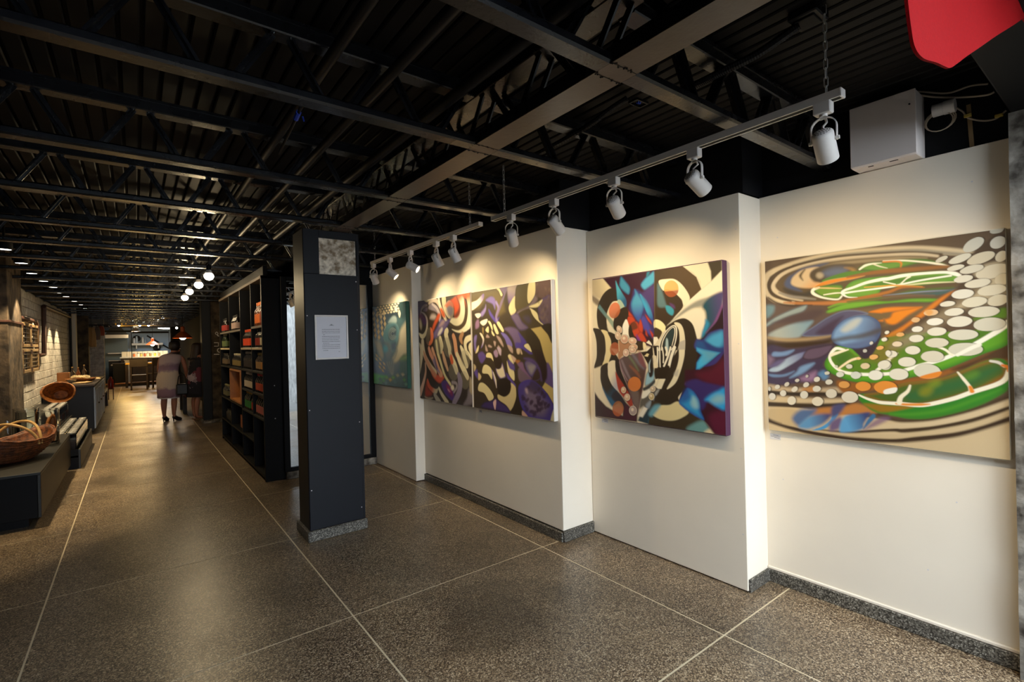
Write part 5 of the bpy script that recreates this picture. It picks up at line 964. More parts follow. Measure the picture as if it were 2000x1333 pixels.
P3A = [
["P","4a3f62",[0,5,149,10,212,44,92,71,45,119,-1,136],0.0155,1,1,0,0.232,0],
["P","8a7c86",[44,139,81,70,159,41,211,59,90,96,65,155],0.0077,1,1,0,0.231,0],
["P","6a5c74",[112,102,168,76,210,83,204,112,155,115],0.0113,1,1,0,0.227,0],
["P","a89c9c",[67,115,144,129,206,186,213,265,177,343,110,387,44,376,1,325,90,342,157,303,182,234,153,164],0.0076,1,1,0,0.229,["e6dcb8",163,189,122,352]],
["P","6a2a52",[21,143,89,136,163,184,183,225,127,257,84,221,24,208],0.0232,1,1,0,0.232,["4a2a6a",32,158,161,234]],
["P","c4b490",[18,208,42,184,73,220,83,261,59,290,27,259],0.0232,1,1,0,0.232,0],
["P","d9d0b4",[139,-5,267,-3,256,13,192,23],0.0075,1,1,0,0.225,0],
["S","b0a294",[249,37,328,9,409,29,476,85,532,144,605,227],[16,27,21,21,21,11],0.0069,1],
["P","78707a",[231,89,264,52,337,48,436,97,453,159,374,126,293,108],0.011,1,1,0,0.22,0],
["S","a89ea0",[316,51,406,95,463,160,471,217],[11,16,22,22],0.007,1],
["P","a09490",[259,188,291,156,353,154,393,175,361,202,300,200],0.022,1,1,0,0.22,0],
["P","b84a24",[444,149,482,161,461,197,390,251,326,317,306,287,360,222,392,194],0.0175,1,1,0,0.21,0],
["S","d8ceb4",[454,1,467,52,513,134,586,230],[16,19,19,11],0.0069,1],
["P","cfc4a2",[518,2,589,0,597,47,609,102,679,211,606,185,533,98],0.0068,1,1,0,0.205,0],
["S","c05a30",[494,114,531,154,559,183],[16,27,16],0.0137,1],
["P","d4481a",[572,91,610,61,703,36,820,9,1026,2,1027,98,971,51,845,20,860,118,814,204,752,210,746,111,685,53],0.0135,1,1,0,0.203,["e05a24",609,93,1013,11]],
["P","3a2418",[784,15,845,37,860,126,823,195,752,210,725,200,807,150,834,98],0.0192,0.8,1,0,0.192,0],
["P","e9e0c0",[819,18,897,19,937,70,943,157,907,243,820,284,714,276,660,243,698,208,796,212,850,170,860,100],0.0127,1,1,0,0.19,["d0582c",895,80,863,17]],
["P","4a3a24",[930,52,978,116,984,203,932,283,836,325,731,309,641,260,660,243,750,278,838,280,907,243,939,157],0.0074,1,1,0,0.185,["a04a24",961,141,946,58]],
["P","efe6c6",[972,30,1029,30,1031,274,972,328,870,348,766,337,694,308,819,324,932,283,979,211,990,126],0.0073,1,1,0,0.183,["d86a34",1002,118,996,31]],
["P","b8a898",[740,127,738,164,721,194,693,211,659,211,625,194,599,163,586,125,588,87,606,57,635,41,669,42,702,60,727,90],0.0052,0.55,1,0,0.195,0],
["P","d06a48",[595,83,666,47,729,69,732,114,665,92,609,107],0.0101,0.8,1,0,0.202,0],
["P","6e6a80",[608,116,665,97,719,118,708,172,643,182],0.0201,0.8,1,0,0.201,0],
["P","6a5c84",[343,390,335,337,419,272,490,208,586,230,679,211,622,269,525,336,445,368],0.0144,1,1,"4a4088",0.022,0],
["P","d4ccc8",[415,362,447,320,507,288,516,312,465,354],0.0142,1,1,0,0.213,0],
["P","b89a94",[449,273,529,219,567,234,508,270],0.021,0.7,1,0,0.21,0],
["P","d0704a",[265,281,316,317,328,380,290,438,226,458,174,423,260,404],0.0073,1,1,0,0.22,0],
["P","5f5648",[165,373,201,294,265,286,251,364,215,453,168,423],0.0075,0.9,1,0,0.226,0],
["S","e6dcb8",[601,324,581,351,607,417,642,486,650,537,729,637,764,696],[31,36,31,31,26,36,31],0.0067,1],
["S","e0a47c",[720,372,745,418,769,524,795,558,879,664,953,742],[25,30,30,25,30,25],0.0065,1],
["S","e6dcb8",[777,536,828,607,896,677,953,742],[20,29,34,25],0.0063,1],
["S","b88a62",[887,357,852,396,876,441],[20,30,10],0.0095,1],
["S","e6dcb8",[1036,390,954,411,927,455,951,522,967,529,1024,572],[24,29,24,19,19,19],0.0062,1],
["S","e6dcb8",[1035,451,1010,477,1033,521],[19,28,24],0.0061,1],
["S","e6dcb8",[850,472,891,523,907,565,948,640],[15,29,29,24],0.0063,1],
["S","c9bfa0",[7,437,49,488,45,580,3,746],[12,30,36,6],0.0078,1],
["S","d8cdb0",[87,412,94,488,134,568,238,666,350,721],[29,35,29,35,29],0.0076,1],
["P","d0583c",[248,686,370,740,431,742,422,709,509,753,518,772,438,820,347,795,277,749],0.0149,1,1,0,0.223,0],
["P","cc9070",[104,508,208,607,280,675,370,740,328,771,216,687,122,594],0.0115,0.9,1,0,0.23,0],
["S","d89a80",[224,488,254,537,314,600,393,681,451,737],[23,28,23,23,28],0.0073,1],
["S","d4a080",[298,492,346,565,413,670,471,736],[22,22,22,28],0.0071,1],
["S","d8d0a0",[383,415,409,527,456,611,539,742,641,822],[16,22,19,16,16],0.0071,1],
["S","dcd2ac",[464,392,491,463,478,526],[27,32,11],0.007,1],
["S","cfa888",[508,525,544,600,598,688],[16,27,16],0.0069,1],
["S","d06038",[668,565,685,611],[26,26],0.01,1],
["S","8a809a",[314,605,373,672,432,718],[17,17,11],0.0108,1],
["S","5f4a74",[336,575,383,681],[11,17],0.0144,1],
["P","8f8a78",[507,453,508,491,494,523,466,542,430,545,393,531,362,502,344,464,343,425,358,392,387,374,423,372,460,387,489,416],0.0056,0.38,1,0,0.208,0],
["P","8f8a78",[695,471,697,512,681,547,652,567,614,571,575,555,542,524,523,483,521,441,537,406,568,386,606,384,645,400,677,431],0.0053,0.38,1,0,0.199,0],
["P","8f8a78",[786,698,786,732,769,761,738,780,699,785,660,774,628,750,611,717,611,683,630,653,662,634,701,631,739,642,770,666],0.0052,0.38,1,0,0.196,0],
["P","8f8a78",[1000,571,1001,605,986,633,959,651,925,654,890,643,861,618,845,586,845,552,860,523,888,506,923,503,958,515,985,539],0.0049,0.38,1,0,0.185,0],
["P","8f8a78",[979,761,980,797,965,828,938,847,903,852,868,841,839,816,822,781,821,744,837,713,865,694,900,690,935,702,963,728],0.005,0.38,1,0,0.187,0],
["S","d0a890",[137,639,138,730,77,845,5,943],[12,18,24,36],0.0078,1],
["P","cf5a34",[179,789,240,856,344,884,395,876,363,927,280,923,186,879,155,830],0.0076,1,1,0,0.227,["cfc4a0",271,884,342,919]],
["P","a4381c",[150,831,185,889,269,929,215,958,116,960],0.0229,1,1,0,0.229,0],
["P","a89c84",[105,971,181,981,288,972,234,997,126,990],0.0116,1,1,0,0.232,0],
["S","d2c8a8",[415,874,473,929,578,1002],[16,22,27],0.0071,1],
["S","b0a898",[321,940,391,994,420,1006],[22,34,28],0.0072,1],
["P","4a2a78",[467,823,547,790,621,833,694,894,711,939,673,970,599,948,523,906],0.0106,1,1,"4a3c8c",0.021,0],
["P","8a2450",[564,836,621,842,675,895,665,924,601,891],0.0277,1,1,0,0.208,0],
["P","c4a0b4",[592,868,629,884,629,894,596,882],0.0138,1,1,0,0.207,0],
["P","e8dcc8",[659,830,696,828,713,860,676,876,649,855],0.0135,1,1,0,0.203,0],
["S","8a8098",[798,726,823,784,803,877,700,991],[25,41,35,30],0.0078,1],
["P","7a727a",[967,847,1025,883,1031,958,955,991,870,995,940,921],0.0188,1,1,0,0.188,0],
["P","a89a80",[995,740,1031,782,1029,887,984,855],0.0124,1,1,0,0.186,0],
["S","9a9098",[678,801,751,807,759,843,703,893],[15,15,15,10],0.0079,1],
]
P3B = [
["P","5f5230",[-4,0,377,1,454,77,489,194,370,234,357,140,311,61,236,64,122,153,-4,155],0.0241,1,0,0,0.181,0],
["P","efe7cf",[-7,92,89,72,186,26,189,65,123,114,-4,155],0.006,1,1,0,0.18,["7c68a0",79,86,177,40]],
["P","7060a0",[219,82,294,60,351,88,348,167,317,123,252,99],0.0113,1,1,0,0.17,0],
["P","8474ac",[120,201,200,148,218,120,216,168,164,213],0.0116,1,1,0,0.174,0],
["P","e4d8cc",[50,192,121,187,138,207,93,227],0.0059,1,1,0,0.177,0],
["P","e8dfcc",[128,260,231,241,222,274,170,293],0.0058,1,1,0,0.173,0],
["P","54449a",[258,161,307,207,362,252,402,235,369,276,329,260,274,210],0.0112,1,1,0,0.168,0],
["S","8878b0",[366,112,396,161,363,224,370,262],[11,11,11,14],0.0108,1],
["P","7a688c",[417,5,525,2,485,71,420,172,370,234,355,224,421,121,470,56],0.0107,0.8,1,0,0.161,0],
["P","b0a09c",[533,2,651,1,619,78,544,135,523,61],0.0156,1,1,0,0.156,["6a5490",591,31,559,127]],
["P","dccfa0",[377,3,413,5,455,55,435,67,408,27],0.0054,1,1,0,0.163,0],
["P","dccfa0",[619,82,630,185,570,231,535,161],0.0076,1,1,0,0.152,0],
["P","54492a",[651,1,791,0,767,103,778,169,630,194,619,82],0.0075,1,1,"40351f",0.015,0],
["P","dccfa0",[791,0,861,3,855,89,799,145,772,143,767,82],0.0048,1,1,0,0.144,0],
["P","5a4644",[861,3,1027,1,1026,121,938,130,861,103],0.0094,1,0,0,0.141,0],
["P","5c4a58",[898,156,963,120,1029,125,1028,309,938,317,889,236],0.0093,1,1,"4a3a6c",0.023,0],
["P","8c7a88",[644,204,778,169,854,102,879,134,798,187,658,222],0.015,0.6,1,0,0.15,0],
["P","dccfa0",[785,174,865,158,937,136,891,181,825,185],0.0072,1,1,0,0.144,0],
["P","dccfa0",[791,189,870,226,894,282,938,315,900,303,836,254],0.0048,1,1,0,0.143,0],
["P","43361f",[651,222,784,191,829,258,925,325,779,341,698,286],0.0075,1,1,0,0.15,0],
["P","6c5c7c",[563,230,643,221,698,286,766,332,668,346,598,281],0.0128,1,1,"544474",0.015,0],
["P","4a4066",[713,252,776,246,801,282,767,297],0.0245,0.6,1,0,0.147,0],
["P","bfa868",[799,341,912,329,998,393,1029,455,1029,552,1025,658,948,567,919,488,895,428],0.0057,1,0,0,0.143,0],
["P","2c2116",[925,325,1025,317,1026,447,985,389],0.0069,1,1,0,0.137,0],
["P","332818",[737,365,793,341,889,420,930,525,954,583,969,693,924,719,863,614,801,488,762,447],0.0073,1,1,0,0.145,0],
["P","6a5880",[469,330,553,320,640,345,680,416,664,485,621,490,579,414,522,359],0.0131,1,1,0,0.157,0],
["P","4c3c90",[646,363,742,439,706,468,807,520,773,526,692,490,614,481,615,441,679,438],0.01,1,1,0,0.149,0],
["P","dccfa0",[713,468,762,452,801,507,774,503],0.0049,1,1,0,0.146,0],
["P","7466b0",[422,361,491,376,557,436,563,472,503,458,474,412],0.008,1,1,0,0.16,0],
["P","dccfa0",[369,285,401,272,461,339,438,352],0.0043,1,1,0,0.162,0],
["P","dccfa0",[320,292,345,293,391,360,359,368,328,325],0.0044,1,1,0,0.164,0],
["P","dccfa0",[243,261,272,262,304,301,303,339,271,295],0.0045,1,1,0,0.168,0],
["P","dccfa0",[203,331,246,303,253,346,236,355],0.0045,1,1,0,0.17,0],
["P","dccfa0",[295,338,334,377,318,383,294,362],0.0044,1,1,0,0.165,0],
["P","8a7448",[157,310,178,315,172,368,156,344],0.0057,1,1,0,0.172,0],
["P","8a6a8c",[57,262,102,239,109,298,55,316],0.0118,1,1,0,0.177,0],
["P","dcd0b8",[116,357,151,363,180,407,165,454,130,483,158,416],0.0058,1,1,0,0.174,["6a58a4",150,392,139,478]],
["P","7868a8",[26,394,72,375,52,453,68,512,32,502],0.0119,1,1,0,0.178,0],
["P","dccfa0",[96,459,86,507,45,528,60,493],0.0058,1,1,0,0.174,0],
["P","a89088",[358,382,413,402,450,457,442,471,389,424],0.0081,1,1,0,0.162,0],
["P","a89088",[316,428,349,433,335,470],0.0082,1,1,0,0.164,0],
["P","a89088",[380,461,422,494,409,527,379,493],0.0081,1,1,0,0.161,0],
["P","a89088",[503,458,563,476,572,521,532,503],0.0078,1,1,0,0.155,0],
["P","a89088",[200,455,232,507,198,503],0.0085,1,1,0,0.169,0],
["P","a89088",[250,455,291,470,278,479,237,469],0.0084,1,1,0,0.167,0],
["P","a89088",[227,369,260,394,210,393],0.0084,1,1,0,0.168,0],
["P","a89088",[347,493,378,527,346,527],0.0081,1,1,0,0.163,0],
["P","c4ac90",[621,490,663,490,655,526,627,526],0.0075,1,1,0,0.15,0],
["P","c4ac90",[671,490,690,526,673,526],0.0074,1,1,0,0.148,0],
["P","5e4a8c",[85,534,147,514,197,557,135,611,93,573],0.0116,1,1,0,0.175,0],
["P","dccfa0",[214,528,256,521,289,537,308,589,272,566,205,557],0.0045,1,1,0,0.169,0],
["P","dccfa0",[160,634,212,623,277,659,279,739,226,699,142,692],0.0046,1,1,0,0.171,0],
["P","dccfa0",[91,786,156,778,248,825,299,882,270,912,228,920,163,863,72,845],0.0046,1,1,0,0.173,0],
["P","c4b088",[81,694,124,722,105,751,75,753],0.0058,1,1,0,0.174,0],
["P","c4b08c",[11,623,46,646,18,686],0.0089,1,1,0,0.178,0],
["P","5c489a",[18,691,64,670,71,738,44,729],0.0118,1,1,0,0.177,0],
["S","8a78b0",[285,669,316,728,346,800],[5,14,5],0.0082,1],
["S","dcd0c0",[301,682,331,746,342,805],[5,11,3],0.0054,1],
["P","dccfb4",[342,648,406,638,430,605,466,686,465,713,403,729,357,694],0.0108,1,1,"6a54a0",0.014,0],
["P","2c2014",[312,565,393,546,427,591,398,647,342,644],0.0066,1,1,0,0.164,0],
["P","9a80a0",[314,514,355,500,373,546,337,556],0.0082,1,1,0,0.164,0],
["P","b4a0b4",[363,477,410,486,417,537,393,532],0.0081,1,1,0,0.162,0],
["P","dccfa0",[492,586,528,639,579,660,580,735,512,684],0.0062,1,1,0,0.156,0],
["P","5a469c",[482,681,540,723,597,769,582,787,510,738],0.0104,1,1,0,0.156,0],
["P","dccfa0",[508,545,546,536,581,602,544,594],0.0062,1,1,0,0.155,0],
["P","5a4a90",[507,577,580,611,586,655,528,639],0.0129,1,1,0,0.155,0],
["P","bca090",[546,536,611,566,588,593,560,567],0.0077,1,1,0,0.153,0],
["P","251a0e",[355,754,434,723,525,737,538,776,507,841,445,867,384,858,353,818],0.0065,1,1,0,0.161,0],
["P","cdbb8c",[539,754,597,787,602,856,571,920,525,977,459,934,367,900,360,859,445,872,514,840,538,790],0.0051,1,1,"c4b080",0.005,0],
["P","30261a",[604,795,651,870,684,945,668,998,517,995,570,929,602,861],0.006,1,1,0,0.15,0],
["P","43346c",[116,986,160,939,228,924,294,905,311,886,397,916,474,941,517,977,502,997,308,992],0.0086,1,1,"2a1e3a",0.017,0],
["P","dcb8b8",[289,934,319,904,334,916,316,989],0.0055,1,1,0,0.164,0],
["P","6a5868",[629,663,659,631,727,677,787,721,655,740],0.0099,1,1,0,0.149,0],
["P","7a5a80",[624,606,688,592,715,643,791,708,727,681],0.01,1,1,0,0.15,0],
["P","a06a3c",[603,575,661,579,624,601],0.01,1,1,0,0.151,0],
["P","6c6080",[716,595,772,573,850,610,856,626,801,695,748,667],0.0097,1,1,"4a3c78",0.019,0],
["P","a09a90",[757,616,831,610,830,631,789,670],0.0192,0.6,1,0,0.144,0],
["P","3a2a24",[856,630,901,654,899,696,853,722,794,717],0.0093,1,1,"50406c",0.009,0],
["P","54407a",[703,561,805,564,889,626,924,703,898,720,887,663,831,598],0.0146,1,1,0,0.146,0],
["P","604c80",[972,587,1025,662,1027,767,942,731],0.009,1,1,0,0.134,0],
["P","2c1c18",[814,505,912,513,965,611,962,701,917,719,889,626],0.0141,1,1,0,0.141,0],
["P","c4ac6a",[942,731,1027,767,1027,875,971,810,909,769],0.0054,1,0,0,0.135,0],
["P","4a3c80",[640,767,726,724,813,724,909,769,982,830,1026,891,1024,939,989,999,850,1001,737,995,670,938,631,846],0.0074,1,1,"44348c",0.025,0],
["P","7a6a7c",[723,797,824,807,907,843,968,896,915,974,785,970,727,899],0.0385,0.8,1,0,0.145,0],
["P","3a2840",[859,908,857,913,852,917,846,919,839,919,833,918,829,914,829,909,831,904,836,901,842,898,849,898,855,900,858,903],0.0083,0.75,1,0,0.138,0],
["P","3a2840",[747,947,743,953,735,958,726,961,718,961,711,957,708,951,709,944,713,938,721,932,730,930,738,930,745,934,748,940],0.0086,0.75,1,0,0.143,0],
["P","3a2840",[758,868,755,872,750,876,744,877,738,877,733,874,731,870,732,866,735,861,740,858,746,856,752,856,756,859,759,863],0.0086,0.75,1,0,0.143,0],
["P","3a2840",[953,823,949,829,942,834,934,837,926,836,920,833,917,827,917,820,921,814,928,809,936,806,944,807,950,810,954,816],0.0081,0.75,1,0,0.134,0],
["P","3a2840",[822,967,812,971,801,973,793,972,788,968,788,962,792,956,800,950,810,946,820,944,828,945,833,949,833,955,829,961],0.0084,0.75,1,0,0.14,0],
["P","3a2840",[957,910,954,916,948,920,940,923,933,922,927,920,924,915,924,909,927,903,934,899,941,897,949,897,954,900,958,905],0.008,0.75,1,0,0.134,0],
["P","3a2840",[802,889,794,894,784,898,775,899,767,896,763,891,763,884,768,877,776,871,786,868,795,867,803,870,807,875,807,882],0.0084,0.75,1,0,0.141,0],
["P","3a2840",[826,984,817,989,807,991,798,991,794,987,793,982,798,976,805,970,815,965,825,963,833,964,838,967,838,972,834,978],0.0084,0.75,1,0,0.139,0],
["P","3a2840",[745,878,742,884,736,889,728,891,720,891,713,888,710,883,710,877,713,872,720,867,728,865,735,865,742,868,745,873],0.0086,0.75,1,0,0.143,0],
["P","3a2840",[822,975,817,978,810,980,805,980,800,979,799,975,799,971,803,967,808,964,814,962,820,961,824,963,826,966,825,970],0.0084,0.75,1,0,0.14,0],
["P","3a2840",[841,962,833,965,825,965,818,964,815,960,815,955,819,950,825,946,833,944,841,943,848,945,851,949,851,953,847,958],0.0083,0.75,1,0,0.139,0],
["P","3a2840",[895,938,890,944,884,949,878,951,872,951,869,947,868,942,869,936,873,930,879,925,886,923,891,924,895,927,896,932],0.0082,0.75,1,0,0.137,0],
["P","3a2840",[780,963,771,966,762,968,755,967,751,964,752,959,756,954,763,949,772,945,780,944,787,945,791,948,791,952,787,958],0.0085,0.75,1,0,0.142,0],
["P","3a2840",[874,892,867,897,859,901,852,902,847,900,845,895,847,890,853,883,860,878,868,875,875,874,880,876,882,880,880,886],0.0083,0.75,1,0,0.138,0],
["P","3a2840",[869,935,867,941,863,946,857,949,851,949,846,947,843,942,842,937,844,931,848,926,854,923,860,923,865,925,868,930],0.0083,0.75,1,0,0.138,0],
["P","3a2840",[759,788,749,791,738,792,730,789,725,784,724,778,729,772,737,767,747,764,757,764,766,766,771,771,771,777,767,783],0.0086,0.75,1,0,0.143,0],
["P","3a2840",[928,879,922,884,913,888,904,890,896,888,891,883,889,877,892,871,898,865,907,861,916,859,924,861,929,866,931,872],0.0081,0.75,1,0,0.135,0],
["P","3a2840",[946,837,943,842,936,846,928,847,920,847,914,844,910,840,910,835,913,830,920,826,928,824,936,825,942,827,946,832],0.0081,0.75,1,0,0.135,0],
["P","3a2840",[794,894,789,901,781,907,774,909,767,908,763,904,762,897,765,890,771,883,778,878,786,875,792,876,796,881,797,887],0.0085,0.75,1,0,0.141,0],
["P","3a2840",[873,875,867,881,861,886,854,888,849,887,846,883,845,877,848,871,854,864,860,860,867,858,872,859,875,863,875,868],0.0083,0.75,1,0,0.138,0],
["P","3a2840",[847,909,843,915,836,919,827,921,818,920,811,917,807,913,807,907,811,901,818,897,827,895,836,896,844,899,848,904],0.0083,0.75,1,0,0.139,0],
["P","3a2840",[877,881,874,887,869,892,863,895,857,895,853,892,851,887,851,881,854,874,859,869,865,866,871,867,875,870,878,875],0.0083,0.75,1,0,0.138,0],
["P","3a2840",[948,885,945,893,940,899,934,902,928,902,923,899,921,893,921,885,924,878,930,872,936,869,941,869,946,872,948,878],0.0081,0.75,1,0,0.134,0],
["P","3a2840",[702,870,694,877,685,881,677,883,670,881,667,877,668,870,673,862,681,856,690,851,698,849,704,851,707,856,706,863],0.0087,0.75,1,0,0.145,0],
["P","3a2840",[867,944,864,950,859,954,853,956,848,956,844,953,843,948,844,943,848,937,853,933,859,931,864,931,867,934,869,939],0.0083,0.75,1,0,0.138,0],
["P","3a2840",[927,804,923,808,918,811,911,812,904,812,899,809,896,805,896,801,900,797,906,794,912,793,919,794,924,796,927,800],0.0081,0.75,1,0,0.136,0],
["P","3a2840",[861,924,858,931,853,936,847,939,841,939,836,936,834,930,834,923,837,916,843,911,849,908,855,908,860,911,862,917],0.0083,0.75,1,0,0.138,0],
["P","3a2840",[987,899,981,906,974,911,966,912,959,911,955,907,955,900,959,893,965,887,972,882,980,880,987,881,990,886,991,892],0.008,0.75,1,0,0.133,0],
["P","3a2840",[925,820,918,826,910,829,901,830,894,828,890,823,890,817,893,810,900,805,909,802,917,801,924,803,928,808,929,814],0.0081,0.75,1,0,0.136,0],
["P","3a2840",[905,906,895,910,885,911,876,910,871,906,871,900,876,893,884,888,894,884,904,883,912,884,917,889,917,894,913,901],0.0082,0.75,1,0,0.136,0],
["P","3a2840",[802,964,793,968,783,969,775,968,769,965,768,959,770,953,777,948,786,943,795,942,804,943,809,947,811,952,808,958],0.0084,0.75,1,0,0.141,0],
["P","3a2840",[710,876,702,879,693,879,686,877,681,873,680,868,683,863,689,859,697,856,705,856,712,858,717,862,718,867,716,872],0.0087,0.75,1,0,0.145,0],
["P","3a2840",[880,870,871,875,861,878,852,878,845,875,842,869,844,862,850,856,859,850,869,847,878,848,885,851,888,856,886,863],0.0082,0.75,1,0,0.137,0],
["P","3a2840",[980,896,972,902,964,905,957,906,953,904,953,900,956,894,962,887,970,882,978,878,985,877,989,879,990,884,987,890],0.008,0.75,1,0,0.133,0],
["P","3a2840",[902,893,894,897,886,899,878,898,873,895,871,890,873,885,878,879,886,875,895,873,903,874,908,877,910,882,908,887],0.0082,0.75,1,0,0.136,0],
["P","3a2840",[895,846,894,853,890,859,885,862,880,863,876,860,873,854,872,847,874,840,877,834,882,831,887,831,892,833,894,839],0.0082,0.75,1,0,0.137,0],
["P","3a2840",[867,854,858,858,848,859,840,857,835,854,834,848,838,842,845,836,855,832,864,831,873,833,878,837,878,842,875,848],0.0083,0.75,1,0,0.138,0],
["P","3a2840",[692,854,687,860,680,864,673,866,667,866,663,862,662,856,665,849,670,843,677,839,684,837,690,838,694,841,694,847],0.0087,0.75,1,0,0.146,0],
["P","3a2840",[926,806,924,811,919,816,913,819,906,819,900,817,896,813,895,807,897,801,901,796,908,793,915,793,921,795,925,800],0.0081,0.75,1,0,0.136,0],
["P","3a2840",[957,888,950,894,941,897,934,898,928,895,926,891,928,885,933,878,941,873,949,869,957,869,962,871,964,875,963,882],0.008,0.75,1,0,0.134,0],
["P","3a2840",[920,918,918,924,913,929,906,932,897,933,890,931,885,927,884,921,886,915,891,910,899,907,907,906,914,908,919,912],0.0081,0.75,1,0,0.136,0],
["P","3a2840",[883,786,878,792,872,796,866,797,861,796,858,793,858,787,861,781,866,776,872,772,878,771,883,772,886,775,886,780],0.0083,0.75,1,0,0.138,0],
["P","3a2840",[835,820,827,823,819,824,812,822,809,819,810,815,814,810,821,806,830,803,838,802,844,803,847,806,847,811,842,816],0.0084,0.75,1,0,0.14,0],
["P","3a2840",[891,896,884,902,876,906,867,907,861,905,857,900,858,894,862,887,870,881,878,877,887,876,893,878,896,883,896,889],0.0082,0.75,1,0,0.137,0],
["P","3a2840",[722,935,715,937,707,937,700,935,695,931,693,926,694,921,699,917,706,915,714,915,721,917,726,921,728,926,727,931],0.0086,0.75,1,0,0.144,0],
["P","3a2840",[887,936,879,940,870,941,862,940,857,936,855,931,856,925,862,920,869,917,878,916,886,917,891,920,894,926,892,931],0.0082,0.75,1,0,0.137,0],
["P","3a2c28",[793,725,909,773,882,812,757,803],0.0142,0.6,1,0,0.142,0],
["P","b8a0a8",[713,793,737,787,743,821,723,818],0.0145,0.8,1,0,0.145,0],
["P","c8a090",[676,959,737,998,672,998],0.0073,1,1,0,0.146,0],
["P","cabf9a",[1028,915,1025,999,992,998],0.0065,1,1,0,0.131,0],
["P","7a6658",[903,251,904,256,903,261,901,263,897,264,892,262,888,259,885,254,884,248,885,244,887,241,891,241,896,242,900,246],0.0115,0.45,1,0,0.138,0],
["P","44342e",[904,150,904,155,902,160,899,162,895,162,891,160,887,156,886,150,885,145,887,141,891,139,895,139,899,141,902,145],0.0116,0.45,1,0,0.139,0],
["P","7a6658",[957,265,955,270,951,273,947,275,943,274,940,271,939,267,940,262,942,257,946,253,950,252,954,252,957,255,958,260],0.0113,0.45,1,0,0.136,0],
["P","44342e",[884,101,883,106,880,109,876,111,872,111,868,108,866,104,866,98,867,93,870,90,874,88,878,88,881,91,884,95],0.0116,0.45,1,0,0.14,0],
["P","7a6658",[951,213,950,218,948,222,944,224,940,224,937,222,934,217,933,212,934,207,937,203,941,201,945,201,948,204,951,208],0.0114,0.45,1,0,0.136,0],
["P","44342e",[895,85,891,90,887,93,882,94,878,93,876,89,875,85,877,80,881,75,885,72,890,71,894,72,896,76,896,80],0.0116,0.45,1,0,0.139,0],
["P","7a6658",[931,228,927,232,922,235,917,236,913,235,912,231,912,227,915,222,919,218,924,215,929,214,932,216,934,219,934,223],0.0114,0.45,1,0,0.137,0],
["P","44342e",[972,205,970,210,967,214,963,215,959,215,956,212,954,208,954,203,956,198,959,194,963,192,967,193,970,195,972,200],0.0113,0.45,1,0,0.136,0],
["P","7a6658",[924,264,923,269,921,273,917,275,913,275,910,273,907,269,906,263,907,258,909,254,913,252,917,252,921,255,923,259],0.0115,0.45,1,0,0.137,0],
["P","44342e",[1016,112,1012,116,1008,119,1003,120,1000,119,997,116,997,111,999,107,1002,102,1007,99,1011,98,1015,99,1017,103,1017,107],0.0112,0.45,1,0,0.134,0],
["P","7a6658",[996,189,995,194,993,198,989,200,985,200,982,198,979,193,978,188,979,183,981,179,984,177,988,177,992,180,994,184],0.0112,0.45,1,0,0.135,0],
["P","44342e",[900,224,900,229,898,234,895,236,891,236,887,234,883,230,882,225,882,219,884,215,887,213,891,213,895,215,898,219],0.0116,0.45,1,0,0.139,0],
["P","7a6658",[982,59,983,64,983,69,981,72,977,72,973,70,968,67,965,62,963,57,963,52,965,49,969,49,974,51,978,54],0.0113,0.45,1,0,0.136,0],
["P","44342e",[900,234,901,239,900,243,898,246,894,246,889,245,885,241,882,236,881,231,882,226,884,223,888,223,893,225,897,229],0.0115,0.45,1,0,0.139,0],
["P","7a6658",[1014,128,1013,132,1010,136,1006,138,1002,137,999,135,997,130,997,125,998,120,1001,117,1005,115,1009,115,1012,118,1014,122],0.0112,0.45,1,0,0.134,0],
["P","44342e",[932,185,934,190,933,194,931,197,927,198,923,196,918,193,915,188,913,183,913,178,916,175,919,175,924,176,928,180],0.0114,0.45,1,0,0.137,0],
["P","7a6658",[937,269,938,275,937,279,935,282,931,282,926,281,922,277,919,272,918,267,919,262,922,260,926,259,930,261,934,265],0.0114,0.45,1,0,0.137,0],
["P","44342e",[979,111,979,116,978,121,975,123,971,123,967,121,963,117,961,112,961,107,963,102,966,100,970,100,974,102,977,106],0.0113,0.45,1,0,0.136,0],
["P","7a6658",[889,24,885,28,880,31,875,32,871,30,869,27,869,23,872,18,876,14,881,11,886,10,889,12,891,15,891,19],0.0116,0.45,1,0,0.14,0],
["P","44342e",[1000,240,997,245,992,248,988,250,984,249,982,246,981,241,983,236,986,232,990,228,994,227,998,228,1000,231,1001,235],0.0112,0.45,1,0,0.134,0],
["P","7a6658",[1023,72,1022,77,1019,81,1015,83,1011,82,1008,79,1006,75,1006,70,1007,65,1010,61,1014,60,1018,60,1021,63,1023,67],0.0111,0.45,1,0,0.134,0],
["P","44342e",[953,178,949,182,945,185,940,186,936,185,934,182,934,177,937,172,941,168,945,165,950,164,954,166,956,169,955,173],0.0114,0.45,1,0,0.136,0],
["P","7a6658",[988,280,990,285,989,290,987,292,983,293,979,292,974,288,971,283,970,278,970,274,972,271,976,270,981,272,985,276],0.0112,0.45,1,0,0.135,0],
["P","44342e",[975,205,973,210,969,214,965,215,961,214,958,211,957,207,958,202,961,197,965,194,969,192,973,193,975,196,976,200],0.0113,0.45,1,0,0.135,0],
["P","7a6658",[969,244,970,249,968,253,965,256,961,256,957,254,954,250,952,245,951,240,953,236,956,233,960,233,964,235,967,239],0.0113,0.45,1,0,0.136,0],
["P","44342e",[1017,137,1016,142,1013,145,1009,147,1005,147,1002,144,1000,140,1000,135,1002,130,1005,126,1009,124,1013,125,1016,127,1017,132],0.0111,0.45,1,0,0.134,0],
]
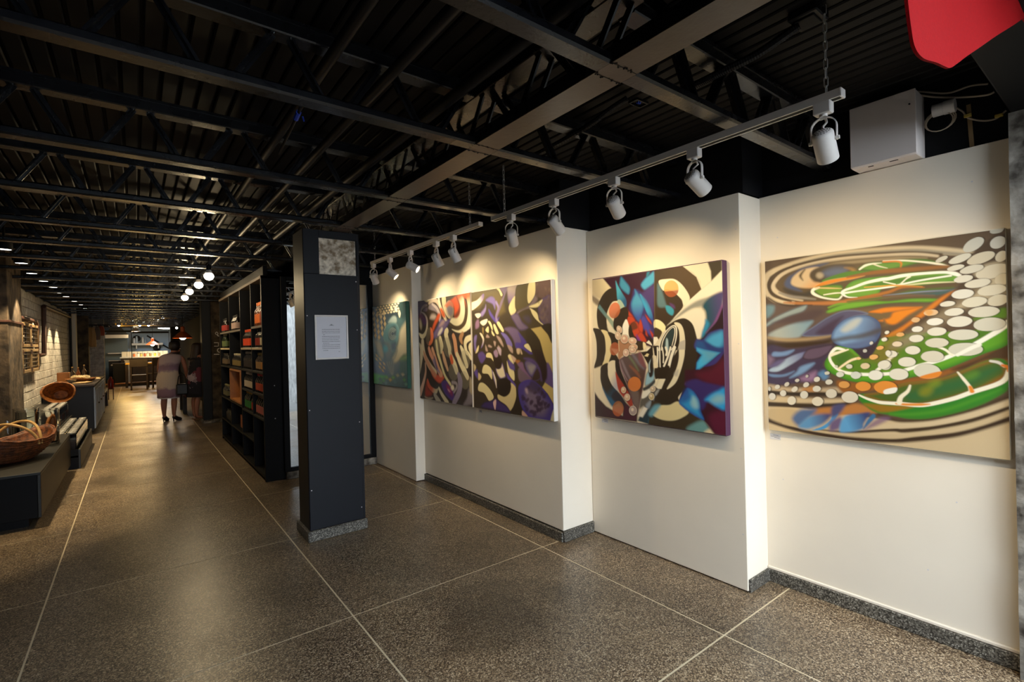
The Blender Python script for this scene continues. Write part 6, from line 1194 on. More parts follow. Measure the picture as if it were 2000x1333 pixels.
P4 = [
["P","2e4648",[680,-6,999,-3,1013,197,876,217,839,105],0.0281,1,1,0,0.281,0],
["P","4c6c74",[756,178,916,202,1013,181,1010,297,830,411,753,290],0.0371,1,1,0,0.278,0],
["P","7890a0",[13,400,249,431,264,623,54,588],0.053,1,1,0,0.318,0],
["P","3c4c62",[12,721,397,712,436,856,6,864],0.032,1,1,0,0.32,0],
["P","a8a8a0",[60,438,247,477,333,623,263,660,105,513],0.0421,1,1,0,0.316,0],
["P","2c3a40",[6,7,762,-1,840,88,837,173,548,161,415,226,342,368,226,431,15,363],0.0211,1,0,0,0.316,0],
["P","d2bd94",[52,45,96,86,49,122,5,81],0.0084,1,0,0,0.314,0],
["P","d2bd94",[165,73,208,113,162,150,119,109],0.0082,1,0,0,0.308,0],
["P","d2bd94",[278,31,320,71,275,107,233,67],0.0081,1,0,0,0.302,0],
["P","d2bd94",[385,59,426,98,382,134,341,94],0.0079,1,0,0,0.297,0],
["P","d2bd94",[64,118,107,158,61,196,16,155],0.0084,1,0,0,0.314,0],
["P","d2bd94",[176,145,219,185,173,222,130,181],0.0082,1,0,0,0.308,0],
["P","d2bd94",[289,102,330,142,286,178,244,138],0.008,1,0,0,0.302,0],
["P","d2bd94",[396,129,437,168,393,204,352,165],0.0079,1,0,0,0.296,0],
["P","d2bd94",[75,191,119,231,72,269,28,228],0.0084,1,0,0,0.314,0],
["P","d2bd94",[188,217,230,257,184,294,141,254],0.0082,1,0,0,0.308,0],
["P","d2bd94",[300,173,341,213,297,250,255,210],0.008,1,0,0,0.302,0],
["P","d2bd94",[407,199,447,238,404,274,363,235],0.0079,1,0,0,0.296,0],
["P","d2bd94",[86,263,130,304,83,341,39,301],0.0084,1,0,0,0.313,0],
["P","d2bd94",[199,289,241,328,196,366,153,326],0.0082,1,0,0,0.308,0],
["P","d2bd94",[311,245,352,284,308,321,266,281],0.008,1,0,0,0.301,0],
["P","d2bd94",[417,269,458,308,415,345,374,306],0.0079,1,0,0,0.296,0],
["P","d2bd94",[98,336,141,376,94,414,51,375],0.0083,1,0,0,0.313,0],
["P","d2bd94",[210,361,252,400,207,438,164,399],0.0082,1,0,0,0.307,0],
["P","d2bd94",[322,315,363,354,319,392,277,353],0.008,1,0,0,0.301,0],
["P","d2bd94",[428,340,469,378,425,415,385,376],0.0079,1,0,0,0.296,0],
["P","dccaa4",[196,1,233,18,195,30,158,13],0.0082,1,0,0,0.306,0],
["P","dccaa4",[153,32,190,48,152,61,115,44],0.0082,1,0,0,0.309,0],
["P","dccaa4",[194,67,230,83,192,96,156,79],0.0082,1,0,0,0.307,0],
["P","dccaa4",[150,98,187,114,149,127,112,110],0.0082,1,0,0,0.309,0],
["P","dccaa4",[288,0,324,17,287,29,251,12],0.008,1,0,0,0.301,0],
["P","dccaa4",[246,30,282,47,245,59,208,43],0.0081,1,0,0,0.304,0],
["P","dccaa4",[286,65,321,81,285,94,249,78],0.008,1,0,0,0.302,0],
["P","dccaa4",[243,96,279,112,242,125,206,108],0.0081,1,0,0,0.304,0],
["P","dccaa4",[378,-1,413,16,377,28,342,12],0.0079,1,0,0,0.297,0],
["P","dccaa4",[337,29,372,46,336,58,300,42],0.008,1,0,0,0.299,0],
["P","dccaa4",[376,64,411,80,375,92,340,76],0.0079,1,0,0,0.297,0],
["P","dccaa4",[335,94,370,110,333,123,298,106],0.008,1,0,0,0.299,0],
["P","dccaa4",[467,-1,501,15,466,27,431,11],0.0078,1,0,0,0.292,0],
["P","dccaa4",[426,28,461,44,425,56,390,40],0.0078,1,0,0,0.294,0],
["P","dccaa4",[464,62,499,78,463,90,429,74],0.0078,1,0,0,0.292,0],
["P","dccaa4",[424,92,458,108,423,120,388,104],0.0079,1,0,0,0.295,0],
["P","dccaa4",[553,-2,587,14,552,26,518,10],0.0077,1,0,0,0.287,0],
["P","dccaa4",[514,27,547,43,513,55,478,39],0.0077,1,0,0,0.29,0],
["P","dccaa4",[551,61,585,76,550,89,516,73],0.0077,1,0,0,0.288,0],
["P","dccaa4",[511,90,545,106,510,118,476,103],0.0077,1,0,0,0.29,0],
["P","f0e8d0",[638,-3,671,13,637,25,604,9],0.0075,1,0,0,0.283,0],
["P","f0e8d0",[599,26,632,42,598,54,565,38],0.0076,1,0,0,0.285,0],
["P","f0e8d0",[636,59,669,75,635,87,602,71],0.0076,1,0,0,0.284,0],
["P","f0e8d0",[597,88,630,104,596,116,563,101],0.0076,1,0,0,0.286,0],
["P","f0e8d0",[721,-4,753,12,720,24,688,8],0.0074,1,0,0,0.279,0],
["P","f0e8d0",[683,25,716,40,682,52,649,37],0.0075,1,0,0,0.281,0],
["P","f0e8d0",[719,58,751,73,718,85,686,70],0.0074,1,0,0,0.279,0],
["P","f0e8d0",[681,87,714,102,680,114,647,99],0.0075,1,0,0,0.281,0],
["P","f0e8d0",[802,-5,834,11,802,23,770,7],0.0073,1,0,0,0.275,0],
["P","f0e8d0",[765,24,797,39,764,51,732,35],0.0074,1,0,0,0.277,0],
["P","f0e8d0",[801,56,832,72,800,84,768,68],0.0073,1,0,0,0.275,0],
["P","f0e8d0",[763,85,795,100,762,112,730,97],0.0074,1,0,0,0.277,0],
["P","efe6cc",[595,23,636,51,614,85,577,57],0.0095,1,1,0,0.285,0],
["P","efe6cc",[730,40,772,76,738,109,694,72],0.0093,1,1,0,0.279,0],
["P","f2ead2",[820,87,862,132,829,181,794,129],0.0091,1,1,0,0.274,0],
["P","a8bcc0",[502,221,633,156,736,169,734,237,588,232],0.0194,1,1,0,0.291,0],
["P","5c8896",[342,387,413,280,567,232,734,246,812,343,747,462,619,584,535,531,472,478,406,468],0.02,1,1,"7fa4ac",0.02,0],
["P","24343c",[497,371,586,294,692,271,731,341,666,426,538,443],0.039,1,1,0,0.292,0],
["S","8c9ca0",[724,399,671,427,600,431,539,409,511,369,529,327,585,300,656,299,715,324],[6,6,6,6,6,6,6,6,6],0.0097,1],
["S","8c9ca0",[696,390,658,410,608,413,564,397,544,368,557,337,597,318,647,317,689,335],[6,6,6,6,6,6,6,6,6],0.0097,1],
["S","8c9ca0",[665,379,644,392,616,393,591,384,580,367,587,349,610,337,638,336,662,347],[6,6,6,6,6,6,6,6,6],0.0096,1],
["P","243038",[580,478,706,462,683,549,598,567],0.0385,1,1,0,0.289,0],
["P","c0bca8",[832,343,933,269,1011,264,1002,581,904,616,781,687,614,734,594,673,702,583,788,462],0.0367,1,1,0,0.275,["dcd4bc",745,531,1007,414]],
["S","8a9090",[615,681,680,645,744,566,725,522],[14,14,14,9],0.0187,1],
["S","6c7a7c",[639,619,703,566],[9,14],0.0188,1],
["P","6c7880",[383,477,537,478,576,584,487,675,400,622],0.0498,1,1,0,0.299,0],
["P","4ca0c0",[337,513,448,514,468,567,357,586],0.0402,0.8,1,0,0.301,0],
["P","57646a",[397,712,573,673,698,723,863,668,737,792,566,869,437,820],0.0399,1,1,0,0.299,0],
["S","9aa4a4",[441,711,504,800,567,860],[7,7,7],0.0147,1],
["S","9aa4a4",[507,710,543,798,580,859],[7,7,7],0.0146,1],
["S","9aa4a4",[572,709,582,797,593,859],[7,7,7],0.0145,1],
["S","9aa4a4",[636,707,620,796,605,858],[7,7,7],0.0144,1],
["P","d6c29a",[77,609,138,623,175,658,104,644],0.0105,1,0,0,0.316,0],
["P","d6c29a",[63,656,124,670,161,705,90,691],0.0106,1,0,0,0.317,0],
["P","d6c29a",[182,654,242,668,277,702,208,689],0.0103,1,0,0,0.31,0],
["P","d6c29a",[180,710,240,723,275,758,206,745],0.0104,1,0,0,0.311,0],
["P","d6c29a",[302,707,361,721,395,754,328,741],0.0101,1,0,0,0.304,0],
["P","d6c29a",[166,757,226,770,262,804,193,791],0.0104,1,0,0,0.312,0],
["P","d6c29a",[293,758,352,771,387,804,320,792],0.0102,1,0,0,0.305,0],
["P","d6c29a",[258,796,317,809,352,842,284,830],0.0102,1,0,0,0.307,0],
["P","4a9838",[-7,874,208,874,435,883,434,920,229,939,132,1000,-7,998],0.0214,1,1,0,0.322,0],
["P","2c4434",[435,883,995,834,991,1000,156,998,229,939],0.0199,1,0,0,0.298,0],
["P","2c4a2c",[150,927,216,906,266,931,200,955],0.0157,1,0,0,0.313,0],
["P","4c8a3c",[266,941,331,919,379,944,315,968],0.0154,1,0,0,0.307,0],
["P","6a9a4c",[359,899,422,878,470,904,407,926],0.0151,1,0,0,0.302,0],
["P","3f7a34",[171,973,238,951,287,976,222,1000],0.0156,1,0,0,0.313,0],
["P","5f8078",[334,965,397,943,445,968,382,992],0.0152,1,0,0,0.304,0],
["P","c4b080",[469,922,531,901,577,925,516,948],0.0148,1,0,0,0.297,0],
["P","6c9a4c",[557,891,618,870,663,895,603,917],0.0146,1,0,0,0.292,0],
["P","a8a890",[685,859,744,839,788,863,730,885],0.0143,1,0,0,0.285,0],
["P","d8ccb0",[829,840,886,820,929,844,873,866],0.0139,1,0,0,0.278,0],
["P","5c8a4c",[868,903,924,883,966,907,911,928],0.0138,1,0,0,0.276,0],
["P","4a6a60",[598,942,658,922,703,946,644,968],0.0145,1,0,0,0.29,0],
["P","34503c",[765,943,823,922,866,946,809,968],0.0141,1,0,0,0.281,0],
["P","5f8a70",[906,952,962,932,1004,956,949,977],0.0137,1,0,0,0.274,0],
["P","2f4c30",[822,686,1001,632,996,809,818,824],0.0462,1,1,0,0.277,0],
["P","7a9a70",[823,660,1001,615,1000,657,862,676],0.0369,1,1,0,0.277,0],
]

# ------------------------------------------------------------------ paintings
def catmull(p, closed=True, n=6):
    p = np.asarray(p, float); N = len(p); out = []; t = np.linspace(0, 1, n, endpoint=False)[:, None]
    for i in range(N if closed else N-1):
        if closed: a, b, c, d = p[(i-1) % N], p[i], p[(i+1) % N], p[(i+2) % N]
        else: a, b, c, d = p[max(i-1, 0)], p[i], p[i+1], p[min(i+2, N-1)]
        out.append(.5*(2*b+(c-a)*t+(2*a-5*b+4*c-d)*t**2+(3*b-a-3*c+d)*t**3))
    if not closed: out.append(p[-1:])
    return np.vstack(out)
def lin(h): return np.array(rgb(h)[:3])
def paint(shapes, nx, ny, aspect, base):
    """brushes flat shapes (soft-edged blobs 'P' and strokes 'S') on a grid of paint points"""
    img = np.zeros((ny, nx, 3))+lin(base); X = (np.arange(nx)+.5)/nx*aspect; Y = (np.arange(ny)+.5)/ny; px = .5*aspect/nx
    for s in shapes:
        poly = s[0] == 'P'; p = np.array(s[2], float).reshape(-1, 2)/1000
        if poly: _, col, _, b, al, sm, e, ew, g = s; pad = b
        else: _, col, _, w, b, al = s; w = np.array(w)/1000.; pad = b+w.max()
        if poly and sm: p = catmull(p)
        if not poly and len(p) > 2:
            k = len(p); p2 = catmull(p, False); w = np.interp(np.linspace(0, k-1, len(p2)), np.arange(k), w); p = p2
        b = max(b, px)
        x0, x1 = np.searchsorted(X, [p[:, 0].min()-pad-px*2, p[:, 0].max()+pad+px*2]); y0, y1 = np.searchsorted(Y, [p[:, 1].min()-pad-px*2, p[:, 1].max()+pad+px*2])
        if x1 <= x0 or y1 <= y0: continue
        gx, gy = np.meshgrid(X[x0:x1], Y[y0:y1]); d2 = np.full(gx.shape, 9.); ins = np.zeros(gx.shape, bool); K = len(p)
        for i in range(K if poly else K-1):
            ax, ay = p[i]; bx, by = p[(i+1) % K]; ex, ey = bx-ax, by-ay
            t = np.clip(((gx-ax)*ex+(gy-ay)*ey)/(ex*ex+ey*ey+1e-12), 0, 1); d = (gx-ax-t*ex)**2+(gy-ay-t*ey)**2
            if poly:
                np.minimum(d2, d, out=d2)
                if ay != by: ins ^= ((ay > gy) != (by > gy)) & (gx < ex*(gy-ay)/(by-ay)+ax)
            else: np.minimum(d2, np.sqrt(d)-(w[i]+t*(w[i+1]-w[i])), out=d2)
        sd = np.sqrt(d2)*np.where(ins, 1, -1) if poly else -d2
        cov = np.clip(sd/(2*b)+.5, 0, 1); cov = (cov*cov*(3-2*cov)*al)[..., None]; c = lin(col)[None, None, :]
        if poly and g:
            ax, ay, bx, by = np.array(g[1:])/1000.; L = (bx-ax)**2+(by-ay)**2+1e-12
            t = np.clip(((gx-ax)*(bx-ax)+(gy-ay)*(by-ay))/L, 0, 1)[..., None]; c = c*(1-t)+lin(g[0])*t
        if poly and e:
            t = np.clip(sd/max(ew, 1e-4), 0, 1)[..., None]; c = lin(e)*(1-t)+c*t
        img[y0:y1, x0:x1] = img[y0:y1, x0:x1]*(1-cov)+c*cov
    return img
def paint_material():
    m = bpy.data.materials.new('oil_paint'); m.use_nodes = True; nt = m.node_tree; b = nt.nodes['Principled BSDF']
    a = nt.nodes.new('ShaderNodeAttribute'); a.attribute_name = 'paint'; nt.links.new(a.outputs['Color'], b.inputs['Base Color'])
    g = nt.nodes.new('ShaderNodeNewGeometry'); n = nt.nodes.new('ShaderNodeTexNoise'); n.inputs['Scale'].default_value = 420
    bp = nt.nodes.new('ShaderNodeBump'); bp.inputs['Strength'].default_value = .12; bp.inputs['Distance'].default_value = .002
    nt.links.new(g.outputs['Position'], n.inputs['Vector']); nt.links.new(n.outputs['Fac'], bp.inputs['Height']); nt.links.new(bp.outputs['Normal'], b.inputs['Normal'])
    b.inputs['Roughness'].default_value = .5; b.inputs['Specular IOR Level'].default_value = .35
    return m
M['oil'] = paint_material()
PAINT_GAIN = 1.0
def painting(label, x, y0, y1, z0, z1, wall, shapes, base, aspect, nx, ny, side):
    """canvas on the wall x = wall, painted face at x, photograph's u running from y1 to y0"""
    t = thing('painting', label, 'painting', (wall, (y0+y1)/2, z0))
    yc = (y0+y1)/2; hw = (y1-y0)/2; hh = z1-z0; d = x-wall
    obj('canvas', MB().box((d+.0012, -hw, 0), (-.002, hw, hh), .004), side, t)
    img = paint(shapes, nx, ny, aspect, base)*PAINT_GAIN
    yy = hw-(np.arange(nx)+.0)/(nx-1)*2*hw; zz = hh-(np.arange(ny)+.0)/(ny-1)*hh
    gy, gz = np.meshgrid(yy, zz)
    co = np.stack([np.full(gy.shape, d), gy*.995, gz*.99+.005*hh], -1).reshape(-1, 3)
    idx = np.arange(nx*ny).reshape(ny, nx)
    q = np.stack([idx[:-1, :-1], idx[1:, :-1], idx[1:, 1:], idx[:-1, 1:]], -1).reshape(-1, 4)
    me = bpy.data.meshes.new('painted_face'); me.vertices.add(len(co)); me.vertices.foreach_set('co', co.ravel())
    me.loops.add(q.size); me.loops.foreach_set('vertex_index', q.ravel().astype(np.int32))
    me.polygons.add(len(q)); me.polygons.foreach_set('loop_start', np.arange(0, q.size, 4, dtype=np.int32)); me.update(calc_edges=True)
    ca = me.color_attributes.new('paint', 'FLOAT_COLOR', 'POINT')
    ca.data.foreach_set('color', np.c_[img.reshape(-1, 3), np.ones(nx*ny)].astype(np.float32).ravel())
    me.materials.append(M['oil']); obj('painted_face', None, None, t, me=me)
    return t
painting('large painting of green lime slices, swirls and white ovals near the entrance', 2.70, .351, 1.277, .828, 1.741, 2.73, P1, '5a4838', 1.0, 400, 400, M['cream'])
painting('painting of blue petals, black and white arcs and orange discs on the projecting panel', 2.46, 1.382, 2.314, .813, 1.745, 2.51, P2, 'd8cbb0', .95, 320, 330, cmat('4a2444', .6))
painting('painting of red and cream stripes with grey ovals, joined beside the violet one', 2.19, 3.416, 4.354, .802, 1.750, 2.23, P3A, '32271e', 1.03, 230, 240, M['wmetal'])
painting('violet and dark olive painting of spotted seed shapes, with white canvas edge', 2.19, 2.426, 3.396, .80, 1.747, 2.23, P3B, '3a2f20', 1.03, 250, 260, M['wmetal'])
painting('small blue and green painting of a grey animal head with chequered cap', 2.09, 4.415, 5.268, .902, 1.752, 2.13, P4, '3c5660', 1.0, 150, 170, cmat('2c5a4a', .6))
# captions under the paintings
def caption(label, x, y, z, w=.055, h=.03):
    t = thing('caption_card', label, 'caption', (x, y, z))
    obj('card', MB().box((-.002, -w/2, 0), (0, w/2, h)), M['ptag'], t)
    lm = MB()
    for k, (a, b) in enumerate(((-.3, .2), (-.42, .42), (-.42, .1))): lm.box((-.0024, w*a, h*(.72-.22*k)), (-.002, w*b, h*(.72-.22*k)+.0018))
    obj('print', lm, M['ink'], t)
caption('tiny caption card under the lime slice painting', 2.73, 1.255, .778)
caption('tiny caption card under the blue petal painting', 2.51, 2.27, .775)
caption('tiny caption card under the joined striped and violet paintings', 2.23, 3.36, .762, .04, .022)

# ------------------------------------------------------------------ mirror of the alcove
t = thing('wall_mirror', 'tall black-framed mirror at the end of the alcove behind the column', 'mirror', (1.66, 5.33, 0))
obj('glass', MB().box((-.44, .015, .10), (.42, .022, 2.03)), M['mirror'], t)
fm = MB()
for a, b in (((-.49, -.005, .075), (-.435, .035, 2.045)), ((.405, -.005, .075), (.465, .035, 2.045)), ((-.435, -.005, .075), (.405, .035, .115)), ((-.435, -.005, 2.0), (.405, .035, 2.045))): fm.box(a, b, .003)
obj('frame', fm, M['frameb'], t)
obj('plinth', MB().box((-.48, -.012, 0), (.468, .03, .075), .006), M['greyconc'], t)

# ------------------------------------------------------------------ lighting tracks and spotlights
TX, TZ = 1.81, 2.10
def track(label, y0, y1):
    t = thing('lighting_track', label, 'track', (TX, y0, TZ))
    L = y1-y0
    obj('rail', MB().prism([(-.017, 0), (-.011, 0), (-.011, .004), (.011, .004), (.011, 0), (.017, 0), (.017, .026), (-.017, .026)], 0, L, 'y'), M['wmetal'], t)
    obj('channel', MB().box((-.0108, .004, .0015), (.0108, L-.004, .0042)), M['frameb'], t)
    for yy in (0, L): obj('end_cap', MB().box((-.018, yy-.004, -.001), (.018, yy+.004, .027), .002), M['wmetal'], t)
    return t
track('near white lighting track hung in front of the lime and petal paintings', .60, 2.53)
track('far white lighting track hung in front of the striped and elephant-grey paintings', 2.675, 4.53)
link = []
for a in (0, 1):
    pts = []
    for k in range(14):
        th = 2*PI*k/14; u = .0058*math.cos(th); v = .0085*math.sin(th)+(.009 if math.sin(th) >= 0 else -.009)
        pts.append((u, 0, v) if a == 0 else (0, u, v))
    me = MB().tube(pts, .0015, 6, closed=True).mesh('link', True); me.materials.append(M['chrome']); link.append(me)
def chain(label, x, y):
    t = thing('hanging_chain', label, 'chain', (x, y, TZ+.026), group=None)
    n = int((2.418-TZ-.026)/.0295)+1
    for k in range(n): obj('link', None, None, t, me=link[k % 2], loc=(0, 0, .012+k*.0295))
chain('steel chain holding the near track at its entrance end', TX, .645)
chain('steel chain holding the near track at its far end', TX, 2.41)
chain('steel chain holding the far track at its near end', TX, 2.80)
chain('steel chain holding the far track beside the column', TX, 4.46)
# one spotlight, then copies
def can_mesh():
    n = 24; prof = [(.012, .005), (.026, .0), (.031, -.006), (.032, -.012), (.032, -.10), (.0305, -.102), (.029, -.10), (.028, -.088)]
    return MB().lathe(prof, n, caps=(True, False))
ME = {}
ME['adapter'] = MB().box((-.0165, -.026, -.036), (.0165, .026, .002), .003).mesh('adapter')
ME['swivel'] = MB().cyl((0, 0, -.036), (0, 0, -.044), .012, n=16).mesh('swivel', True, 40)
yk = [(s_*.037*math.sin(a), 0, -.046-.034*(1-math.cos(a))-(.0)) for s_, a in [(-1, PI*.5*k/6) for k in range(6, -1, -1)]+[(1, PI*.5*k/6) for k in range(1, 7)]]
yk = [(yk[0][0], 0, -.128)]+[(p[0], 0, p[2]) for p in yk]+[(yk[-1][0], 0, -.128)]
ym = MB()
for a, b in zip(yk[:-1], yk[1:]): ym.bar(a, b, .012, .003, (1, 0, 0.01))
ME['yoke'] = ym.mesh('yoke')
ME['can'] = can_mesh().mesh('can', True, 40)
gm = MB()
for r_, k_ in ((0, 1), (.008, 6), (.016, 12), (.023, 17)):
    for q in range(k_): a = 2*PI*q/k_; gm.cyl((r_*math.cos(a), r_*math.sin(a), .0058-.2*r_*r_*40), (r_*math.cos(a), r_*math.sin(a), .0052-.2*r_*r_*40+.0012), .0021, n=6)
ME['vent_holes'] = gm.mesh('vent_holes')
ME['lens'] = MB().lathe([(.0005, -.0905), (.0285, -.090)], 24, caps=(False, False)).mesh('lens')
ME['pivot_screw'] = MB().cyl((-.044, 0, -.032), (-.031, 0, -.032), .006, n=10).cyl((.044, 0, -.032), (.031, 0, -.032), .006, n=10).mesh('pivot_screw', True, 40)
ME['cable'] = MB().tube([(.004, 0, -.038), (.006, .012, -.06), (.0, -.008, -.078), (.0, .0, -.10)], .004, 8).mesh('cable', True)
for k, m_ in (('adapter', 'wmetal'), ('swivel', 'wmetal'), ('yoke', 'wmetal'), ('can', 'wmetal'), ('vent_holes', 'frameb'), ('lens', 'lens'), ('pivot_screw', 'wmetal'), ('cable', 'wmetal')): ME[k].materials.append(M[m_])
def spot(label, y, tgt, on=True, yaw=0, power=1.0, ang=96):
    t = thing('track_spotlight', label, 'spotlight', (TX, y, TZ), group='white spotlights on the tracks')
    obj('adapter', None, None, t, me=ME['adapter'])
    piv = Vector((TX, y, TZ-.122)); d = (Vector(tgt)-piv).normalized()
    az = math.atan2(d.y, d.x)-PI/2   # yoke plane across the tilt direction
    for nm in ('swivel', 'yoke', 'cable'): obj(nm, None, None, t, me=ME[nm], rot=(0, 0, az))
    q = d.to_track_quat('-Z', 'Y')
    tilt = math.acos(max(-1, min(1, -d.z)))
    R = Matrix.Rotation(az, 4, 'Z') @ Matrix.Rotation(tilt, 4, 'X')
    off = R @ Vector((0, 0, .032)); c = obj('can', None, None, t, me=ME['can'])
    c.matrix_local = Matrix.Translation(Vector((0, 0, -.122))+off) @ R
    for nm in ('vent_holes', 'lens', 'pivot_screw'):
        o = obj(nm, None, None, c, me=ME[nm])
    if on:
        p_ = piv+(R @ Vector((0, 0, -.074)))
        light('SPOT', 'spot_light', p_, E_SPOT*power, WARM, None, .02, p_+d, ang, 1.0)
SP = [('nearest white spotlight on the near track, pointing straight down', .655, (2.72, .75, .95), .9),
      ('second spotlight on the near track, tilted at the lime painting', 1.125, (2.72, .95, 1.35), 1.1),
      ('third spotlight on the near track, tilted at the petal painting', 1.545, (2.5, 1.75, 1.45), 1.1),
      ('fourth spotlight on the near track, tilted towards the projecting panel', 1.965, (2.5, 2.05, 1.4), .8),
      ('fifth spotlight on the near track, at its far end', 2.345, (2.3, 2.75, 1.45), .7),
      ('spotlight at the near end of the far track, pointing down', 3.025, (2.23, 2.95, 1.15), .8),
      ('second spotlight of the far track, pointing down', 3.275, (2.23, 3.2, 1.15), .8),
      ('third spotlight of the far track, its lit lens facing the room', 3.71, (2.28, 3.22, 1.6), .75),
      ('fourth spotlight of the far track, its lit lens showing', 4.115, (2.22, 3.78, 1.5), 1.0),
      ('last spotlight of the far track, beside the column', 4.50, (2.13, 4.72, 1.45), .9)]
for lab, y, tg, pw in SP: spot(lab, y, tg, True, 0, pw)

# ------------------------------------------------------------------ white box, cables and cloth by the entrance
t = thing('metal_cabinet', 'white metal cabinet on the black wall above the lime painting', 'cabinet', (2.765, .725, 2.095))
obj('body', MB().box((-.125, -.12, 0), (0, .12, .275), .003), M['wbox'], t)
obj('cover', MB().box((-.131, -.121, .004), (-.125, .121, .276), .002), M['wbox'], t)
obj('lock', MB().cyl((-.131, -.10, .215), (-.134, -.10, .215), .0035, n=10), M['frameb'], t)
obj('slot', MB().box((-.11, -.05, -.001), (-.10, -.02, .0)), M['frameb'], t)
obj('slot', MB().box((-.11, .04, -.001), (-.10, .06, .0)), M['frameb'], t)
def cord(label, pts, r=.004, m='cable', name='white_cable'):
    P_ = [Vector(p) for p in pts]; dense = []
    for i in range(len(P_)-1):
        a, b_, c, d = P_[max(i-1, 0)], P_[i], P_[i+1], P_[min(i+2, len(P_)-1)]
        for k in range(8): s = k/8; dense.append(.5*(2*b_+(c-a)*s+(2*a-5*b_+4*c-d)*s*s+(3*b_-a-3*c+d)*s**3))
    dense.append(P_[-1])
    return tag(obj(name, MB().tube(dense, r, 6), M[m], smooth=True), label, 'cable')
X = 2.752
cord('pale cable over the white cabinet, running along the black wall', [at(px, py, 'x', X) for px, py in ((1728, 196), (1760, 182), (1795, 179), (1850, 182), (1895, 168), (1930, 164))])
cord('lower pale cable sagging beside the white cabinet', [at(px, py, 'x', X-.012) for px, py in ((1797, 186), (1830, 190), (1880, 190), (1925, 186), (1942, 180))])
cord('pale cable with connectors hanging beside the coiled one', [at(px, py, 'x', X) for px, py in ((1860, 207), (1880, 218), (1890, 230), (1918, 236), (1945, 232), (1965, 216))], .0035)
ct = at(1836, 235, 'x', 2.74)
t = thing('cable_coil', 'coil of pale cable hanging below the white socket', 'cable', ct)
for k in range(3):
    pts = [(-.006*k, (.052-.004*k)*math.cos(a), (.044-.003*k)*math.sin(a)-.005*k) for a in np.linspace(0, 2*PI, 20)[:-1]]
    obj('loop', MB().tube(pts, .0022, 6, closed=True), M['cable'], t, smooth=True)
s0 = at(1822, 218, 'x', 2.735); s1 = at(1866, 205, 'x', 2.735)
t = thing('white_socket', 'white cylindrical cable socket above the cable coil', 'socket', s0)
dd = s1-s0
obj('barrel', MB().tube([(0, 0, 0), dd*.48], .026, 18), M['wmetal'], t, smooth=True)
obj('barrel', MB().tube([dd*.5, dd], .028, 18), M['wmetal'], t, smooth=True)
obj('ring', MB().tube([dd*.47, dd*.51], .0245, 18), M['ptag'], t, smooth=True)
a = at(1892, 205, 'x', 2.765); b = at(1899, 290, 'x', 2.765)
tag(obj('wooden_batten', MB().bar(a, b, .014, .012, (1, 0, 0)), M['lightwood']), 'short strip of bare wood on the black wall beside the entrance pillar', 'batten')
for (px, py) in ((1890, 226), (1951, 226)):
    p_ = at(px, py, 'x', 2.745)
    tag(obj('cable_connector', MB().box(p_-Vector((.006, .012, .006)), p_+Vector((.006, .012, .006)), .002), M['plastic']), 'yellowish connector on the hanging cable '+('next to the wooden batten' if px < 1900 else 'next to the pillar'), 'connector')
cord('thin dark cable lying along the top of the white lining panels', [at(px, py, 'x', 2.745) for px, py in ((1490, 386), (1540, 372), (1600, 352), (1650, 345), (1668, 338))], .003, 'frameb', 'dark_cable')

# red cloth hung from the beam: a lobed piece of felt
YC = .20
edge = [(1770, -60), (1771, 0), (1777, 50), (1785, 92), (1802, 114), (1830, 122), (1845, 128), (1858, 132), (1872, 123), (1895, 105), (1950, 68), (2005, 32), (2050, 2), (2120, -50)]
pts = [at(px, py, 'y', YC) for px, py in edge]
cm_ = MB(); cols = 26
xs = [p_.x for p_ in pts]; ztop = 2.171
low = np.interp(np.linspace(pts[1].x, pts[-1].x, cols), [p_.x for p_ in pts[1:]], [p_.z for p_ in pts[1:]])
low[0] = pts[1].z
xx = np.linspace(pts[1].x, pts[-1].x, cols)
xl = np.interp
rows = 14; V = []
lp = catmull([(p_.x, p_.z) for p_ in pts[1:]], False, 10)
lp = np.array(lp)
lp = lp[:max(2, int(np.argmax(lp[:, 1] > ztop-.001)))+1] if (lp[8:, 1] > ztop-.001).any() and int(np.argmax(lp[:, 1] > ztop-.001)) > 8 else lp
top = lp[:, 0]
for s_ in (0, 1):
    for j in range(rows+1):
        f = j/rows
        for i in range(len(lp)):
            x_ = top[i]*(1-f)+lp[i][0]*f; z_ = ztop*(1-f)+min(lp[i][1], ztop-.004)*f
            V.append((x_, YC+.006*math.sin(x_*14+z_*3)*f*(1-f*.8)+.004*s_, z_))
cm_.v = V; n_ = len(lp); B_ = n_*(rows+1)
for j in range(rows):
    for i in range(n_-1):
        a_ = j*n_+i; cm_.f += [(a_, a_+1, a_+n_+1, a_+n_), (B_+a_, B_+a_+n_, B_+a_+n_+1, B_+a_+1)]
for i in range(n_-1):
    a_ = rows*n_+i; cm_.f += [(a_, a_+1, B_+a_+1, B_+a_), (i, B_+i, B_+i+1, i+1)]
for j in range(rows):
    for i in (0, n_-1): a_ = j*n_+i; cm_.f.append((a_, a_+n_, B_+a_+n_, B_+a_))
tag(obj('red_cloth', cm_, M['red'], smooth=True), 'bright red felt cloth hanging from the beam over the entrance', 'cloth')

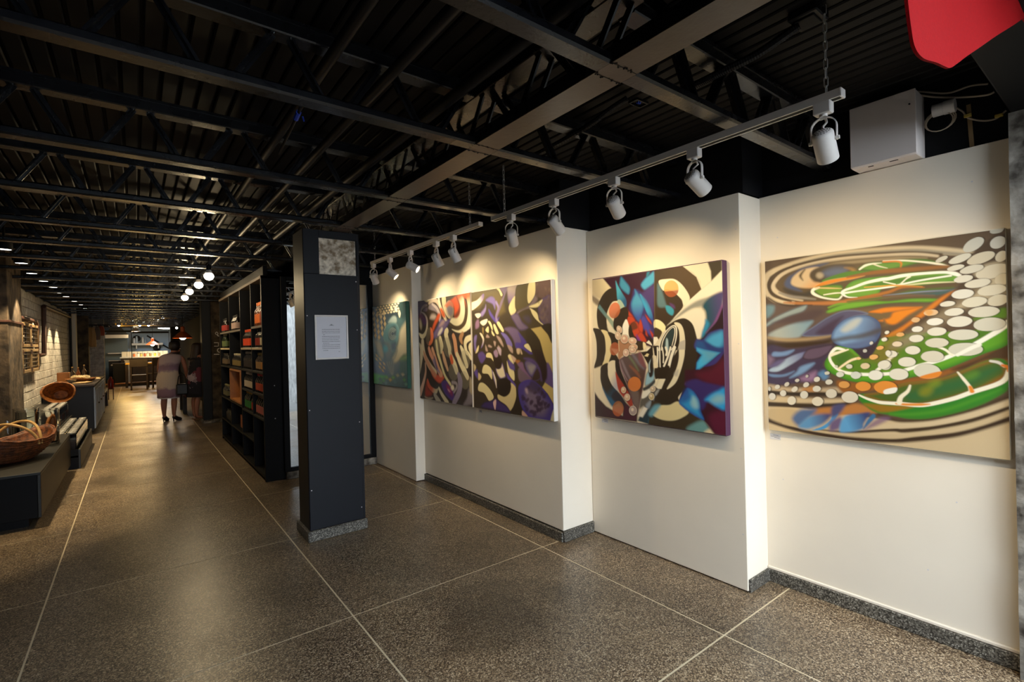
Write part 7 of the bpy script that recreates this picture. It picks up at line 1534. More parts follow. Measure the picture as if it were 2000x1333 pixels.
# ------------------------------------------------------------------ concrete and white pilasters on the brick side
pc = struct('column_brick_side', MB().box((-1.15, 7.2, 0), (-1.035, 7.98, 2.43), .006), M['brownconc'], 'worn brown concrete pilaster in front of the white brick wall', 'pilaster')
obj('steel_band', MB().box((-1.15, 7.19, 1.66), (-1.02, 7.99, 1.685), .003), M['rust'], pc)
struct('column_white', MB().box((-1.15, 14.5, 0), (-1.03, 14.75, 2.28), .004), M['cream'], 'smooth cream pilaster at the far end of the white brick wall', 'pilaster')
struct('column_brown', MB().box((-1.15, 15.3, 0), (-.87, 15.55, 2.42), .01), M['brownconc'], 'rough brown concrete pillar beside the cream pilaster', 'pillar')
we = struct('wall_stub', MB().box((-1.15, 16.62, 0), (-.635, 16.75, 2.4)), M['mortar'], 'short white brick wall at the end of the hall shelves', 'wall')
for r in range(14):
    for k in range(2):
        a = -1.15+.26*k+(.0 if r % 2 else .06)
        obj('brick', MB().box((max(a, -1.148), 16.6, .04+r*.135), (min(a+.255, -.637), 16.63, .04+r*.135+.13), .004), M['wbrick'], we)

# wall pipes and conduits
def wall_pipe(label, pts, r, m): return tag(obj('wall_pipe', MB().tube(pts, r, 10), M[m], smooth=True), label, 'pipe')
X = -1.115
wall_pipe('rusty square pipe loop on the white bricks beyond the wooden rack', [(X, 14.4, 2.085), (X, 10.55, 2.055), (X, 10.50, 2.02), (X, 10.42, 1.30), (X, 9.85, 1.295)], .03, 'rust')
wall_pipe('dark pipe elbow over the wooden rack on the white bricks', [(X, 8.05, 1.775), (X, 9.66, 1.775), (X, 9.74, 1.74), (X, 9.74, 1.30)], .026, 'rust')
wall_pipe('thin black conduit running down between brick wall and cream pilaster', [(X, 14.42, 2.4), (X, 14.42, .85)], .022, 'blackpipe')

# wooden rack of crate frames on the bricks
t = thing('wall_rack', 'wooden rack of four slatted crate frames hung on the white bricks', 'rack', (-1.146, 8.45, 1.07))
LY, LZ = 1.32, .66
for (a, b) in ((0, 0), (1, 0), (0, 1), (1, 1)):
    y0 = a*LY/2+.01; y1 = y0+LY/2-.02; z0 = b*LZ/2+.01; z1 = z0+LZ/2-.02
    fm = MB()
    for p_, q_ in (((0, y0, z0), (.05, y0+.05, z1)), ((0, y1-.05, z0), (.05, y1, z1)), ((0, y0+.05, z0), (.05, y1-.05, z0+.04)), ((0, y0+.05, z1-.04), (.05, y1-.05, z1))): fm.box(p_, q_, .004)
    f_ = obj('crate_frame', fm, M['lightwood'], t)
    if (a, b) == (1, 0): obj('board', MB().box((.005, y0+.05, z0+.04), (.03, y1-.1, z1-.04)), M['lightwood'], f_)
    for k in range(4):
        zz = z0+.07+k*(z1-z0-.14)/3; obj('slat', MB().box((.03, y0+.05, zz-.006), (.042, y1-.05, zz+.006)), M['dwood'], f_)
    for k in range(2):
        yy = y0+.16+k*.28; obj('slat', MB().box((.02, yy-.02, z0+.04), (.03, yy+.02, z1-.04)), M['dwood'], f_)
    for yy in (y0+.03, y1-.03):
        for zz in (z0+.04, z1-.04): obj('bracket', MB().box((.05, yy-.025, zz-.025), (.054, yy+.025, zz+.025)), M['rust'], f_)
# grey patches below the rack
obj('patch', MB().box((-1.146, 8.1, .94), (-1.1445, 9.5, 1.05)), M['mortar'], wl)
obj('patch', MB().box((-1.146, 9.75, 1.17), (-1.1445, 10.3, 1.27)), M['mortar'], wl)

# ------------------------------------------------------------------ display bench with basket and glass canisters
def bench(label, y0, y1, x0, x1, h):
    t = thing('display_bench', label, 'bench', ((x0+x1)/2, (y0+y1)/2, 0))
    hx, hy = (x1-x0)/2, (y1-y0)/2
    obj('top_board', MB().box((-hx, -hy, h-.022), (hx, hy, h), .002), M['bench'], t)
    obj('front_board', MB().box((hx-.02, -hy, .07), (hx, hy, h-.022), .002), M['bench'], t)
    obj('side_board', MB().box((-hx, -hy, .07), (hx-.02, -hy+.02, h-.022), .002), M['frameb'], t)
    obj('side_board', MB().box((-hx, hy-.02, .07), (hx-.02, hy, h-.022), .002), M['frameb'], t)
    obj('kick_base', MB().box((-hx, -hy+.06, 0), (hx-.08, hy-.06, .07)), M['frameb'], t)
    return t
bench('low dark bench nearest the entrance, carrying basket and glass canisters', 5.25, 7.42, -1.03, -.6, .42)
def canister(label, x, y, r, h):
    t = thing('glass_canister', label, 'canister', (x, y, .4205), group='glass canisters on the bench')
    obj('body', MB().lathe([(r*.96, 0), (r, .01), (r, h-.01), (r*1.03, h), (r*.985, h), (r*.955, h-.012), (r*.955, .02), (.001, .018)], 28, caps=(True, False)), M['glass'], t, smooth=True, angle=50)
    obj('base_disc', MB().lathe([(r*.93, .0), (r*.93, .016)], 24, c=(0, 0, .0205)), M['glass'], t)
canister('large clear glass canister in front, beside the wicker basket', -.785, 6.78, .16, .345)
canister('clear glass canister half hidden behind the basket handle', -.94, 6.40, .085, .30)
canister('clear glass canister farthest back on the dark bench', -.92, 7.2, .10, .34)
# boat-shaped basket with two hoop handles
def basket(label, loc, rz, L, W, Hh, m, weave=9, handles=True, tilt=0):
    t = thing('wicker_basket', label, 'basket', loc, rz); t.rotation_euler = (tilt, 0, rz)
    rings = []
    for k in range(weave+1):
        f = k/weave; s_ = .45+.55*math.sin(f*PI/2)
        rings.append([(L/2*s_*math.cos(a), W/2*s_*math.sin(a), Hh*f*(1+.45*abs(math.cos(a))**3*f)) for a in np.linspace(0, 2*PI, 33)[:-1]])
    sm = MB(); n_ = 32
    sm.v = [p_ for R_ in rings for p_ in R_]
    for k in range(weave):
        for j in range(n_): a = k*n_+j; b = k*n_+(j+1) % n_; sm.f.append((a, b, b+n_, a+n_))
    sm.f.append(tuple(range(n_)))
    sh = obj('shell', sm, M[m], t, smooth=True)
    so = sh.modifiers.new('thick', 'SOLIDIFY'); so.thickness = .012
    for k in range(1, weave+1):
        obj('weave_band', MB().tube([(p_[0]*1.01, p_[1]*1.01, p_[2]+.004*((j+k) % 2)) for j, p_ in enumerate(rings[k])], .0085 if k == weave else .0065, 6, closed=True), M[m], t, smooth=True)
    if handles:
        for sx in (-.05, .05):
            pts = [(sx*1.6*math.sin(a)**2+sx*.3, W/2*.98*math.cos(a), Hh*.75+(Hh*1.15)*math.sin(a)) for a in np.linspace(.02, PI-.02, 20)]
            obj('handle', MB().tube(pts, .011, 8), M['straw'], t, smooth=True)
    return t
bt = basket('boat-shaped brown wicker basket with straw hoop handles on the near bench', (-.83, 5.93, .424), math.radians(62), .70, .38, .17, 'wicker')

# ------------------------------------------------------------------ stepped display with glass jars
t = thing('display_step', 'low dark step in front, carrying a tray of lidded glass jars', 'display', (-.635, 8.43, 0))
obj('front_board', MB().box((.095, -.93, 0), (.115, .93, .222), .002), M['bench'], t)
obj('shelf_board', MB().box((-.115, -.93, .13), (.095, .93, .15)), M['bench'], t)
obj('side_board', MB().box((-.115, -.93, 0), (.095, -.91, .222)), M['frameb'], t)
obj('side_board', MB().box((-.115, .91, 0), (.095, .93, .222)), M['frameb'], t)
t = thing('display_step', 'middle dark step behind, carrying the second row of glass jars', 'display', (-.86, 8.62, 0))
obj('front_board', MB().box((.085, -1.12, 0), (.105, 1.12, .40), .002), M['bench'], t)
obj('shelf_board', MB().box((-.105, -1.12, .33), (.085, 1.12, .35)), M['bench'], t)
obj('side_board', MB().box((-.105, -1.12, 0), (.085, -1.10, .40)), M['frameb'], t)
t = thing('display_step', 'highest dark step against the white bricks, empty top board', 'display', (-1.055, 9.4, 0))
obj('top_board', MB().box((-.09, -1.35, .56), (.09, .46, .585), .002), M['bench'], t)
obj('front_board', MB().box((.065, -1.35, 0), (.085, .46, .56)), M["bench"], t)
obj('side_board', MB().box((-.09, -1.35, 0), (.065, -1.33, .56)), M['frameb'], t)
JB = MB().box((-.046, -.046, 0), (.046, .046, .245), .007).mesh('body'); JB.materials.append(M['glass'])
JC = MB().box((-.0385, -.0385, .006), (.0385, .0385, .16), .006)
JL = MB().lathe([(.036, .246), (.039, .248), (.039, .262), (.035, .265), (.001, .2655)], 16).mesh('lid', True, 40); JL.materials.append(cmat('8c8983', .25))
jc = {}  # pale contents colours hold the whitish highlights of the glass edges
def jar(x, y, z, colr, label, group):
    t = thing('glass_jar', label, 'jar', (x, y, z), group=group)
    if colr not in jc: jc[colr] = JC.mesh('contents'); jc[colr].materials.append(cmat(colr, .6))
    obj('body', None, None, t, me=JB); obj('contents', None, None, t, me=jc[colr]); obj('lid', None, None, t, me=JL)
rr = random.Random(11)
G1 = 'steel-lidded glass jars on the low front step'; G2 = 'steel-lidded glass jars on the middle step'
for k in range(14):
    for j in range(2):
        c_ = rr.choice(['4a1a1c', '6a2a1c', '8a8470', '3a2a22', '9a9484']) if k < 3 else rr.choice(['8a8474', '9a968a', '6a6458', '7c7466'])
        jar(-.60-j*.1, 7.57+k*.118, .151, c_, ORD[k]+' jar from the near end, '+('outer', 'inner')[j]+' row, in the low front tray', G1)
for k in range(17):
    for j in range(2):
        c_ = rr.choice(['9a4a20', 'a85a28', '6a6058', 'bcb4a2', 'a49c8c'])
        jar(-.824-j*.097, 7.6+k*.118, .351, c_, ORD[k]+' jar from the near end, '+('outer', 'inner')[j]+' row, on the middle dark step', G2)

# ------------------------------------------------------------------ big tilted basket and the long cabinet
basket('large round-backed wicker basket standing on its side against the cabinet', (-.90, 10.03, .69), 0, .37, .30, .24, 'wicker2', 8, False, tilt=math.radians(78))
t = thing('long_cabinet', 'long dark cabinet with pale blue panelled doors along the brick wall', 'cabinet', (-.83, 11.9, 0))
obj('carcass', MB().box((-.31, -1.55, .06), (.285, 1.45, .775), .003), M['panel'], t)
obj('top_board', MB().box((-.31, -1.57, .775), (.31, 1.48, .81), .003), M['dwood'], t)
obj('base', MB().box((-.31, -1.53, 0), (.25, 1.42, .06)), M['frameb'], t)
for k in range(4):
    y0 = -1.5+k*.735
    d = obj('door', MB().box((.285, y0, .09), (.303, y0+.715, .755), .003), M['bluegrey'], t)
    for a in range(2):
        obj('door_panel', MB().box((.303, y0+.06+a*.31, .14), (.309, y0+.34+a*.31, .70), .002), M['bluegrey'], d)
    obj('knob', MB().sphere((.318, y0+.66, .45), .014, 10, 6), M['rust'], d)
# things lying on the cabinet
rr = random.Random(21)
t = thing('bread_basket', 'shallow wicker tray of crumpled pale cloths on the long cabinet', 'tray', (-.75, 11.2, .811))
obj('tray', MB().lathe([(.14, 0), (.20, .05), (.205, .06), (.19, .055), (.13, .012), (.001, .012)], 24, caps=(True, False)), M['wicker2'], t, smooth=True)
for k in range(7):
    a = k*.9; r_ = .09*rr.random()**.5+.03
    cm = MB(); n_ = 9; ctr = (r_*math.cos(a), r_*math.sin(a), .07)
    cm.sphere(ctr, .055, 9, 6, .6); cm.v = [(x+rr.uniform(-.012, .012), y+rr.uniform(-.012, .012), z+rr.uniform(-.008, .02)) for x, y, z in cm.v]
    obj('folded_cloth', cm, cmat(rr.choice(['b8a078', 'a8946c', 'd0c4a8']), .8), t)
t = thing('wooden_crate_box', 'small orange-brown wooden box standing on the cabinet near the wall', 'box', (-1.0, 11.6, .811))
for a, b in (((-.08, -.09, 0), (.08, .09, .012)), ((-.08, -.09, .012), (-.068, .09, .16)), ((.068, -.09, .012), (.08, .09, .16)), ((-.068, -.09, .012), (.068, -.078, .16)), ((-.068, .078, .012), (.068, .09, .16))): obj('board', MB().box(a, b, .002), M['wood'], t)
for k, (x, y, h, c_) in enumerate(((-.93, 12.2, .22, '2a2018'), (-.88, 12.6, .2, '6a3a1c'), (-.80, 12.75, .24, '3a2a1c'))):
    t = thing('cabinet_bottle', ('first', 'second', 'third')[k]+' dark bottle standing at the back of the long cabinet', 'bottle', (x, y, .811), group='bottles on the long cabinet')
    obj('body', MB().lathe([(.034, 0), (.036, .01), (.036, h*.55), (.014, h*.75), (.013, h)], 14), cmat(c_, .2), t, smooth=True, angle=40)
    obj('cap', MB().cyl((0, 0, h), (0, 0, h+.02), .015, n=12), M['straw'], t)
for k, (x, y, rz, c_) in enumerate(((-.95, 10.62, .3, 'a08050'), (-.70, 10.75, -.2, 'b09060'), (-.62, 12.0, .1, 'c0a478'), (-.66, 12.45, .5, 'a88c5c'))):
    t = thing('cutting_board', ('first', 'second', 'third', 'fourth')[k]+' pale wooden board lying on the long cabinet top', 'board', (x, y, .811), rz, group='boards on the long cabinet')
    obj('board', MB().box((-.09, -.16, 0), (.09, .16, .018), .004), cmat(c_, .6), t)
    obj('grip', MB().box((-.02, .155, 0), (.02, .25, .018), .004), cmat(c_, .6), t)
for k, (x, y, r_) in enumerate(((-.84, 10.9, .06), (-.62, 11.62, .05), (-.90, 11.95, .055))):
    t = thing('serving_bowl', ('first', 'second', 'third')[k]+' small shiny bowl on the long cabinet among the boards', 'bowl', (x, y, .811), group='bowls on the long cabinet')
    obj('bowl', MB().lathe([(r_*.5, 0), (r_*.85, .03), (r_, .06), (r_*.95, .06), (r_*.8, .034), (.001, .012)], 18, caps=(True, False)), M['ksteel'], t, smooth=True)
    obj('contents', MB().sphere((0, 0, .045), r_*.7, 10, 6, .4), cmat('b89a68', .8), t)
# hanging goods above the cabinet end
t = thing('ceiling_rack', 'black hanging rack above the far end of the long cabinet', 'rack', (-.75, 15.9, 1.95))
for k in range(4): obj('rail', MB().bar((-.12+.12*k, -.5, 0), (-.12+.12*k, .5, 0), .012, .03), M['frameb'], t)
for yy in (-.45, .45):
    obj('rail', MB().bar((-.15, yy, 0), (.28, yy, 0), .012, .03), M['frameb'], t)
    for xx in (-.12, .24): obj('rod', MB().bar((xx, yy, 0), (xx, yy, .48), .008, .008), M['frameb'], t)
for k, (px, py0, py1, c_) in enumerate(((174, 640, 677, 'a07a48'), (181, 640, 678, 'b08a58'), (190, 638, 664, '6a5a50'), (198, 636, 656, 'a04a34'), (186, 632, 650, 'c8b498'))):
    yy = 15.45+.17*k; a = at(px, py0, 'y', yy); b = at(px, py1, 'y', yy); h = a.z-b.z
    t = thing('hanging_basket', ('first', 'second', 'third', 'fourth', 'fifth')[k]+' woven holder hanging from the black rack over the cabinet', 'basket', (a.x, yy, b.z), group='holders hanging over the cabinet')
    obj('holder', MB().lathe([(.05, 0), (.062, .02), (.058, h*.6), (.035, h*.95), (.03, h)], 14, caps=(True, False)), cmat(c_, .7), t, smooth=True)
    obj('cord', MB().bar((0, 0, h-.01), (0, 0, 1.95-b.z-.016), .006, .006), M['frameb'], t)

# ------------------------------------------------------------------ downlights and globe bulbs
for k, (px, py) in enumerate([(8, 488), (42, 515), (62, 535), (85, 550), (104, 562), (115, 573), (129, 580), (145, 589), (158, 596), (166, 603)]):
    p_ = at(px, py, 'z', 2.15)
    t = thing('downlight', ORD[k]+' small white downlight from the entrance, in the row by the brick wall', 'downlight', (p_.x, p_.y, 2.15), group='row of downlights by the brick wall')
    obj('housing', MB().lathe([(.045, 0), (.05, .004), (.05, .06), (.02, .065)], 18, caps=(False, True)), M['frameb'], t, smooth=True, angle=40)
    obj('lens', MB().lathe([(.0005, .006), (.044, .004)], 18, caps=(False, False)), M['dlens'], t)
    obj('stem', MB().cyl((0, 0, .06), (0, 0, .275), .008, n=8), M['frameb'], t)
    light('SPOT', 'downlight_beam', (p_.x, p_.y, 2.145), E_DOWN, WARM, None, .03, (p_.x-.40, p_.y, 0), 74, .35)
for k, (px, py, yy) in enumerate([(408, 540, 5.45), (388, 557, 6.3), (370, 570, 7.3), (361, 582, 8.1)]):
    p_ = at(px, py, 'y', yy)
    t = thing('globe_bulb', ORD[k]+' bare globe bulb from the column, hanging in a row in the hall', 'bulb', (p_.x, p_.y, p_.z), group='bare globe bulbs in the hall')
    obj('globe', MB().sphere((0, 0, 0), .042, 16, 10, .9), M['bulb'], t, smooth=True)
    obj('neck', MB().lathe([(.028, .028), (.026, .05), (.018, .062)], 14), M['wmetal'], t, smooth=True)
    obj('socket', MB().lathe([(.02, .06), (.02, .10), (.008, .11)], 12), M['frameb'], t, smooth=True, angle=40)
    obj('cord', MB().bar((0, 0, .105), (0, 0, 2.42-p_.z), .005, .005), M['frameb'], t)
    light('POINT', 'bulb_glow', (p_.x, p_.y, p_.z-.05), E_GLOBE, (1, .76, .42), None, .045)

# ------------------------------------------------------------------ bottle shelf
SX = 1.0; SY = [5.37, 5.95, 6.64, 7.50, 8.42]
t = sh = thing('bottle_shelf', 'tall black shelf unit of open compartments full of bottles, beside the mirror', 'shelf', (SX, 5.37, 0))
Lh = SY[-1]-SY[0]
obj('side_panel', MB().box((0, -.0, 0), (.19, .03, 2.05), .002), M['frameb'], t)
obj('side_panel', MB().box((0, Lh-.03, 0), (.29, Lh, 2.02), .002), M['frameb'], t)
obj('back_panel', MB().box((.28, .0, 0), (.30, Lh, 2.02)), M['black'], t)
obj('top_board', MB().box((-.005, 0, 2.02), (.29, Lh, 2.05), .003), M['girder'], t)
obj('crown_board', MB().box((.02, 0, 2.055), (.06, Lh, 2.145), .003), M['frameb'], t)
for y in SY[1:-1]: obj('divider', MB().box((0, y-5.37-.012, .05), (.28, y-5.37+.012, 2.02), .002), M['frameb'], t)
obj('bottom_board', MB().box((0, .03, .03), (.28, Lh-.03, .055)), M['frameb'], t)
for xx in (.10,): obj('screw', MB().cyl((xx, -.001, .95), (xx, .001, .95), .006, n=8), M['ptag'], t)
obj('screw', MB().cyl((.1, -.001, .62), (.1, .001, .62), .006, n=8), M['ptag'], t)
LV = {0: [1.56, 1.335, 1.09, .86, .62], 1: [1.335, 1.09, .86, .62, .33], 2: [1.56, 1.09, .64, .32], 3: [1.56, 1.335, 1.09, .64, .32]}
for c_, zs in LV.items():
    for z in zs:
        obj('shelf_board', MB().box((0, SY[c_]-5.37+.012, z-.024), (.28, SY[c_+1]-5.37-.012, z), .002), M['girder'] if z > 1.2 else M['frameb'], t)
tag(obj('wooden_cube', MB().box((SX-.012, 6.66, .655), (SX+.26, 6.68, 1.062)).box((SX-.012, 7.46, .655), (SX+.26, 7.48, 1.062)).box((SX-.012, 6.68, .655), (SX+.26, 7.46, .675)).box((SX-.012, 6.68, 1.042), (SX+.26, 7.46, 1.062)).box((SX+.24, 6.68, .675), (SX+.26, 7.46, 1.042)), M['wood']), 'open orange-brown wooden cube box set in the black bottle shelf', 'box')
bottle_meshes = {}
def bottle(x, y, z, body, label_c, cap, h, r, label, group):
    key = (round(h, 3), round(r, 3))
    if key not in bottle_meshes:
        bottle_meshes[key] = (MB().lathe([(r*.9, 0), (r, .008), (r, h*.58), (r*.85, h*.66), (r*.36, h*.80), (r*.33, h*.94), (.001, h*.94)], 12, caps=(True, False)),
                              MB().lathe([(r*1.015, h*.12), (r*1.015, h*.50)], 12, caps=(False, False)), MB().lathe([(r*.40, h*.86), (r*.42, h*.88), (r*.42, h*.985), (r*.34, h)], 10))
    B = bottle_meshes[key]
    t = thing('bottle', label, 'bottle', (x, y, z+.0005), group=group)
    for nm, mb, c_ in (('glass', B[0], body), ('label', B[1], label_c), ('cap', B[2], cap)):
        kk = key+(nm, c_)
        if kk not in bottle_meshes: me = mb.mesh(nm, True, 40); me.materials.append(cmat(c_, .25 if nm == 'glass' else .5)); bottle_meshes[kk] = me
        obj(nm, None, None, t, me=bottle_meshes[kk])
# compartment rows: column, shelf height, count, bottle colour, label colour, cap colour, height, radius, words
ROWS = [(0, 1.56, 5, '5a2c10', 'd0661c', 'd86c1c', .25, .036, 'orange-labelled bottle on the nearest top shelf', 3),
        (0, 1.56, 2, '6a2c18', '8a3a20', '201a18', .24, .036, 'dark red bottle ending the nearest top shelf', 0),
        (0, 1.335, 5, '1a1414', '7a2418', '141214', .20, .036, 'dark red labelled bottle, nearest column, second shelf', 3),
        (0, 1.335, 2, '1a1a18', 'b0a488', '201c1a', .20, .038, 'cream-labelled bottle, nearest column, second shelf', 0),
        (0, 1.09, 5, '241a12', '8a6a44', 'a89050', .19, .036, 'ochre-labelled small bottle, nearest column, third shelf', 3),
        (0, 1.09, 2, '241a12', 'b07838', 'b0201a', .19, .036, 'red-capped golden bottle, nearest column, third shelf', 0),
        (0, .86, 6, '17110f', 'a8442c', 'b81c1c', .20, .034, 'red-capped red-labelled bottle, nearest column, fourth shelf', 0),
        (0, .62, 6, '17110f', 'b8685c', '8a6a64', .21, .034, 'pinkish-labelled bottle, nearest column, lowest filled shelf', 0),
        (1, 1.335, 5, '20140f', 'c8401c', 'd0481c', .21, .036, 'orange-red bottle, second column, highest shelf', 0),
        (1, 1.09, 7, '121012', '2a2426', 'b0a8a0', .20, .034, 'dark pale-capped bottle, second column', 0),
        (1, .86, 6, '17120f', 'b8a890', 'a89a8c', .19, .034, 'cream-labelled bottle, second column', 0),
        (1, .62, 4, '141812', '2c6a30', 'b8902c', .21, .034, 'green-labelled bottle, low in second column', 0),
        (1, .62, 2, '17110f', 'a02c2c', 'b8902c', .21, .034, 'red-labelled bottle, low in second column', 4),
        (2, 1.09, 7, '1a160f', '7c6a3c', 'b8ac90', .17, .034, 'gold-labelled bottle above the wooden cube', 0),
        (2, 1.56, 4, '17110f', 'b0968c', '14100f', .20, .036, 'pale-labelled bottle high in third column', 0),
        (3, 1.56, 4, '17110f', '9a2c28', '14100f', .20, .036, 'red-labelled bottle high in farthest column', 0),
        (3, 1.335, 3, '1c2616', '5a6a40', '8a8a60', .20, .036, 'green bottle, farthest column, second shelf', 0),
        (3, 1.09, 5, '17140f', '5a4a34', '3a342c', .17, .036, 'dull brown bottle, farthest column, third shelf', 0),
        (3, .64, 5, '17140f', '5c5a40', '7a7450', .17, .036, 'dull green bottle, farthest column, low shelf', 0)]
for c_, z, n, bc, lc, cc, h, r, words, skip in ROWS:
    y0, y1 = SY[c_]+.06, SY[c_+1]-.05
    st = .088
    for k in range(n):
        y = y1-(.04+k*st) if skip == 0 and n > 2 else y0+.04+k*st
        if n == 2 and skip == 0: y = y0+.03+k*st
        elif skip == 3: y = y0+.03+(k+2)*st
        elif skip == 4: y = y0+.03+k*st
        if y > y1-.02 or y < y0: continue
        for row in range(2 if c_ < 2 else 1):
            bottle(SX+.05+row*.10, y, z, bc, lc, cc, h, r, words+', '+ORD[k]+' along the '+('front', 'back')[row]+' row', words)
tag(obj('carton', MB().box((SX+.04, 6.75, .3305), (SX+.2, 7.05, .49), .003), cmat('8a4a20', .7)), 'small orange-brown carton low in the third compartment column', 'carton')
for k in range(5):
    tag(obj('preserve_jar', MB().lathe([(.04, 0), (.045, .01), (.045, .1), (.034, .115), (.034, .14)], 12, c=(SX+.07, 7.65+k*.12, .3205)), cmat('2c2a24', .3), smooth=True, angle=40), ORD[k]+' dark squat jar from the mirror end on the farthest lowest shelf', 'jar', 'dark squat jars on the lowest shelf')

# ------------------------------------------------------------------ lettered pillar and black pillar in the hall
struct('column_black', MB().box((.945, 10.3, 0), (1.085, 10.55, 2.43), .004), M['kdark'], 'black pillar in the hall past the bottle shelf', 'pillar')
cl = struct('column_lettered', MB().box((1.085, 10.35, 0), (1.31, 10.6, 2.43), .008), M['brownconc'], 'brown concrete pillar in the hall with painted white letters', 'pillar')
obj('plinth', MB().box((.93, 10.26, 0), (1.3, 10.62, .055), .006), M['greyconc'], cl)
LT = 'cream'
def stroke(pts, w=.018):
    P_ = [at(408+x/14.82, 620+y/14.82, 'y', 10.345) for x, y in pts]
    obj('letter', MB().tube([(p_.x, 10.345, p_.z) for p_ in P_], w/2, 6), M['wmetal'], cl)
stroke([(145, 1075), (300, 1075)]); stroke([(150, 738), (275, 738), (275, 838), (150, 838)])
stroke([(310, 900), (265, 915), (245, 955), (265, 1000), (310, 1022)])
stroke([(225, 425), (185, 460), (205, 500), (250, 500), (290, 560), (262, 545), (235, 510), (270, 470), (225, 425)], .014)

# ------------------------------------------------------------------ people
def skin_mesh(name, joints, edges, root=0, sub=1):
    me = bpy.data.meshes.new(name+'_cage'); me.from_pydata([j[0] for j in joints], edges, [])
    o = bpy.data.objects.new(name+'_cage', me); C.objects.link(o)
    o.modifiers.new('skin', 'SKIN').use_smooth_shade = True
    for i, j in enumerate(joints):
        v = me.skin_vertices[0].data[i]; r_ = j[1]; v.radius = r_ if isinstance(r_, tuple) else (r_, r_); v.use_root = (i == root)
    s_ = o.modifiers.new('sub', 'SUBSURF'); s_.levels = sub; s_.render_levels = sub
    dg = bpy.context.evaluated_depsgraph_get(); m2 = bpy.data.meshes.new_from_object(o.evaluated_get(dg)); m2.name = name
    bpy.data.objects.remove(o); 
    for p_ in m2.polygons: p_.use_smooth = True
    return m2
def hand(J, E_, w_i, base, d, side, curl=.5):
    """five finger chains rooted in the palm that follows wrist joint w_i"""
    d = Vector(d).normalized(); s = Vector(side).normalized(); n = d.cross(s).normalized()
    b = Vector(base); pi_ = len(J); J.append((tuple(b+d*.045), (.022, .030))); E_.append((w_i, pi_))
    for k, (off, ln) in enumerate(((-.027, .060), (-.009, .072), (.009, .068), (.026, .052))):
        p0 = b+d*.082+s*off; i0 = len(J); J.append((tuple(p0), .0095)); E_.append((pi_, i0))
        p1 = p0+d*ln*.5+n*curl*.012; i1 = len(J); J.append((tuple(p1), .0085)); E_.append((i0, i1))
        p2 = p1+(d*.6+n*curl).normalized()*ln*.5; J.append((tuple(p2), .0075)); E_.append((i1, len(J)-1))
    t0 = b+d*.035-s*.036; i0 = len(J); J.append((tuple(t0), .0105)); E_.append((pi_, i0))
    J.append((tuple(t0+d*.035-s*.02+n*.01), .009)); E_.append((i0, len(J)-1))
def loft(rings, n=28):
    """rings: (centre, rx, ry) ellipses stacked upward"""
    mb = MB()
    for (c, rx, ry) in rings:
        for j in range(n): a = 2*PI*j/n; mb.v.append((c[0]+rx*math.cos(a), c[1]+ry*math.sin(a), c[2]+(c[3]*math.sin(a) if len(c) > 3 else 0)))
    for i in range(len(rings)-1):
        for j in range(n): mb.f.append((i*n+j, i*n+(j+1) % n, (i+1)*n+(j+1) % n, (i+1)*n+j))
    return mb
def face(t, c, fwd, up, m, lip='8a4a44'):
    """eyes, brows, nose, mouth and ears on a head centred at c looking along fwd"""
    f = Vector(fwd).normalized(); u = Vector(up); u = (u-f*u.dot(f)).normalized(); r = f.cross(u); c = Vector(c)
    for s in (-1, 1):
        e = MB(); e.sphere(c+f*.078+r*.031*s, .012, 10, 6); obj('eye', e, cmat('e8e4de', .3), t, smooth=True)
        e = MB(); e.sphere(c+f*.088+r*.031*s, .0055, 8, 5); obj('pupil', e, cmat('201510', .2), t, smooth=True)
        e = MB(); e.tube([c+f*.088+r*s*.018+u*.022, c+f*.086+r*s*.034+u*.026, c+f*.074+r*s*.048+u*.02], .004, 6); obj('eyebrow', e, M['hair'], t)
        e = MB(); e.sphere(c+r*s*.079-f*.005-u*.005, .022, 10, 6, 1.4); obj('ear', e, m, t, smooth=True)
    e = MB(); e.tube([c+f*.084+u*.012, c+f*.098-u*.012, c+f*.108-u*.03, c+f*.088-u*.036], [.008, .011, .014, .010], 8); obj('nose', e, m, t, smooth=True)
    e = MB(); e.tube([c+f*.082-u*.058-r*.024, c+f*.092-u*.056, c+f*.082-u*.058+r*.024], [.004, .008, .004], 8); obj('mouth', e, cmat(lip, .4), t, smooth=True)

# first woman: seen from behind, bending forward over what the other one shows
w1 = thing('person', 'woman in a mauve and beige sleeveless dress, bending forward in dark heels', 'person', (.475, 11.1, 0), math.radians(-28))
HD = Vector((.03, .22, 1.36)); lean = Vector((.03, .22, 1.36))
J = [((0, 0, .80), (.125, .10)), ((0, .02, .93), (.105, .085)), ((.0, .06, 1.06), (.12, .09)), ((.01, .11, 1.18), (.11, .075)), ((.02, .15, 1.245), (.045, .045)), ((.025, .18, 1.30), (.045, .05)), ((.03, .21, 1.35), (.076, .088)), ((.032, .225, 1.43), (.062, .072)),
     # legs: hip knee calf ankle toe
     ((-.085, 0, .74), .085), ((-.08, .015, .45), .054), ((-.08, -.012, .33), .056), ((-.075, -.02, .12), .032), ((-.075, .0, .075), .03), ((-.08, .11, .025), .026),
     ((.085, 0, .74), .085), ((.08, .03, .45), .054), ((.085, .005, .33), .056), ((.085, -.01, .12), .032), ((.09, .01, .075), .03), ((.13, .11, .025), .026),
     # arms
     ((-.165, .10, 1.185), .048), ((-.20, .09, .95), .038), ((-.185, .17, .76), .026), ((.185, .13, 1.175), .048), ((.225, .16, .95), .038), ((.20, .27, .78), .026)]
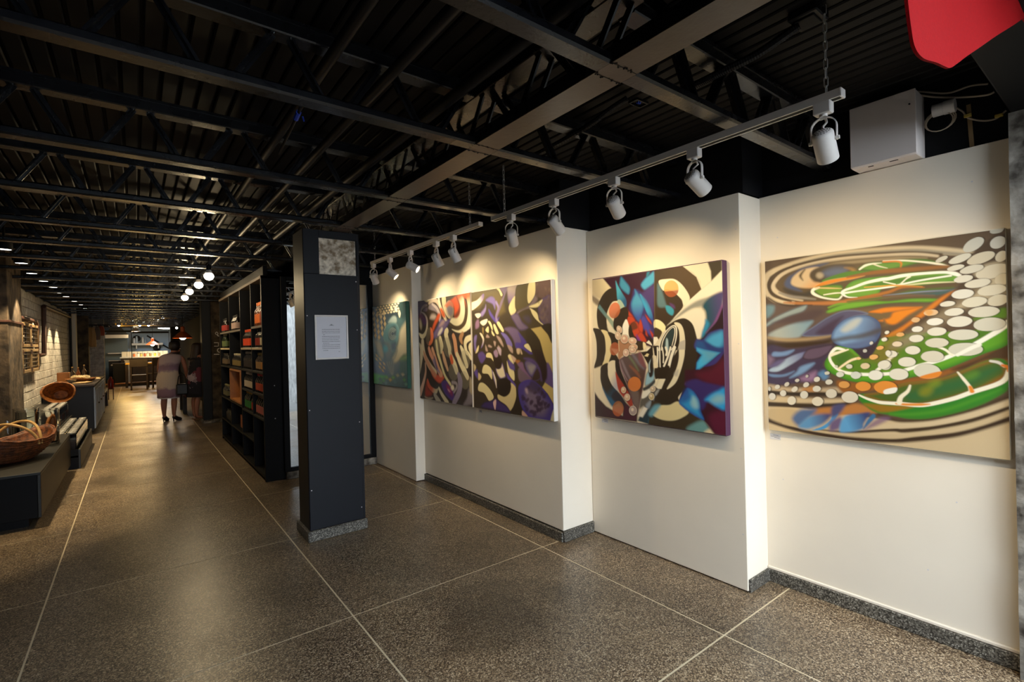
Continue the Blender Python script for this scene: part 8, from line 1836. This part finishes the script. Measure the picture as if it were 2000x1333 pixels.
E_ = [(0, 1), (1, 2), (2, 3), (3, 4), (4, 5), (5, 6), (6, 7), (0, 8), (8, 9), (9, 10), (10, 11), (11, 12), (12, 13), (0, 14), (14, 15), (15, 16), (16, 17), (17, 18), (18, 19), (3, 20), (20, 21), (21, 22), (3, 23), (23, 24), (24, 25)]
hand(J, E_, 22, J[22][0], (.05, .2, -1), (0, 1, .2)); hand(J, E_, 25, J[25][0], (-.1, .35, -.9), (0, 1, .3))
me = skin_mesh('body', J, E_, 0, 1); me.materials.append(M['skin']); obj('body', None, None, w1, me=me)
face(w1, (.032, .222, 1.375), (.35, .75, -.5), (0, .5, 1), M['skin'])
ds = loft([((0, 0, .445), .175, .145), ((0, 0, .50), .175, .145), ((0, 0, .66), .18, .145), ((0, -.01, .80), .178, .142), ((0, .0, .90), .158, .122), ((0, .03, 1.0), .155, .112), ((0, .06, 1.08), .168, .115, ), ((.005, .095, 1.16, -.01), .182, .105), ((.01, .115, 1.205, -.02), .17, .09), ((.012, .13, 1.225, -.02), .125, .08)])
d_ = obj('dress', ds, M['dress'], w1, smooth=True); d_.modifiers.new('thick', 'SOLIDIFY').thickness = -.006
obj('hem_lace', loft([((0, 0, .43), .17, .141), ((0, 0, .455), .178, .148)]), M['wmetal'], w1, smooth=True)
hm = MB()
hm.lathe([(.0005, 1.30), (.05, 1.305), (.082, 1.34), (.094, 1.39), (.086, 1.45), (.055, 1.485), (.0005, 1.495)], 18, (.03, .185, 0), 1.0, 1.0)
obj('hair', hm, M['hair'], w1, smooth=True)
obj('collar_scarf', MB().tube([(.03+.06*math.cos(a), .165+.05*math.sin(a), 1.262) for a in np.linspace(0, 2*PI, 17)[:-1]], .012, 8, closed=True), cmat('3a2c34', .8), w1, smooth=True)
for s, (hx, hy, tx, ty) in ((-1, (-.075, -.03, -.08, .125)), (1, (.088, -.02, .135, .125))):
    sm = MB().tube([(hx, hy, .078), (hx, hy+.04, .072), ((hx+tx)/2, (hy+ty)/2, .040), (tx, ty-.03, .024), (tx+.003*s, ty+.02, .016)], [.03, .036, .038, .036, .014], 10)
    sm.tube([(hx, hy-.015, .075), (hx, hy-.012, 0)], [.014, .007], 8); obj('high_heel_shoe', sm, M['shoe'], w1, smooth=True)
# second woman: in profile, long hair, looking at the phone in her hands
w2 = thing('person', 'woman with long brown hair in a black floral dress, reading a small device', 'person', (.91, 11.02, 0), math.radians(-62))
J = [((0, 0, .80), (.12, .095)), ((0, .0, .94), (.10, .08)), ((0, .01, 1.07), (.112, .085)), ((0, .02, 1.17), (.105, .07)), ((0, .03, 1.235), (.042, .042)), ((0, .045, 1.28), (.044, .048)), ((0, .06, 1.33), (.074, .084)), ((0, .055, 1.40), (.062, .072)),
     ((-.08, 0, .74), .08), ((-.07, .01, .45), .052), ((-.07, -.015, .33), .054), ((-.065, -.02, .10), .031), ((-.065, -.01, .055), .03), ((-.075, .11, .022), .025),
     ((.08, 0, .74), .08), ((.07, -.02, .45), .052), ((.07, -.05, .33), .054), ((.065, -.06, .10), .031), ((.065, -.05, .055), .03), ((.075, .08, .022), .025),
     ((-.16, .02, 1.165), .045), ((-.19, .03, .95), .037), ((-.09, .25, 1.02), .026), ((.16, .02, 1.165), .045), ((.19, .04, .95), .037), ((.06, .26, 1.03), .026)]
E2 = [(0, 1), (1, 2), (2, 3), (3, 4), (4, 5), (5, 6), (6, 7), (0, 8), (8, 9), (9, 10), (10, 11), (11, 12), (12, 13), (0, 14), (14, 15), (15, 16), (16, 17), (17, 18), (18, 19), (3, 20), (20, 21), (21, 22), (3, 23), (23, 24), (24, 25)]
hand(J, E2, 22, J[22][0], (.25, .8, .35), (0, -.3, 1), .8); hand(J, E2, 25, J[25][0], (-.3, .8, .35), (0, -.3, 1), .8)
me = skin_mesh('body', J, E2, 0, 1); me.materials.append(M['skin']); obj('body', None, None, w2, me=me)
face(w2, (0, .06, 1.345), (0, .85, -.5), (0, .5, 1), M['skin'])
ds = loft([((0, 0, .43), .215, .18), ((0, 0, .52), .21, .175), ((0, 0, .66), .20, .16), ((0, 0, .80), .178, .14), ((0, 0, .93), .142, .108), ((0, .01, 1.04), .15, .11), ((0, .015, 1.12), .165, .108), ((0, .02, 1.17), .15, .095)])
d_ = obj('dress', ds, M['floral'], w2, smooth=True); d_.modifiers.new('thick', 'SOLIDIFY').thickness = -.006
obj('neckline_ruffle', MB().tube([(.19*math.cos(a), .015+.115*math.sin(a), 1.14+.008*math.sin(9*a)) for a in np.linspace(0, 2*PI, 37)[:-1]], .018, 8, closed=True), M['floral'], w2, smooth=True)
hm = MB().lathe([(.0005, 1.02), (.055, 1.03), (.085, 1.12), (.095, 1.22), (.098, 1.32), (.088, 1.40), (.055, 1.435), (.0005, 1.445)], 18, (0, .015, 0), 1.0, .95)
hm.v = [(x, y-(.05 if z < 1.2 else .02 if z < 1.28 else 0), z) for x, y, z in hm.v]
obj('hair', hm, M['hair2'], w2, smooth=True)
for hx, hy, tx, ty in ((-.065, -.02, -.075, .13), (.065, -.06, .075, .10)):
    obj('sandal', MB().box((min(hx, tx)-.035, hy-.03, 0), (max(hx, tx)+.035, ty+.025, .018), .006).tube([(tx-.04, ty-.04, .018), (tx, ty-.04, .05), (tx+.04, ty-.04, .018)], .007, 6), M['sandal'], w2)
gp = Vector((-.012, .385, 1.075))
q = Matrix.Rotation(math.radians(-62), 4, 'Z') @ Matrix.Translation(gp)
ph = thing('handheld_device', 'small shiny handheld device held by the woman in the floral dress', 'device', Vector((.91, 11.02, 0))+(Matrix.Rotation(math.radians(-62), 4, 'Z') @ gp), math.radians(-62))
obj('case', MB().box((-.034, -.006, -.065), (.034, .006, .065), .004), M['frameb'], ph); obj('screen', MB().box((-.03, -.0075, -.058), (.03, -.006, .058)), cmat('7a8490', .2), ph)
# shoulder bag hanging beside her
t = thing('handbag', 'dark handbag hanging between the two women', 'bag', (.665, 10.80, .50))
obj('bag', MB().box((-.09, -.04, 0), (.09, .04, .2), .02), cmat('17171c', .5), t)
obj('strap', MB().tube([(-.07, 0, .19), (-.05, 0, .33), (0, 0, .40), (.05, 0, .33), (.07, 0, .19)], .008, 8), cmat('17171c', .5), t, smooth=True)

# low table past the women
def table(name, label, loc, lx, ly, h, top, leg, th=.035, lw=.05, rz=0):
    t = thing(name, label, 'table', loc, rz)
    obj('top', MB().box((-lx/2, -ly/2, h-th), (lx/2, ly/2, h), .004), M[top], t)
    for sx in (-1, 1):
        for sy in (-1, 1): obj('leg', MB().box((sx*(lx/2-.03)-lw/2, sy*(ly/2-.03)-lw/2, 0), (sx*(lx/2-.03)+lw/2, sy*(ly/2-.03)+lw/2, h-th), .003), M[leg], t)
    return t
table('low_bench', 'low dark-legged bench with a mauve top behind the two women', (1.02, 12.6, 0), .52, .9, .42, 'mush', 'dwood', .05, .07)

# ------------------------------------------------------------------ end of the hall: kitchen and dining area
Y = 23.0
fr = thing('portal_frame', 'black steel portal frame in front of the kitchen', 'frame', (0, Y, 0))
def post(px0, px1, py0, py1, m, nm='post', yy=Y, par=fr):
    a = at(px0, py0, 'y', yy); b = at(px1, py1, 'y', yy)
    return obj(nm, MB().box((a.x, yy-.03-(par.location.y if par else 0), max(0, min(a.z, b.z))), (b.x, yy+.03-(par.location.y if par else 0), max(a.z, b.z)), .003), M[m], par)
post(202, 204.5, 610, 742, 'frameb'); post(256, 258, 612, 741, 'frameb'); post(329, 331.5, 612, 741, 'frameb')
post(204, 256, 646, 649, 'frameb', 'beam'); post(258, 329, 648, 651, 'frameb', 'beam')
t = thing('wooden_post', 'pale wooden post beside the kitchen portal frame', 'post', (0, Y+.4, 0)); post(251.5, 255, 612, 741, 'lightwood', 'post', Y+.4, t)
# dark side block with vertical slats right of the opening
d = thing('slatted_screen', 'tall dark slatted screen closing the hall beside the kitchen', 'screen', (0, 22.6, 0))
post(331, 398, 606, 744, 'kdark', 'board', 22.6, d)
for k in range(7): post(333+k*3, 334.2+k*3, 628, 690, 'frameb', 'slat', 22.52, d)
# range hood
a = at(206, 655, 'y', 25.5); b = at(251, 660, 'y', 25.5); c_ = at(215, 642, 'y', 25.5); e_ = at(238, 642, 'y', 25.5)
t = thing('range_hood', 'wide dark cooking hood with a pale lower rim in the kitchen', 'hood', (0, 25.5, 0))
obj('canopy', MB().prism([(a.x, a.z), (b.x, a.z), (e_.x, c_.z), (c_.x, c_.z)], -.4, .4, 'y'), M['kdark'], t)
obj('flue', MB().box((-.15+(a.x+b.x)/2, -.15, c_.z), (.15+(a.x+b.x)/2, .15, 2.418)), M['kdark'], t)
obj('rim', MB().box((a.x, -.42, b.z-.02), (b.x, .42, a.z)), M['ksteel'], t)
# cook line under the hood
a2 = at(204, 662, 'y', 26.4); b2 = at(250, 700, 'y', 26.4)
t = thing('splash_panel', 'dull dark steel panel on the kitchen wall behind the range', 'panel', (0, 26.4, 0))
obj('sheet', MB().box((a2.x, 0, 0), (b2.x, .03, a2.z), .003), cmat('4c5450', .5), t); obj('shelf', MB().box((a2.x+.1, -.2, b2.z+.2), (b2.x, 0, b2.z+.24)), M['ksteel'], t)
def kbox(name, label, cat, px0, py0, px1, py1, yy, dep, m, grp=None):
    a = at(px0, py0, 'y', yy); b = at(px1, py1, 'y', yy); z0 = 0
    t = thing(name, label, cat, ((a.x+b.x)/2, yy, z0), group=grp); hw = abs(b.x-a.x)/2; h = a.z-z0
    obj('body', MB().box((-hw, 0, 0), (hw, dep, h), .006), M[m], t)
    return t, hw, h
t, hw, h = kbox('stove', 'dark cooking range standing under the hood', 'stove', 212, 706, 250, 744, 25.3, .6, 'kdark')
for k in range(3): obj('knob', MB().cyl((-.2+k*.2, 0, h*.82), (-.2+k*.2, -.02, h*.82), .03, n=10), M['ksteel'], t)
obj('cooktop', MB().box((-hw, -.02, h), (hw, .6, h+.02)), M['ksteel'], t)
t, hw, h = kbox('serving_counter', 'long pale serving counter with a cream tiled back in the kitchen', 'counter', 236, 701, 332, 742, 24.6, .5, 'dwood')
obj('worktop', MB().box((-hw-.03, -.04, h), (hw+.03, .5, h+.05), .004), M['counter'], t)
for k in range(9): obj('tile', MB().box((-hw+.02+k*(2*hw-.04)/9, .46, h+.05), (-hw+.01+(k+1)*(2*hw-.04)/9, .5, h+.26), .003), M['tileb'], t)
obj('edge_board', MB().box((-hw, -.05, h-.12), (hw, -.0, h-.02)), M['dwood'], t)
for k, (px, c_) in enumerate(((262, 'b0622c'), (270, 'd8d0b8'), (276, 'a89a50'), (283, '8a4a24'), (289, 'c8b890'), (294, '7a6a44'), (303, 'c4a040'), (311, '9a8a60'))):
    p_ = at(px, 702, 'y', 24.85)
    t2 = thing('food_container', ORD[k]+' small container along the serving counter, counted from the wooden post', 'container', (p_.x, 24.80, t.location.z+h+.0505), group='containers on the serving counter')
    obj('pot', MB().lathe([(.035, 0), (.042, .02), (.042, .12), (.038, .12)], 12), cmat(c_, .5), t2, smooth=True, angle=40); obj('lid', MB().lathe([(.044, .12), (.044, .135), (.015, .15)], 12), M['ksteel'], t2, smooth=True, angle=40)
ws = thing('wall_shelf', 'pale shelf along the blue kitchen wall', 'shelf', (0, 27.0, 0))
a = at(257, 671, 'y', 27.0); b = at(318, 674, 'y', 27.0)
obj('board', MB().box((a.x, -.25, b.z), (b.x, .19, a.z), .004), M['counter'], ws)
for f in (.15, .85): obj('bracket', MB().box((a.x+(b.x-a.x)*f-.02, -.2, b.z-.15), (a.x+(b.x-a.x)*f+.02, .19, b.z)), M['counter'], ws)
zs_ = a.z
for k, (px, hh, c_) in enumerate(((262, .22, 'c8ccd0'), (267, .3, 'b4c0c8'), (279, .26, 'd0d0cc'), (284, .18, '8a98a4'))):
    p_ = at(px, 670, 'y', 26.9); tag(obj('kitchen_jug', MB().lathe([(.04, 0), (.046, .02), (.042, hh*.7), (.028, hh*.85), (.032, hh)], 12, c=(p_.x, 26.88, zs_+.001)), cmat(c_, .3), smooth=True), ORD[k]+' pale jug on the shelf of the blue kitchen wall', 'jug', 'jugs on the blue kitchen shelf')
# dark diagonal brace on the blue wall
a = at(287, 656, 'y', 27.15); b = at(330, 681, 'y', 27.15)
tag(obj('diagonal_brace', MB().bar(a, b, .05, .06), M['frameb']), 'dark diagonal brace across the blue kitchen wall', 'brace')
for k, (px, py0, py1) in enumerate(((267, 658, 668), (306, 672, 686))):
    a = at(px, py0, 'y', 27.12); b = at(px, py1, 'y', 27.12)
    t = thing('hanging_pan', ('small', 'large')[k]+' dark pan hanging on the blue kitchen wall', 'pan', (a.x, 27.12, b.z))
    obj('pan', MB().cyl((0, .03, .14), (0, -.03, .14), .14, n=16), M['frameb'], t); obj('handle', MB().bar((0, 0, .27), (0, 0, a.z-b.z+.06), .03, .02), M['frameb'], t)
# pendant lamps
def pendant(label, px, py, yy, R_, m, power, on=True):
    p_ = at(px, py, 'y', yy); t = thing('pendant_lamp', label, 'lamp', p_)
    obj('shade', MB().lathe([(R_, 0), (R_*.96, .01), (R_*.55, .10), (R_*.22, .15), (R_*.2, .26), (.01, .28)], 24, caps=(False, True)), M[m], t, smooth=True, angle=50)
    obj('bulb', MB().sphere((0, 0, .03), R_*.35, 12, 8), M['bulb'], t, smooth=True)
    obj('cord', MB().bar((0, 0, .27), (0, 0, 2.42-p_.z), .012, .012), M['frameb'], t)
    light('POINT', 'pendant_glow', p_+Vector((0, 0, -.08)), power, WARM, None, .08)
pendant('large orange enamel pendant lamp above the two women', 357, 661, 13.6, .20, 'orange', 6)
pendant('small orange pendant lamp over the serving counter', 298, 674, 24.4, .22, 'orange', E_KITCHEN*.4)
pendant('white pendant lamp left of the blue wall in the kitchen', 265, 648, 24.2, .16, 'wmetal', E_KITCHEN*.5)
# tube lamp
a = at(309, 640, 'y', 24.8); b = at(331, 641, 'y', 24.8)
t = thing('tube_lamp', 'bright white tube lamp at the top of the kitchen', 'lamp', a)
obj('tube', MB().tube([(0, 0, 0), b-a], .05, 12), M['bulb'], t, smooth=True); obj('fitting', MB().bar((0, 0, .06), (b.x-a.x, 0, .06), .1, .04), M['wmetal'], t)
obj('hanger', MB().bar((.1, 0, .08), (.1, 0, 2.42-a.z), .012, .012), M['frameb'], t)
light('AREA', 'tube_glow', ((a.x+b.x)/2, 24.7, a.z-.1), E_KITCHEN*.9, (.85, .93, 1), None, 1.0, ((a.x+b.x)/2, 24.7, 0))
# hanging wooden frame with small bulbs
hf = thing('hanging_light_frame', 'hanging frame of pale wooden bars strung with small bulbs over the dining area', 'lamp', (0, 20.0, 0))
for (x0, y0, x1, y1, ya, yb) in ((219, 624, 320, 629, 19.2, 19.8), (235, 637, 345, 634, 21.0, 21.0), (265, 623, 348, 622, 18.0, 18.0), (297, 629, 352, 618, 20.5, 19.0), (232, 624, 262, 632, 18.4, 20.8)):
    a = at(x0, y0, 'y', ya); b = at(x1, y1, 'y', yb); o_ = Vector((0, 20, 0))
    obj('bar', MB().bar(a-o_, b-o_, .05, .04), M['yellowwood'], hf)
for (px, py) in ((226, 625), (238, 625), (246, 624)):
    a = at(px, py, 'y', 19.4); b = at(px, py+10, 'y', 19.4); o_ = Vector((0, 20, 0)); obj('bar', MB().bar(a-o_, b-o_, .03, .03), M['yellowwood'], hf)
for k, (px, py, yy) in enumerate(((238, 626, 19.2), (257, 627, 19.4), (270, 627, 19.5), (281, 629, 19.6), (232, 636, 20.9), (273, 636, 20.9), (290, 636, 20.9), (308, 625, 18.1), (318, 621, 17.9), (299, 632, 20.3), (345, 641, 20.3))):
    a = at(px, py, 'y', yy)-Vector((0, 20, 0)); obj('small_bulb', MB().sphere(a, .035, 10, 6), M['bulb'], hf, smooth=True)
obj('hanger', MB().bar(at(232, 624, 'y', 18.4)-Vector((0, 20, 0)), at(232, 624, 'y', 18.4)-Vector((0, 20, 0))+Vector((0, 0, .08)), .02, .02), M['frameb'], hf)
for (x_, y_, pw) in ((.1, 19.5, 1.0), (-.3, 21.5, .8), (.5, 17.6, .8)):
    light('SPOT', 'frame_glow_fill', (x_, y_, 2.05), E_KITCHEN*pw, WARM2, None, .15, (x_, y_-.35, 0), 145, .6)
    light('POINT', 'frame_glow_fill', (x_, y_, 1.3), E_KITCHEN*pw*.45, WARM2, None, .15)  # added fill below the frame, no bulb here; yellows the hall floor
# dining chairs and tables
def chair(label, px, py, yy, rz, s=1.0):
    p_ = at(px, py, 'y', yy)
    t = thing('dining_chair', label, 'chair', (p_.x, yy, 0), rz, group='dark dining chairs at the end of the hall')
    obj('seat', MB().box((-.24, -.22, .46), (.24, .22, .50), .01), M['dwood'], t)
    for sx in (-1, 1):
        obj('leg', MB().bar((sx*.21, .19, 0), (sx*.21, .19, .46), .045, .045), M['dwood'], t)
        obj('leg', MB().bar((sx*.21, -.2, 0), (sx*.21, -.24, 1.0), .045, .045), M['dwood'], t)
    obj('backrest', MB().box((-.24, -.27, .76), (.24, -.235, 1.02), .01), M['dwood'], t)
    obj('stretcher', MB().bar((-.21, -.2, .25), (.21, -.2, .25), .03, .03), M['dwood'], t)
    return t
chair('dark wooden dining chair in the middle, its back to the hall', 272, 745, 20.6, 0)
chair('dark wooden dining chair behind the woman in the mauve dress', 308, 742, 21.4, .3)
table('dining_table', 'pale-topped dining table behind the dark chairs', (at(290, 740, 'y', 22.3).x, 22.3, 0), 1.3, .8, .86, 'yellowwood', 'dwood', .05, .07)
t, hw, h = kbox('cupboard', 'low dark cupboard standing before the kitchen range', 'cupboard', 220, 712, 246, 745, 23.3, .45, 'kdark')
obj('top', MB().box((-hw-.02, -.02, h), (hw+.02, .47, h+.03)), M['dwood'], t); obj('door', MB().box((-hw+.03, -.015, .05), (hw-.03, 0, h-.05), .003), M['kdark'], t)
t, hw, h = kbox('crate', 'pale grey crate on the floor between cupboard and chairs', 'crate', 243, 704, 256, 722, 24.0, .3, 'ksteel')
t.location.z = 0; 
for ch in list(t.children): bpy.data.objects.remove(ch)
zt = at(243, 704, 'y', 24.0).z
obj('side', MB().box((-hw, 0, 0), (hw, .3, zt*.98), .01), M['ksteel'], t); obj('rim', MB().box((-hw-.015, -.015, zt*.98), (hw+.015, .315, zt)), M['ksteel'], t)
st = thing('floor_step', 'low wooden step across the end of the hall', 'step', (0, 22.9, 0))
a = at(206, 741, 'y', 22.9); b = at(330, 741, 'y', 22.9)
obj('board', MB().box((a.x, 0, .09), (b.x, .35, .12), .003), M['wood'], st); obj('riser', MB().box((a.x, .02, 0), (b.x, .04, .09)), M['dwood'], st)
# side bench and red extinguisher on its stand
table('side_bench', 'low wooden bench along the brick wall past the long cabinet', (-.72, 14.6, 0), .34, 1.7, .40, 'dwood', 'dwood', .05, .06)
p_ = at(217, 781, 'z', 0)
t = thing('fire_extinguisher', 'small dark red extinguisher on a thin stand past the cabinet', 'extinguisher', (p_.x, p_.y, 0))
obj('stand', MB().bar((-.05, 0, 0), (-.05, 0, .5), .02, .02).bar((.05, 0, 0), (.05, 0, .5), .02, .02).box((-.07, -.05, .28), (.07, .05, .30)), M['rust'], t)
obj('bottle', MB().lathe([(.06, .30), (.065, .32), (.065, .52), (.03, .58), (.02, .62)], 14), cmat('6a1414', .3), t, smooth=True, angle=40)
obj('hose', MB().tube([(0, 0, .6), (.07, -.01, .58), (.085, -.02, .48), (.075, -.01, .40)], .01, 6), M['frameb'], t, smooth=True)
